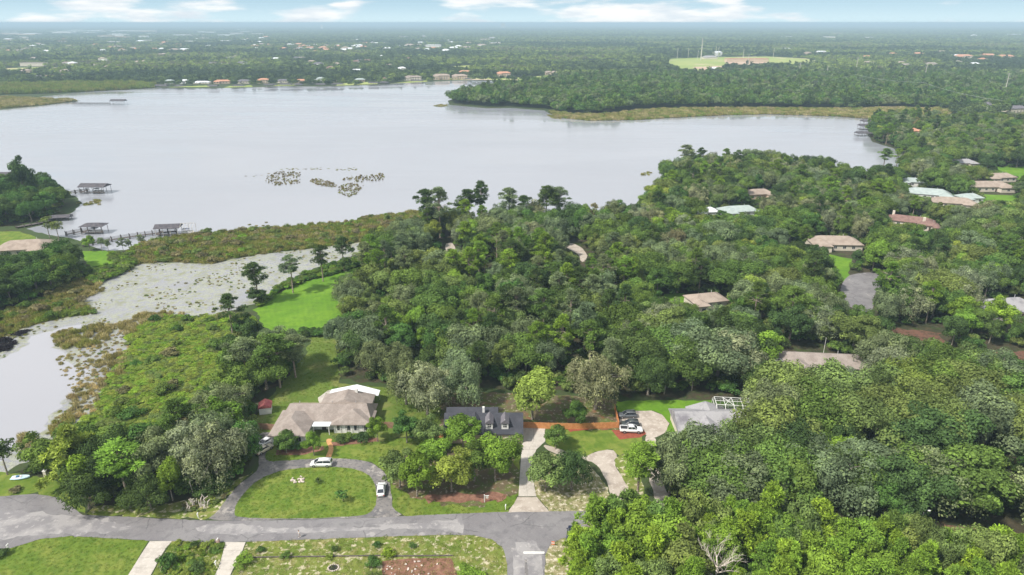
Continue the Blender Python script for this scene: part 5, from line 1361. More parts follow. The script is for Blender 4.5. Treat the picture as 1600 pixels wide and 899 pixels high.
# ------------------------------------------------------------------ the three houses by the road
def house_taupe():
    o = P(500, 690); root = empty('house', (o.x, o.y, .05)); tag(root, 'white-walled ranch house with taupe hipped roofs and a white patio roof', 'house')
    def q(px, py, z=0): v = P(px, py, z); return v.x - o.x, v.y - o.y
    xl = q(428, 690)[0]; xr = q(580, 676)[0]; yf = q(450, 695)[1]; xm0 = q(480, 690)[0]; xm1 = q(521, 680)[0]
    H = 2.75
    ymid = q(500, 677)[1] + 1.6; yb = ymid + 7.6; yrw = q(550, 676)[1]
    w = MB(); w.box(xl + 1, xr - .5, ymid, yb, 0, H); w.build('wall', M_WHITE, root)
    MB().box(xl, xm0, yf, ymid - .003, 0, H - .01).build('left_wing', M_WHITE, root)
    MB().box(xm1, xr, yrw - .3, ymid - .003, 0, H - .01).build('right_wing', M_WHITE, root)
    x2, x3 = q(500, 640, 3)[0], q(576, 636, 3)[0]; yr2 = yb + 4.4
    MB().box(x2, x3, yb + .003, yr2, 0, H + .15).build('rear_wing', M_WHITE, root)
    r = MB()
    roof_block(r, xl + .8, xr - .4, ymid, yb, H, 2.7, 'x', .45, .6)
    roof_block(r, xl, xm0, yf, ymid + 4.2, H + .03, 2.45, 'y', .95, .6)
    roof_block(r, xm1, xr, yrw - .3, ymid + 4.0, H + .02, 2.5, 'y', .9, .6)
    roof_block(r, x2, x3, yb - 2.5, yr2, H + .16, 2.5, 'y', .35, .6)
    rf = r.build('roof', ROOFS['taupe'], root)
    MB().box(x3 - 4.4, x3 - 3.7, yb + 3.0, yb + 3.7, H + .8, H + 2.9).build('vent_box', M_TRIM, rf)
    for x in (xl + 4, xm1 + 4.5, 1.0): MB().tube([(x, ymid + 5, H + .8), (x, ymid + 5, H + 2.6)], .10, 6).build('vent_pipe', M_METAL, rf)
    # ridge caps
    c = MB(); c.tube([(xl + 2.6, (ymid + yb) / 2, H + 2.72), (xr - 2.6, (ymid + yb) / 2, H + 2.72)], .10, 5); c.build('ridge_cap', ROOFS['tan'], rf)
    # white metal patio roof behind, low peak in the middle
    p = MB(); xa, xb = x2 + .3, x3 + 1.4; xc = (xa + xb) / 2; ya, yb2 = yr2 + .3, yr2 + 4.8
    p.loft([[(xa, ya, 2.62), (xa, ya, 2.74), (xa, yb2 - 1.2, 2.74), (xa, yb2 - 1.2, 2.62)], [(xc, ya, 3.2), (xc, ya, 3.32), (xc, yb2 + .6, 3.32), (xc, yb2 + .6, 3.2)], [(xb, ya, 2.62), (xb, ya, 2.74), (xb, yb2 - 1.6, 2.74), (xb, yb2 - 1.6, 2.62)]])
    pr = p.build('patio_roof', ROOFS['white'], root)
    for x, y in ((xa + .3, yb2 - 1.6), (xc - 2.4, yb2 - .4), (xc + 2.4, yb2 - .5), (xb - .3, yb2 - 2.0)): MB().box(x - .06, x + .06, y - .06, y + .06, 0, 2.6).build('post', M_TRIM, pr)
    # front porch roof, white, between the wings
    MB().box(xm0 + .7, xm1 - .7, ymid - 2.6, ymid - .01, 2.50, 2.66).build('porch_roof', ROOFS['white'], root)
    for x in (xm0 + 1.0, xm1 - 1.0): MB().box(x - .08, x + .08, ymid - 2.5, ymid - 2.34, 0, 2.5).build('porch_post', M_TRIM, root)
    door(root, (xm0 + xm1) / 2, ymid - .003, 0, 1.1, 2.15)
    for x in np.linspace(xl + 1.6, xm0 - 1.6, 3): window(root, x, yf, .8, 1.4, 1.4)
    for x in np.linspace(xm1 + 1.4, xr - 1.4, 4): window(root, x, yrw - .3, .7, 1.3, 1.6)
    window(root, xl, yf + 3, .9, 1.4, 1.3, -1, 'y')
    # fluted pilasters that read as white vertical stripes on the right wing
    for x in np.linspace(xm1 + .3, xr - .3, 7): MB().box(x - .10, x + .10, yrw - .42, yrw - .303, 0, H - .2).build('pilaster', M_TRIM, root)
    return root


house_taupe()
sheet('pool_deck', [(497, 622), (512, 611), (536, 606), (560, 606), (583, 612), (586, 622), (582, 640), (575, 640), (574, 632), (500, 634)], .062, M_CONC, .1)
MBk = MB(); _c = P(571, 617)
MBk.add([(_c.x + 2.6 * math.cos(t) * (1 + .15 * math.cos(2 * t)), _c.y + 1.5 * math.sin(t), .075) for t in np.linspace(0, 2 * math.pi, 20, False)], [tuple(range(20))])
tag(MBk.build('pool_water', mat('pool_water', (.10, .22, .26), rough=.05, spec=.7)), kind='structure')


def house_black():
    o = P(755, 690); root = empty('house', (o.x, o.y, .05)); tag(root, 'tan house with a black gabled roof and white-framed dormers', 'house')
    def q(px, py, z=0): v = P(px, py, z); return v.x - o.x, v.y - o.y
    x0, x1 = q(695, 679, 2.9)[0], q(815, 679, 2.9)[0]; yf = q(755, 679, 2.9)[1] + .4; H = 2.9; D = 9.2; rise = 3.0
    MB().box(x0, x1, yf, yf + D, 0, H).build('wall', M_TAN, root)
    g = MB()
    for x, e in ((x0, .12), (x1 - .12, .12)): g.add([(x, yf, H), (x, yf + D, H), (x, yf + D / 2, H + rise - .1), (x + e, yf, H), (x + e, yf + D, H), (x + e, yf + D / 2, H + rise - .1)], [(0, 1, 2), (3, 4, 5), (0, 1, 4, 3), (1, 2, 5, 4), (2, 0, 3, 5)])
    g.build('gable', M_TAN, root)
    r = MB(); roof_block(r, x0, x1, yf, yf + D, H, rise, 'x', 0, .45)
    xr = q(776, 645, 5)[0]; roof_block(r, x0 + .2, xr, yf + D * .5, yf + D + 1.6, H + .1, rise - .3, 'x', 0, .4)
    rf = r.build('roof', ROOFS['black'], root)
    MB().box(x0 + .4, xr - .2, yf + D + .003, yf + D + 1.5, 0, H + .05).build('rear_wall', M_TAN, root)
    yv = yf + D / 2 + 1.4
    MB().box(q(755, 648, 6)[0] - .3, q(755, 648, 6)[0] + .25, yv, yv + .5, H + rise - 1.2, H + rise + .7).build('white_vent', M_WHITE, rf)
    for px in (719, 741.5, 764.5, 789):
        x = q(px, 665, 4.5)[0]; y0 = yf + .75; zb = H + .5; zt = zb + 1.95
        dm = MB().box(x - .85, x + .85, y0, y0 + 2.9, zb, zt).build('dormer', M_WHITE, root)
        d = MB(); roof_block(d, x - .85, x + .85, y0, y0 + 3.6, zt, .95, 'y', 0, .2); d.build('dormer_roof', ROOFS['black' if px < 750 else 'dark'], dm)
        MB().add([(x - .8, y0 - .02, zt), (x + .8, y0 - .02, zt), (x, y0 - .02, zt + 1.0), (x - .8, y0 + .1, zt), (x + .8, y0 + .1, zt), (x, y0 + .1, zt + 1.0)], [(0, 1, 2), (3, 4, 5), (0, 1, 4, 3), (1, 2, 5, 4), (2, 0, 3, 5)]).build('dormer_gable', M_WHITE, dm)
        MB().box(x - .42, x + .42, y0 - .05, y0 - .003, zb + .75, zt - .25).build('dormer_pane', M_GLASS, dm)
        MB().box(x - .03, x + .03, y0 - .08, y0 - .05, zb + .75, zt - .25).box(x - .42, x + .42, y0 - .075, y0 - .052, zb + 1.2, zb + 1.26).build('glazing_bar', M_WHITE, dm)
    for x in np.linspace(x0 + 2, x1 - 5.5, 4): window(root, x, yf, .8, 1.4, 1.5)
    door(root, (x0 + x1) / 2 - .2, yf, 0, 1.1, 2.1)
    gd = MB().box(x1 - 4.2, x1 - 1.2, yf - .06, yf - .003, 0, 2.2).build('garage_door', M_CREAM, root)
    for k in range(4): MB().box(x1 - 4.1, x1 - 1.3, yf - .075, yf - .06, .12 + k * .52, .56 + k * .52).build('door_panel', M_CREAM, gd)
    return root


house_black()


def house_cage():
    o = P(1120, 695); root = empty('house', (o.x, o.y, .05)); tag(root, 'long house with streaked grey roof wings beside a white pool cage', 'house')
    H = 2.9
    MB().box(-9, 13.5, 1, 11.5, 0, H).build('wall', M_CREAM, root)
    r = MB(); roof_block(r, -9, 13.5, 1, 11.5, H, 2.7, 'x', 0, .6)
    roof_block(r, -6.5, 2.5, -3, 6.5, H + .03, 2.3, 'y', 0, .5); roof_block(r, 3.2, 9.2, -4.2, 6.0, H + .05, 2.1, 'y', 0, .5); roof_block(r, -4.5, 4.5, 8, 12.5, H + .02, 2.0, 'y', .2, .5)
    rf = r.build('roof', ROOFS['grey'], root)
    for x0, x1, y0 in ((-6.5, 2.5, -3), (3.2, 9.2, -4.2)):
        MB().box(x0, x1, y0, .997, 0, H - .02).build('front_wing', M_CREAM, root)
        g = MB(); xm = (x0 + x1) / 2; rr = 2.2 if x0 < 0 else 2.0
        g.add([(x0, y0, H), (x1, y0, H), (xm, y0, H + rr), (x0, y0 + .12, H), (x1, y0 + .12, H), (xm, y0 + .12, H + rr)], [(0, 1, 2), (3, 4, 5), (0, 1, 4, 3), (1, 2, 5, 4), (2, 0, 3, 5)]); g.build('gable', M_CREAM, root)
        window(root, xm - 1.6, y0, .8, 1.4, 1.4); window(root, xm + 1.4, y0, .8, 1.4, 1.4)
    MB().box(-9.3, -9.003, 2, 2.3, 0, 2.6).build('downpipe', M_TRIM, root)
    door(root, 10.8, .997, 0)
    for x in (-2, 6.3): MB().tube([(x, 7.5, H + 1.5), (x, 7.5, H + 2.9)], .10, 6).build('vent_pipe', M_METAL, rf)
    # pool cage
    c = P(1150, 655); cg = empty('pool_cage', (c.x, c.y + 1, .05), R(-6)); tag(cg, 'white aluminium pool cage with a mansard top behind the grey roof', 'pool cage')
    W, D, h1, h2 = 11.0, 7.5, 3.0, 4.6
    def bar(a, b, nm='beam', t=.075): MB().tube([a, b], t, 4).build(nm, M_ALU, cg)
    for i in range(6):
        x = -W / 2 + i * W / 5
        bar((x, -D / 2, 0), (x, -D / 2, h1), 'post'); bar((x, D / 2, 0), (x, D / 2, h1), 'post')
        bar((x, -D / 2, h1), (x, -D / 2 + 1.8, h2)); bar((x, -D / 2 + 1.8, h2), (x, D / 2 - 1.8, h2)); bar((x, D / 2 - 1.8, h2), (x, D / 2, h1))
    for y, z in ((-D / 2, h1), (-D / 2 + 1.8, h2), (0, h2 + .02), (D / 2 - 1.8, h2), (D / 2, h1), (-D / 2, .9), (D / 2, .9)): bar((-W / 2, y, z), (W / 2, y, z), 'rail')
    for s in (-1, 1):
        for y in (-D / 4, 0, D / 4): bar((s * W / 2, y, 0), (s * W / 2, y, h2 if abs(y) < 2 else h2 - .1), 'post')
        bar((s * W / 2, -D / 2, h1), (s * W / 2, D / 2, h1), 'rail')
    bar((-W / 2 + W / 5, -D / 2 + 1.8, h2), (-W / 2 + 2 * W / 5, D / 2 - 1.8, h2), 'brace'); bar((-W / 2 + 2 * W / 5, -D / 2 + 1.8, h2), (-W / 2 + W / 5, D / 2 - 1.8, h2), 'brace')
    m = bpy.data.materials.new('cage_screen'); m.use_nodes = True; w = NT(m.node_tree); w.n.clear()
    out = w.node('ShaderNodeOutputMaterial'); mx = w.node('ShaderNodeMixShader', {0: .35, 1: w.node('ShaderNodeBsdfTransparent'), 2: w.node('ShaderNodeBsdfDiffuse', {'Color': (.04, .045, .04)})}); w.l.new(mx.outputs[0], out.inputs[0])
    sc = MB(); y0, y1 = -D / 2, D / 2; x0, x1 = -W / 2, W / 2
    sc.add([(x0, y0, 0), (x1, y0, 0), (x1, y0, h1), (x0, y0, h1), (x1, y0 + 1.8, h2), (x0, y0 + 1.8, h2), (x1, y1 - 1.8, h2), (x0, y1 - 1.8, h2), (x1, y1, h1), (x0, y1, h1), (x1, y1, 0), (x0, y1, 0)],
           [(0, 1, 2, 3), (3, 2, 4, 5), (5, 4, 6, 7), (7, 6, 8, 9), (9, 8, 10, 11), (0, 3, 5, 7, 9, 11), (1, 2, 4, 6, 8, 10)])
    sc.build('screen', m, cg)
    tag(MB().box(c.x - 4.2, c.x + 4.2, c.y - 1.4, c.y + 2.6, .02, .10).build('pool_water', MATS['pool_water']), kind='structure')


house_cage()


def copy_tree(o, parent=None):
    c = o.copy(); COL.objects.link(c); c.parent = parent
    for ch in o.children: copy_tree(ch, c)
    return c


c2 = copy_tree(bpy.data.objects['pool_cage']); _p = P(1216, 580); c2.location = (_p.x, _p.y, .05); c2.rotation_euler.z = R(10); c2.scale = (.55, .55, .75); c2['label'] = 'small white pool cage left of the half hidden taupe roof'


def shed():
    o = P(415, 648); root = empty('shed', (o.x, o.y, .05), R(14)); tag(root, 'small white shed with a dark red gabled roof behind the parked cars', 'shed')
    MB().box(-1.5, 1.5, 0, 3.0, 0, 2.1).build('wall', M_WHITE, root)
    r = MB(); roof_block(r, -1.5, 1.5, 0, 3.0, 2.1, .9, 'y', 0, .22); rf = r.build('roof', mat('dark_red_metal', (.22, .035, .045), (.30, .10, .09), 1.5, .6), root)
    MB().add([(-1.45, -.01, 2.1), (1.45, -.01, 2.1), (0, -.01, 2.95), (-1.45, .08, 2.1), (1.45, .08, 2.1), (0, .08, 2.95)], [(0, 1, 2), (3, 4, 5), (0, 1, 4, 3), (1, 2, 5, 4), (2, 0, 3, 5)]).build('gable', M_WHITE, root)
    for s in (-1, 1): d = MB().box(s * .62 - .55, s * .62 + .55, -.06, -.003, .05, 1.9).build('door', M_TRIM, root); MB().box(s * .16 - .03, s * .16 + .03, -.10, -.06, .9, 1.1).build('handle', M_METAL, d)
    MB().box(-1.503, -1.50, 0, 0, 0, 0)


shed()


# ------------------------------------------------------------------ fences
def fence(pts, m, label, h=1.85, bay=2.4):
    root = empty('fence', P(*pts[0])); tag(root, label, 'fence'); L0 = root.location
    w = [P(*p) - L0 for p in pts]; rnd = random.Random(len(pts) + int(pts[0][0]))
    for a, b in zip(w, w[1:]):
        L = (b - a).length; n = max(1, round(L / bay)); d = (b - a) / n; ang = math.atan2(d.y, d.x)
        for i in range(n):
            p = a + d * i; mb = MB(); k = int(d.length / .16); step = d.length / k
            for j in range(k):
                hh = h + rnd.uniform(-.02, .02); o = rnd.uniform(-.006, .006)
                mb.box(j * step + .006, (j + 1) * step - .006, -.012 + o, .012 + o, .05, hh)
            pn = mb.build('fence_panel', m, root); pn.location = p; pn.rotation_euler.z = ang
            ra = MB(); [ra.box(0, d.length, .013, .06, z, z + .08) for z in (.35, 1.45)]; ra.build('rail', m, pn)
            po = MB().box(-.05, .05, .062, .16, 0, h + .06).build('post', m, root); po.location = p; po.rotation_euler.z = ang
    return root


fence([(817, 669), (857, 670.5), (900, 671.5), (967, 669)], M_FENCE, 'orange stained board fence behind the pale concrete drive')
fence([(967, 669), (960, 640)], M_FENCE, 'orange fence side run between the back lawn and the parking pad')
fence([(676, 684), (694, 684.5)], M_FENCE, 'short orange fence stub on the left side of the black-roofed house')
fence([(403, 671), (434, 673)], M_FENCE_OLD, 'weathered brown fence left of the taupe-roofed house')
fence([(584, 668), (620, 670), (640, 672)], M_FENCE_OLD, 'brown fence between the taupe house and the grey oak')
fence([(1474, 830), (1540, 838), (1606, 852)], M_FENCE_OLD, 'old brown fence under the oaks at bottom right', 1.6)
# dark iron fence and gate pillars by the pond
def iron_fence():
    a, b = P(75, 745), P(105, 748); root = empty('iron_fence', a); tag(root, 'dark iron railing between the two pale gate pillars', 'fence'); d = b - a; ang = math.atan2(d.y, d.x); L = d.length
    n = int(L / .3)
    for i in range(1, n): o = MB().box(-.015, .015, -.015, .015, 0, 1.35).build('baluster', M_BRONZE, root); o.location = d * (i / n)
    for z in (.25, 1.25): o = MB().box(0, L, -.02, .02, z, z + .05).build('rail', M_BRONZE, root); o.rotation_euler.z = ang


iron_fence()
for px, py, lab in ((72.5, 746, 'pale stone gate pillar nearest the small boat'), (108, 750, 'pale stone gate pillar at the tree edge'), (95, 728, 'pale stone pillar behind the iron railing')):
    o = P(px, py); root = empty('gate_pillar', o); tag(root, lab, 'pillar')
    MB().box(-.32, .32, -.32, .32, 0, 1.75).build('shaft', M_CREAM, root); MB().box(-.40, .40, -.40, .40, 1.75, 1.87).build('cap', M_TRIM, root); MB().blob((0, 0, 2.03), .2, 1, 1, amp=0).build('ball', M_TRIM, root)

# ------------------------------------------------------------------ vehicles
def vehicle(px, py, rot, kind, col, label, name='parked_car', rough=.28):
    """built nose towards +X; body lofted along its length, glasshouse, wheels, lamps"""
    p = P(px, py); root = empty(name, (p.x, p.y, .055), R(rot)); tag(root, label, {'suv': 'suv', 'sedan': 'car', 'van': 'minivan', 'pickup': 'pickup truck'}[kind], None)
    pm = paint('paint_%d_%d_%d' % tuple(int(c * 255) for c in col), col, rough)
    if kind == 'sedan': L, W, st = 4.7, .90, [(-2.35, .38, .80, .74), (-2.25, .28, .98, .84), (-1.5, .24, 1.02, .90), (0, .22, .98, .91), (.9, .22, .96, .90), (1.9, .26, .84, .86), (2.25, .32, .70, .76), (2.36, .40, .58, .64)]; gh = [(-1.95, .98, .72, 1.02), (-1.15, 1.0, .66, 1.40), (-.1, 1.0, .66, 1.44), (.45, .98, .66, 1.38), (1.15, .96, .70, 1.0)]
    elif kind == 'suv': L, W, st = 4.8, .95, [(-2.4, .42, .98, .82), (-2.3, .32, 1.08, .90), (-1.4, .28, 1.10, .95), (0, .27, 1.08, .96), (1.1, .27, 1.07, .95), (2.0, .30, .98, .91), (2.33, .36, .82, .82), (2.42, .44, .66, .70)]; gh = [(-2.32, 1.06, .76, 1.12), (-2.0, 1.08, .72, 1.66), (-.4, 1.08, .72, 1.74), (.35, 1.07, .71, 1.68), (1.20, 1.06, .76, 1.10)]
    elif kind == 'van': L, W, st = 5.1, .98, [(-2.55, .38, 1.0, .86), (-2.45, .28, 1.08, .94), (-1.4, .25, 1.10, .98), (0, .24, 1.08, .98), (1.2, .24, 1.04, .96), (2.1, .28, .90, .90), (2.48, .34, .72, .80), (2.56, .42, .60, .68)]; gh = [(-2.5, 1.06, .78, 1.12), (-2.3, 1.08, .74, 1.66), (-.6, 1.08, .75, 1.76), (.55, 1.06, .73, 1.66), (1.65, 1.0, .78, 1.06)]
    else: L, W, st = 5.8, 1.0, [(-2.9, .55, 1.10, .92), (-2.8, .45, 1.16, .97), (-1.2, .42, 1.17, 1.0), (0, .40, 1.17, 1.0), (1.3, .40, 1.17, .99), (2.5, .42, 1.10, .96), (2.82, .48, .95, .88), (2.92, .55, .75, .78)]; gh = [(-.95, 1.14, .80, 1.20), (-.75, 1.16, .76, 1.82), (.1, 1.16, .77, 1.88), (.75, 1.15, .75, 1.80), (1.5, 1.14, .82, 1.18)]
    b = MB(); rings = []
    for x, z0, z1, w in st:
        rings.append([(x, -w * .9, z0), (x, w * .9, z0), (x, w, z0 + .12), (x, w, (z0 + z1) / 2 + .05), (x, w * .95, z1 - .04), (x, w * .78, z1), (x, -w * .78, z1), (x, -w * .95, z1 - .04), (x, -w, (z0 + z1) / 2 + .05), (x, -w, z0 + .12)])
    b.loft(rings); body = b.build('body', pm, root, True)
    # roof skin and dark glass band between roof and belt line
    g = MB(); g.loft([[(x, -wb * 1.1, zb - .03), (x, wb * 1.1, zb - .03), (x, wb if zt - zb > .2 else wb * 1.05, zt - .05), (x, wb * .9, zt - .01), (x, -wb * .9, zt - .01), (x, -(wb if zt - zb > .2 else wb * 1.05), zt - .05)] for x, zb, wb, zt in gh]); g.build('glasshouse', M_GLASS, root)
    r = MB(); xs = gh[1:-1]; r.loft([[(x + (.04 if i == 0 else 0), -wb * 1.0, zt - .10), (x, wb * 1.0, zt - .10), (x, wb * .93, zt + .02), (x, wb * .6, zt + .05), (x, -wb * .6, zt + .05), (x, -wb * .93, zt + .02)] for i, (x, zb, wb, zt) in enumerate(xs)]); r.build('roof_panel', pm, root, True)
    # pillars
    for s in (-1, 1):
        (xa, za, wa, ta), (xb, zb, wb, tb) = gh[-1], gh[-2]; MB().tube([(xa, s * wa * 1.06, za + .02), (xb, s * wb, tb - .04)], .045, 5).build('pillar', pm, root)
        (xa, za, wa, ta), (xb, zb, wb, tb) = gh[0], gh[1]; MB().tube([(xa, s * wa * 1.06, za + .02), (xb, s * wb, tb - .04)], .06, 5).build('pillar', pm, root)
        xm = gh[2][0]; MB().tube([(xm, s * gh[2][2] * 1.12, gh[2][1]), (xm - .05, s * gh[2][2] * 1.01, gh[2][3] - .05)], .04, 5).build('pillar', pm, root)
        MB().box(gh[-2][0] + .55, gh[-2][0] + .75, min(s * W, s * (W + .2)), max(s * W, s * (W + .2)), 1.0 if kind != 'sedan' else .92, 1.14 if kind != 'sedan' else 1.04).build('mirror', pm, root)
        MB().box(L / 2 - .30, L / 2 - .06, min(s * .48, s * .78), max(s * .48, s * .78), st[-1][2] - .04, st[-1][2] + .12).build('headlight', M_LAMPW, root)
        MB().box(-L / 2 - .02, -L / 2 + .16, min(s * .55, s * .80), max(s * .55, s * .80), st[0][2] - .28, st[0][2] - .04).build('tail_light', M_LAMPRED, root)
    for x in (-L * .30, L * .31):
        for s in (-1, 1):
            rr = .36 if kind != 'pickup' else .42
            w = MB().tube([(x, s * (W - .22), rr), (x, s * (W + .015), rr)], rr, 16).build('wheel', M_RUBBER, root)
            MB().tube([(x, s * (W - .05), rr), (x, s * (W + .03), rr)], rr * .58, 10).build('rim', M_RIM, w)
    MB().box(L / 2 - .12, L / 2 + .03, -.55, .55, .38, .55).build('front_grille', M_RUBBER, root)
    MB().box(-L / 2 - .03, -L / 2 + .02, -.26, .26, st[0][1] + .16, st[0][1] + .28).build('number_plate', M_TRIM, root)
    if kind == 'pickup': MB().box(-2.72, -1.02, -.80, .80, 1.165, 1.185).build('truck_bed', M_RUBBER, root); [MB().box(-2.8, -1.0, min(s * .80, s * .98), max(s * .80, s * .98), 1.16, 1.27).build('bed_rail', pm, root) for s in (-1, 1)]
    if kind in ('suv', 'van'): [MB().box(-1.9, .2, s * .62 - .02, s * .62 + .02, gh[2][3] + .03, gh[2][3] + .08).build('roof_rail', M_RUBBER if col[0] > .3 else M_METAL, root) for s in (-1, 1)]
    return root


vehicle(502.5, 727.5, 181, 'van', (.78, .78, .77), 'white minivan on the circular drive by the orange path')
vehicle(596, 768, 96, 'sedan', (.74, .75, .75), 'white sedan on the bend of the circular drive under the trees')
vehicle(403, 693, 82, 'suv', (.015, .016, .018), 'black suv at the far end of the taupe house parking area')
vehicle(419, 692, 60, 'sedan', (.72, .73, .74), 'white car tight against the white front wing of the house')
vehicle(413, 705, 55, 'sedan', (.62, .56, .42), 'champagne beige car nearest the lawn beside the house')
vehicle(980, 652, 182, 'suv', (.10, .11, .12), 'dark grey suv at the top of the concrete parking pad')
vehicle(984, 666, 181, 'suv', (.05, .06, .06), 'dark car squeezed between the dark suv and the white pickup')
vehicle(986, 675, -4, 'pickup', (.80, .80, .80), 'white pickup truck on the parking pad above the red mulch')
vehicle(893, 839, 80, 'suv', (.02, .028, .06), 'dark blue suv half under the trees by the road junction')
vehicle(948, 836, 70, 'suv', (.74, .75, .76), 'white suv glimpsed on the road between foreground trees')


def small_boat(px, py, rot, label):
    p = P(px, py); root = empty('dinghy', (p.x, p.y, .05), R(rot)); tag(root, label, 'boat')
    rings = []
    for x, w, z in ((-1.9, .62, .42), (-1.0, .80, .40), (0, .84, .42), (1.0, .66, .48), (1.7, .34, .56), (2.1, .04, .62)):
        rings.append([(x, -w, z), (x, -w * .8, .12), (x, 0, .02), (x, w * .8, .12), (x, w, z), (x, w * .7, z - .03), (x, 0, z - .10), (x, -w * .7, z - .03)])
    MB().loft(rings).build('hull', mat('pale_blue_hull', (.50, .66, .74), rough=.4), root, True)
    MB().box(-1.5, .3, -.55, .55, .40, .47).build('deck', M_WHITE, root); MB().box(-.8, -.2, -.28, .28, .47, .68).build('seat', mat('blue_seat', (.05, .15, .28), rough=.6), root)
    MB().tube([(.35, -.3, .72), (.35, .3, .72)], .03, 5).build('handlebar', M_BRONZE, root)


small_boat(32, 748, 8, 'small white and pale blue boat pulled up on the pond bank')


# ------------------------------------------------------------------ person walking on the road
def person(px, py):
    p = P(px, py); root = empty('person', (p.x, p.y, .05), R(200)); tag(root, 'person in a white shirt and grey shorts walking on the road', 'person')
    skin = mat('skin', (.50, .32, .23), rough=.6)
    V = {'pel': (0, 0, .95, .13), 'sp': (0, .0, 1.15, .12), 'ch': (.01, 0, 1.36, .14), 'nk': (.01, 0, 1.50, .055), 'hd0': (.03, 0, 1.60, .085), 'hd': (.03, 0, 1.70, .095),
         'lh': (0, .11, .90, .09), 'lk': (.14, .11, .50, .058), 'la': (.06, .11, .09, .042), 'lt': (.20, .11, .04, .04), 'rh': (0, -.11, .90, .09), 'rk': (-.02, -.11, .49, .058), 'ra': (-.26, -.11, .14, .042), 'rt': (-.16, -.11, .04, .038),
         'ls': (0, .19, 1.42, .055), 'le': (-.10, .24, 1.14, .042), 'lw': (-.02, .25, .90, .03), 'lp': (.02, .25, .83, .034), 'rs': (0, -.19, 1.42, .055), 're': (.02, -.24, 1.13, .042), 'rw': (.16, -.24, .94, .03), 'rp': (.21, -.24, .88, .034)}
    E = [('pel', 'sp'), ('sp', 'ch'), ('ch', 'nk'), ('nk', 'hd0'), ('hd0', 'hd'), ('pel', 'lh'), ('lh', 'lk'), ('lk', 'la'), ('la', 'lt'), ('pel', 'rh'), ('rh', 'rk'), ('rk', 'ra'), ('ra', 'rt'), ('ch', 'ls'), ('ls', 'le'), ('le', 'lw'), ('lw', 'lp'), ('ch', 'rs'), ('rs', 're'), ('re', 'rw'), ('rw', 'rp')]
    for s in 'lr':
        bx, by, bz, _ = V[s + 'p']
        for i, (dy, ln) in enumerate(((-.028, .07), (-.010, .082), (.010, .078), (.028, .062))):
            V[f'{s}f{i}'] = (bx + .012, by + dy, bz - .045, .009); V[f'{s}g{i}'] = (bx + .028, by + dy, bz - .045 - ln * .6, .008); E += [(s + 'p', f'{s}f{i}'), (f'{s}f{i}', f'{s}g{i}')]
        V[s + 'th'] = (bx + .045, by + (-.02 if s == 'l' else .02), bz - .02, .010); E.append((s + 'p', s + 'th'))
    def skinned(name, keys, grow, m):
        ks = [k for k in V if k in keys]; ix = {k: i for i, k in enumerate(ks)}
        me = bpy.data.meshes.new(name); me.from_pydata([V[k][:3] for k in ks], [(ix[a], ix[b]) for a, b in E if a in ix and b in ix], []); me.materials.append(m)
        o = link(name, me, root); md = o.modifiers.new('skin', 'SKIN')
        for i, k in enumerate(ks): d = me.skin_vertices[0].data if me.skin_vertices else None
        if not me.skin_vertices:
            bm = bmesh.new(); bm.from_mesh(me); l = bm.verts.layers.skin.verify(); bm.verts.ensure_lookup_table()
            for i, k in enumerate(ks): r = V[k][3] * grow.get(k, 1); bm.verts[i][l].radius = (r, r); bm.verts[i][l].use_root = (i == 0)
            bm.to_mesh(me); bm.free()
        else:
            for i, k in enumerate(ks): r = V[k][3] * grow.get(k, 1); me.skin_vertices[0].data[i].radius = (r, r); me.skin_vertices[0].data[i].use_root = (i == 0)
        s = o.modifiers.new('sub', 'SUBSURF'); s.levels = s.render_levels = 1; return o
    skinned('body', set(V), {}, skin)
    skinned('shirt', {'pel', 'sp', 'ch', 'ls', 'le', 'rs', 're'}, {'pel': 1.15, 'sp': 1.2, 'ch': 1.15, 'ls': 1.3, 'le': 1.1, 'rs': 1.3, 're': 1.1}, mat('white_cloth', (.80, .80, .80), rough=.9))
    skinned('shorts', {'pel', 'lh', 'lk', 'rh', 'rk'}, {'pel': 1.10, 'lh': 1.2, 'rh': 1.2, 'lk': 1.2, 'rk': 1.2}, mat('grey_cloth', (.42, .42, .45), rough=.9))
    MB().blob((.015, 0, 1.755), .095, 3, 2, (1.08, .95, .75), .1).build('hair', mat('brown_hair', (.07, .045, .03), rough=.7), root, True)
    MB().blob((.13, 0, 1.685), .018, 3, 1, (1, .7, 1.2), 0).build('nose', skin, root, True)
    for s in (-1, 1):
        MB().blob((.112, s * .035, 1.715), .012, 3, 1, amp=0).build('eye', M_BRONZE, root); MB().blob((.02, s * .092, 1.69), .025, 3, 1, (.6, .4, 1), 0).build('ear', skin, root)
        k = 'lr'[s < 0]; a = V[k + 'a']; t = V[k + 't']; MB().tube([(a[0] - .05, a[1], a[2] - .02), (t[0] + .05, t[1], t[2])], [.05, .045], 6).build('shoe', M_WHITE, root, True)
    MB().box(.115, .125, -.025, .025, 1.645, 1.655).build('mouth', mat('lips', (.35, .14, .12)), root)


person(468, 840)


# ------------------------------------------------------------------ street furniture
def mailbox(px, py, label, m=M_WHITE, h=1.05, rz=0, brick=False):
    p = P(px, py); root = empty('mailbox', (p.x, p.y, .03), R(rz)); tag(root, label, 'mailbox')
    if brick: MB().box(-.28, .28, -.28, .28, 0, .95).build('pillar', M_BRICKW, root); z = .95
    else: MB().box(-.06, .06, -.06, .06, 0, h).box(-.05, .05, -.30, -.06, h - .35, h - .27).build('post', m, root); z = h
    b = MB(); n = 8; ring = lambda y: [(-.12, y, z), (.12, y, z)] + [(.12 * math.cos(t), y, z + .14 + .12 * math.sin(t)) for t in np.linspace(0, math.pi, 6)]
    b.loft([ring(-.30), ring(.28)]); b.build('box', m, root); MB().box(.122, .135, -.1, .08, z + .12, z + .16).build('flag', M_LAMPRED, root)


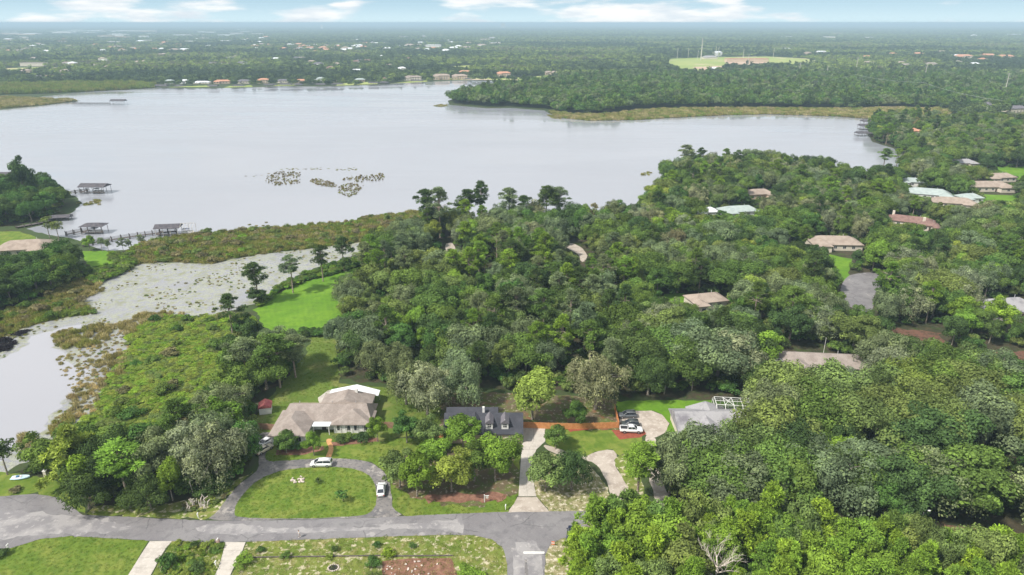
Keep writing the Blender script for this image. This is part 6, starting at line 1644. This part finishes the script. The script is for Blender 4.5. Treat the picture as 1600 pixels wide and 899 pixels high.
mailbox(310, 810, 'white mailbox on the verge left of the circular drive', rz=10)
mailbox(341, 849.5, 'white mailbox on a low brick pillar between the two south drives', brick=True)
mailbox(337.5, 884, 'small white post box among the garden flowers', h=.8)
mailbox(14, 860, 'white marker box on the lawn edge at the far left of the road', h=1.2)
mailbox(790, 797, 'white mailbox at the foot of the pale concrete drive', rz=-8)


def yard_sign(px, py, label):
    p = P(px, py); root = empty('yard_sign', (p.x, p.y, .03), R(4)); tag(root, label, 'sign')
    MB().box(-.07, .07, -.07, .07, 0, 1.9).build('post', M_WHITE, root); MB().box(.073, 1.0, -.05, .05, 1.62, 1.74).build('arm', M_WHITE, root)
    MB().box(.28, .86, -.02, .02, .95, 1.50).build('sign_board', mat('beige_board', (.62, .58, .52), rough=.6), root)
    for x in (.36, .78): MB().box(x - .01, x + .01, -.01, .01, 1.502, 1.617).build('hanger', M_METAL, root)
    MB().add([(-.10, -.10, 1.9), (.10, -.10, 1.9), (.10, .10, 1.9), (-.10, .10, 1.9), (0, 0, 2.05)], [(0, 1, 4), (1, 2, 4), (2, 3, 4), (3, 0, 4), (0, 1, 2, 3)]).build('cap', M_WHITE, root)


yard_sign(757, 785, 'white wooden post with one arm on the mulched front yard')
def pole_sign(px, py):
    p = P(px, py); root = empty('street_sign', (p.x, p.y, .03), R(10)); tag(root, 'tall white street-name pole by the dark blue suv', 'sign')
    MB().tube([(0, 0, 0), (0, 0, 3.1)], .05, 8).build('pole', M_METAL, root)
    MB().box(-.45, .45, -.012, .012, 2.75, 2.95).build('name_plate', M_TRIM, root)
    s = MB(); s.add([(0.34 * math.cos(t), -.055 + d, 2.3 + .34 * math.sin(t)) for d in (0, .02) for t in np.linspace(R(22.5), R(382.5), 8, False)], [tuple(range(8)), tuple(range(8, 16))] + [(i, (i + 1) % 8, 8 + (i + 1) % 8, 8 + i) for i in range(8)]); s.build('sign_back', M_METAL, root)


pole_sign(895, 848)
def barrier(px, py):
    p = P(px, py); root = empty('roadside_marker', (p.x, p.y, .03), R(-8)); tag(root, 'small orange and white striped marker board on the corner verge', 'marker')
    MB().box(-.04, .04, -.03, .03, 0, 1.1).build('stake', M_TRIM, root)
    for i in range(3): MB().box(-.32, .32, -.06, -.033, .30 + i * .27, .55 + i * .27).build('board', (mat('orange_paint', (.75, .17, .04), rough=.5), M_WHITE)[i % 2], root)


barrier(864, 853)
def wood_post(px, py):
    p = P(px, py); root = empty('utility_post', (p.x, p.y, .03)); tag(root, 'leaning pale wooden post on the verge beside broken stalks', 'post')
    MB().tube([(0, 0, 0), (-.35, 0, 3.8)], [.10, .08], 7).build('post', M_DEADWOOD, root); MB().box(-.5, -.1, -.05, .05, 3.6, 3.75).build('cross_piece', M_DEADWOOD, root)


wood_post(303, 775)
def stalks(px, py):
    p = P(px, py); root = empty('dead_banana_clump', (p.x, p.y, .03)); tag(root, 'clump of broken pale stalks leaning at the edge of the wood', 'dead plant'); rnd = random.Random(3)
    for i in range(17):
        a = rnd.uniform(0, 6.28); r = rnd.uniform(.1, 2.4); l = rnd.uniform(1.2, 2.6); x, y = r * math.cos(a) * 1.3, r * math.sin(a) * .6
        MB().tube([(x, y, 0), (x + rnd.uniform(-.6, .6), y, l * .6), (x + rnd.uniform(-1.2, 1.2), y - .2, l)], [.14, .11, .06], 6).build('stalk', M_DEADWOOD, root)


stalks(304, 792)
def street_lamp(px, py, H=7.5):
    p = P(px, py); root = empty('street_lamp', (p.x, p.y, .03)); tag(root, 'lone pale street lamp rising before the dark oaks at lower right', 'street lamp')
    MB().tube([(0, 0, 0), (0, 0, H)], [.10, .06], 8).build('pole', M_METAL, root); MB().tube([(0, 0, H - .1), (.3, 0, H + .15), (.8, 0, H + .12)], .04, 6).build('arm', M_METAL, root)
    h = MB().blob((1.0, 0, H + .12), .30, 1, 2, (1.2, .6, .45), 0).build('lamp_head', M_WHITE, root, True); MB().blob((1.0, 0, H + .02), .18, 1, 1, (1.2, .6, .5), 0).build('lens', M_LAMPW, h)


street_lamp(1433, 840, 6.5)
def thin_pole(px, py, H, lab, w=.07, m=M_TRIM, name='flagpole'):
    p = P(px, py); root = empty(name, (p.x, p.y, .03)); tag(root, lab, 'pole'); MB().tube([(0, 0, 0), (0, 0, H)], [w, w * .6], 6).build('pole', m, root); MB().blob((0, 0, H + w), w * 1.6, 1, 1, amp=0).build('finial', m, root)


thin_pole(1284, 566, 8.0, 'thin white pole rising beside the long taupe roof')


def pylon(px, py, H, lab, arms=3, w=.55):
    p = P(px, py); root = empty('power_pole', (p.x, p.y, 0), R(12)); tag(root, lab, 'power pole')
    MB().tube([(0, 0, 0), (0, 0, H)], [w, w * .6], 8).build('pole', M_POLEC, root)
    for i in range(arms):
        z = H - 1 - i * 3.2
        for s in (-1, 1):
            a = MB().tube([(0, 0, z), (s * 3.2, 0, z + .4)], [.18, .12], 5).build('arm', M_POLEC, root); MB().tube([(s * 3.2, 0, z + .35), (s * 3.2, 0, z - .9)], .12, 5).build('insulator', M_METAL, a)
    return p


PYL = [(1168, 106, 30), (1247, 125, 30), (1337, 113, 30), (1291, 122, 22), (1444, 125, 30), (1568, 152, 32), (1075, 91, 28), (1058, 92, 28), (1208, 90, 26), (975, 72, 30)]
for i, (x, y, H) in enumerate(PYL):
    pylon(x, y, H, ['pale power pole in front of the plant building', 'pale power pole before the dark belt right of the field', 'pale power pole in the middle of the right-hand woods', 'short pale pole pair mate beside the field belt', 'pale power pole above the marsh woods', 'tallest pale power pole beside the two-storey estate house',
          'thin pole on the left edge of the cleared field', 'leftmost thin pole by the cleared field', 'thin pole behind the right part of the cleared field', 'faint far pole left of the cleared field'][i])
for i, (x, y, H, w) in enumerate(((1095, 94, 58, 1.6), (1118, 90, 34, .8), (1122, 90, 32, .8), (1161, 91, 28, .7), (1090, 93, 26, .6))):
    p = P(x, y); root = empty('mast', (p.x, p.y, 0)); tag(root, ['tall pale mast standing on the cleared field', 'left one of the two paired short masts', 'right one of the two paired short masts', 'short mast behind the plant building', 'short mast just left of the tall pale mast'][i], 'mast')
    MB().tube([(0, 0, 0), (0, 0, H * .5), (0, 0, H)], [w, w * .8, w * .35], 7).build('shaft', M_POLEC, root)
    for z in (.55, .8): MB().box(-w * 1.6, w * 1.6, -w * 1.6, w * 1.6, H * z, H * z + .6).build('platform', M_METAL, root)
wires = [P(x, y, H - 2) for x, y, H in (PYL[1], PYL[2], PYL[4], PYL[5])]
for i, (a, b) in enumerate(zip(wires, wires[1:])):
    mb = MB(); [mb.tube([a.lerp(b, t) - Vector((0, 0, 10 * t * (1 - t))) + Vector((0, 0, k * 3.2)) for t in np.linspace(0, 1, 9)], .09, 3) for k in (-1,)]
    tag(mb.build('power_line', M_METAL), ['power line between the first two pale poles', 'power line across the middle of the right-hand woods', 'power line leading to the tallest pale pole'][i], 'power line')


# ------------------------------------------------------------------ docks and boathouses
def boardwalk(pts, label, w=1.5, z=.9, rails=True, world=False):
    W = [P(*p) for p in pts]; root = empty('boardwalk', W[0]); tag(root, label, 'dock'); L0 = root.location
    for a, b in zip(W, W[1:]):
        a = a - L0; b = b - L0; d = b - a; L = d.length; u = d.normalized(); s = Vector((-u.y, u.x, 0)); ang = math.atan2(d.y, d.x)
        mb = MB(); n = int(L / .35)
        for i in range(n): mb.box(i * .35 + .01, i * .35 + .34, -w / 2, w / 2, z - .22, z)
        dk = mb.build('deck', M_DOCKWOOD, root); dk.location = a; dk.rotation_euler.z = ang; dk['kind'] = 'stuff'
        k = max(1, int(L / 3.0))
        for i in range(k + 1):
            for sd in (-1, 1):
                c = a + u * (L * i / k) + s * sd * (w / 2 + .08)
                o = MB().tube([(0, 0, -.6), (0, 0, z + (1.5 if rails else .5))], .2, 6).build('piling', M_DOCKWOOD, root); o.location = c
        if rails:
            for sd in (-1, 1):
                for zz in (.55, 1.0): o = MB().box(0, L, sd * (w / 2 + .08) - .05, sd * (w / 2 + .08) + .05, z + zz, z + zz + .12).build('rail', M_DOCKWOOD, root); o.location = a; o.rotation_euler.z = ang
    return root


def boathouse(px, py, w, d, rot, label, hip=0, h=3.6, boat=None, blabel=None, bay=0):
    p = P(px, py); root = empty('boathouse', (p.x, p.y, 0), R(rot)); tag(root, label, 'boathouse')
    n = max(2, int(w / 3) + 1)
    for i in range(n):
        for y in (-d / 2 + .2, d / 2 - .2):
            o = MB().tube([(0, 0, -.6), (0, 0, h)], .12, 6).build('piling', M_DOCKWOOD if not bay else M_POLEC, root); o.location = (-w / 2 + .3 + (w - .6) * i / (n - 1), y, 0)
    mb = MB(); mb.box(-w / 2, w / 2, -d / 2, -d / 2 + 1.1, .85, .95); mb.box(-w / 2, -w / 2 + 1.6, -d / 2 + 1.1, d / 2, .85, .95); mb.build('deck', M_DOCKWOOD, root)
    r = MB(); roof_block(r, -w / 2, w / 2 - bay, -d / 2, d / 2, h, d * .20, 'x', hip, .45, .12); r.build('roof', ROOFS['dockroof'], root)
    if bay:     # roof frame left open over the outer bay
        for x in np.linspace(w / 2 - bay + .6, w / 2, 5): MB().tube([(x, -d / 2, h), (x, 0, h + d * .20), (x, d / 2, h)], .07, 4).build('rafter', M_POLEC, root)
        MB().tube([(w / 2 - bay, 0, h + d * .2), (w / 2, 0, h + d * .2)], .07, 4).build('ridge_pole', M_POLEC, root)
    if boat:
        b = empty('pontoon_boat', Vector((p.x, p.y, .35)) + Vector((math.cos(R(rot)) * boat, math.sin(R(rot)) * boat, 0)), R(rot)); tag(b, blabel, 'boat')
        for s in (-.9, .9): MB().tube([(-2.8, s, 0), (2.4, s, 0), (3.1, s, .25)], [.3, .3, .05], 10).build('pontoon', M_ALU, b, True)
        MB().box(-2.8, 2.8, -1.15, 1.15, .28, .38).build('deck', M_CREAM, b)
        MB().box(-2.7, 2.6, -1.14, -1.09, .38, 1.0).box(-2.7, 2.6, 1.09, 1.14, .38, 1.0).build('side_panel', M_WHITE, b)
        MB().box(-2.4, -.8, -.9, -.4, .38, .85).build('seat', M_WHITE, b); MB().box(-2.2, 1.0, -1.1, 1.1, 2.1, 2.18).build('canopy', mat('dark_canopy', (.12, .13, .17), rough=.8), b)
        for x in (-2.1, .9):
            for s in (-1, 1): MB().tube([(x, s * 1.05, 1.0), (x, s * 1.05, 2.1)], .03, 5).build('canopy_pole', M_ALU, b)
    return root


boardwalk([(130, 386), (160, 380), (190, 375), (216, 371), (250, 366.5), (276, 364)], 'long boardwalk running out past the cypresses to the long boathouse', 1.7)
boathouse(276, 366, 17.5, 6.8, 9, 'long boathouse with an open-framed outer bay at the reed bed edge', h=4.0, bay=6.5, boat=5.2, blabel='pontoon boat under the open frame of the long boathouse')
boathouse(149, 364, 10.5, 6.0, 4, 'small hipped boathouse between the golden cypress and the long boardwalk', hip=.9, h=4.0, boat=.6, blabel='boat stored under the small hipped boathouse')
boardwalk([(104, 369), (128, 364), (148, 362)], 'walkway joining the shore and the small hipped boathouse', 1.4)
boardwalk([(98, 306), (118, 303), (136, 300)], 'thin railed walkway leading to the far boathouse', 1.4)
boathouse(150, 301, 15.5, 8, -2, 'far boathouse standing alone off the left point', h=4.2, boat=1.5, blabel='boat in the shade of the far boathouse')
boardwalk([(26, 357), (60, 351), (86, 344), (112, 338)], 'low weathered dock without rails below the left point', 2.2, .8, False)
MB3 = boathouse(96, 344, 9, 5, 14, 'low flat dock platform roof at the end of the weathered dock', h=1.9)
boathouse(14, 282, 9, 6, 4, 'dark-roofed boathouse showing above the left point trees', h=4.4)
boardwalk([(114, 163), (140, 163.5), (172, 163.5)], 'long pale walkway from the reed spit to its boathouse', 2.0, 1.0)
boathouse(186, 163.5, 17, 10, 3, 'dark boathouse at the end of the reed spit walkway', h=4.6)
boathouse(1357, 196, 14, 9, 0, 'dark-roofed dock at the right inlet, farthest of three', h=4); boathouse(1355, 203, 16, 9, 0, 'white-topped dock at the right inlet, middle of three', h=4); boathouse(1349, 213, 14, 8, 4, 'low dock at the right inlet, nearest of three', h=3)
boardwalk([(1364, 199), (1354, 199)], 'short jetty between the inlet docks', 2, 1, False)
for i, x in enumerate((254, 281, 334, 373, 421, 426, 448, 466, 502, 528, 584, 600, 652, 731)):
    yb = float(np.interp(x, [240, 300, 380, 440, 500, 560, 620, 660, 720], [138, 139, 138.3, 136.3, 136.3, 135, 131.8, 129.8, 127.4])) + .2
    boathouse(x, yb, 15 if i % 3 else 20, 9, _rb.uniform(-12, 12), ORD[i] + ' small boathouse along the far shore, counted from the left' if i < 14 else '', h=4.2, hip=.9 if i % 2 else 0)

# ------------------------------------------------------------------ stones, beds, dead tree, small plants
rnd = random.Random(8)
o = P(465, 752); root = empty('rock_ring', o); tag(root, 'ring of pinkish stones on the oval lawn island', 'rock ring')
for i in range(22):
    a = rnd.uniform(0, 6.28); r = rnd.uniform(.5, 1.6); MB().blob((r * math.cos(a) * 1.1, r * math.sin(a), .18), rnd.uniform(.18, .38), i, 1, (1, 1, .7), .5).build('stone', M_STONE, root)
o = P(492, 899); o = P(521, 888); root = empty('stone_fire_ring', o); tag(root, 'pale round stone ring on the dry grass at the bottom edge', 'fire ring')
for i in range(16):
    a = i / 16 * 6.28; MB().blob((1.0 * math.cos(a), .85 * math.sin(a), .12), .18, i, 1, (1, 1, .8), .4).build('stone', M_STONE, root)
MB().add([(.85 * math.cos(t), .75 * math.sin(t), .06) for t in np.linspace(0, 6.28, 14, False)], [tuple(range(14))]).build('ash_bed', M_RUBBER, root)
for i in range(26):
    x, y = rnd.uniform(604, 700), rnd.uniform(876, 899)
    if rnd.random() < .6: x = rnd.choice((612, 648)) + rnd.gauss(0, 6)
    p = P(x, y); s = MB().blob((0, 0, .08), rnd.uniform(.10, .26), i, 1, (1, 1, .6), .5).build('stone', M_STONE); s.location = (p.x, p.y, .03); tag(s, 'pale stone lying on the red soil bed', 'stone', 'pale stones on the red soil bed')
# raised board edging of the south bed
for a, b, l in (((380, 872), (600, 869), 'long low dark border edging across the dry south lawn'), ((600, 870), (708, 869), 'low dark edging along the back of the red soil bed')):
    p, q = P(*a), P(*b); d = q - p; o = MB().box(0, d.length, -.08, .08, 0, .22).build('bed_edging', M_DOCKWOOD); o.location = (p.x, p.y, .03); o.rotation_euler.z = math.atan2(d.y, d.x); tag(o, l, 'edging')


def dead_tree(px, py, H, label):
    p = P(px, py); root = empty('dead_tree', (p.x, p.y, 0)); tag(root, label, 'dead tree'); rnd = random.Random(21)
    t = MB(); t.tube([(0, 0, 0), (.1, 0, H * .35), (0, .1, H * .6)], [.28, .2, .13], 8); t.build('trunk', M_DEADWOOD, root, True)
    def grow(mb, a, d, L, r, lv):
        b = a + d * L; m = a.lerp(b, .5) + Vector((rnd.uniform(-.1, .1), rnd.uniform(-.1, .1), .08)) * L
        mb.tube([a, m, b], [r, r * .75, r * .45], 5 if lv < 2 else 4, False)
        if lv < 4:
            for k in range(3 if lv < 3 else 2):
                nd = (d + Vector((rnd.uniform(-.75, .75), rnd.uniform(-.75, .75), rnd.uniform(-.05, .55)))).normalized(); grow(mb, b if k else m, nd, L * rnd.uniform(.55, .8), r * .5, lv + 1)
    for i in range(9):
        a = i / 9 * 6.28 + rnd.uniform(-.3, .3); z = H * rnd.uniform(.3, .6); mb = MB(); grow(mb, Vector((0, 0, z)), Vector((math.cos(a), math.sin(a), rnd.uniform(.5, 1.3))).normalized(), H * .20, .13, 0); mb.build('branch', M_DEADWOOD, root)


dead_tree(1114, 930, 12.0, 'pale leafless tree among the foreground pines at the bottom edge')
SH = [(262, 886, 'deep green', 1.9, 2.6, 'dark leafy shrub at the left of the garden between the drives'), (310, 892, 'dark green', 1.6, 1.5, 'round dark bush near the flower garden centre'), (304, 855, 'dark green', .8, 1.2, 'small dark bush at the road edge of the garden'), (331, 853, 'deep green', .5, .8, 'tiny bush beside the brick mailbox'),
      (381, 880, 'bright green', 1.9, 1.3, 'bright green spreading bush right of the second south drive'), (407, 862, 'deep green', .9, .9, 'small round shrub near the road at the left of the dry lawn'), (447, 873, 'mid-green', 1.1, 1.2, 'shrub left of the yellow flowering plant'), (524, 860, 'dark green', .8, 1.0, 'dark shrub in the middle of the dry lawn'),
      (515, 872, 'yellow-green', .9, .8, 'yellow-green low plant on the dry lawn border'), (589, 855, 'deep green', .9, 1.0, 'small shrub at the road side above the green bush'), (606, 868, 'lime green', 1.5, 1.3, 'lime-green bush left of the red soil bed'), (581, 884, 'deep green', 1.7, 1.5, 'dark green bush at the left end of the red soil bed'),
      (644, 855, 'mid-green', .9, .8, 'small shrub on the dry lawn behind the red soil bed'), (585, 905, 'olive-green', 1.6, 1.4, 'olive bush at the bottom edge beside the soil bed'), (725, 895, 'bright green', 1.9, 1.2, 'bright low bush at the right end of the soil bed'), (740, 905, 'bright green', 1.9, 1.2, 'bright low bush at the bottom edge right of the soil bed'),
      (4, 868, 'dark green', 1.4, 1.4, 'dark bush at the far left end of the big lawn'), (24, 768, 'brownish', 1.4, 1.0, 'rusty brown bush on the grass by the cul-de-sac'), (444, 702, 'dark green', 1.8, 1.3, 'clipped dark bush before the left wing of the taupe house'), (462, 702, 'deep green', 1.8, 1.4, 'dark bush left of the white porch'),
      (532, 690, 'dark green', 1.9, 1.7, 'dark bush right of the orange path'), (548, 688, 'mid-green', 1.8, 1.6, 'mid-green bush under the striped white wing'), (566, 690, 'dark green', 2.3, 2.1, 'large dark bush at the corner of the striped white wing'), (524, 612, 'bright green', 1.5, 1.3, 'bright bush behind the white patio roof'), (330, 784, 'yellow-green', 1.3, .9, 'scrubby yellow-green bush at the drive entrance')]
for x, y, t, r, h, l in SH:
    pr = PROTO['bush']; v = _rt.randrange(4); p = P(x, y)
    plant_one(dict(x=p.x, y=p.y, kind='bush', v=v, s=r / 1.6, zs=h / 2.2, rot=_rt.uniform(0, 6.28), tint=tone_tint(t, _rt), label=l, group=None))
bushes('garden_undergrowth', [(275, 850), (346, 851), (340, 872), (325, 899), (250, 930), (262, 875)], 1.1, 230, ['bright green', 'mid-green', 'yellow-green'], .2, .6, 'low flowering garden plants between the two south drives', 'garden plants', zk=.6, keep=.7)
# swamp snag and palms
for px, py, l in ((340, 530, 'tangle of bare dead trunks among the swamp-side trees'),):
    pass


def palm(px, py, H, label):
    p = P(px, py); root = empty('palm_tree', (p.x, p.y, .03)); tag(root, label, 'palm tree'); rnd = random.Random(int(px))
    MB().tube([(0, 0, 0), (.1, 0, H * .5), (0, 0, H)], [.24, .18, .17], 8).build('trunk', M_BARK, root, True)
    for i in range(16):
        a = i / 16 * 6.28 + rnd.uniform(-.2, .2); e = rnd.uniform(-.3, 1.0); C = []; N = []; U = []
        for t in np.linspace(.15, 1, 11):
            x = 2.3 * t; z = e * 1.6 * t - 1.5 * t * t
            for s in (-1, 1):
                C.append((x * math.cos(a) - s * .28 * math.sin(a), x * math.sin(a) + s * .28 * math.cos(a), H + z)); N.append((0, 0, 1)); U.append((math.cos(a) * .5 - s * math.sin(a), math.sin(a) * .5 + s * math.cos(a), -.2))
        me = quads_mesh('frond', np.array(C), np.array(N, float), .42, .07, np.full(len(C), rnd.uniform(.3, .7)), M_LEAF, up=np.array(U), seed=i); f = link('frond', me, root); f['tint'] = (.07, .12, .03)


for x, y, H, l in ((1074, 678, 4.0, 'small palm beside the wall of the grey-roofed house'), (1595, 318, 9, 'tall palm beside the long beige building'), (1488, 232, 9, 'palm near the far small lawn'), (110, 385, 3.5, 'short palm on the left shore lawn')): palm(x, y, H, l)


# ------------------------------------------------------------------ haze: the air itself, one even closed volume
def build_haze():
    m = bpy.data.materials.new("haze_air"); m.use_nodes = True; w = NT(m.node_tree); w.n.clear()
    out = w.node('ShaderNodeOutputMaterial')
    v = w.node('ShaderNodeVolumePrincipled', {'Color': (.55, .75, .89), 'Density': HAZE, 'Anisotropy': .0})
    w.l.new(v.outputs[0], out.inputs['Volume'])
    o = MB().box(-62000, 62000, -3200, 92000, -1.0, 101).build('haze', m); tag(o, 'thin bluish summer haze filling the air over the plain', 'haze', kind='stuff')


build_haze()
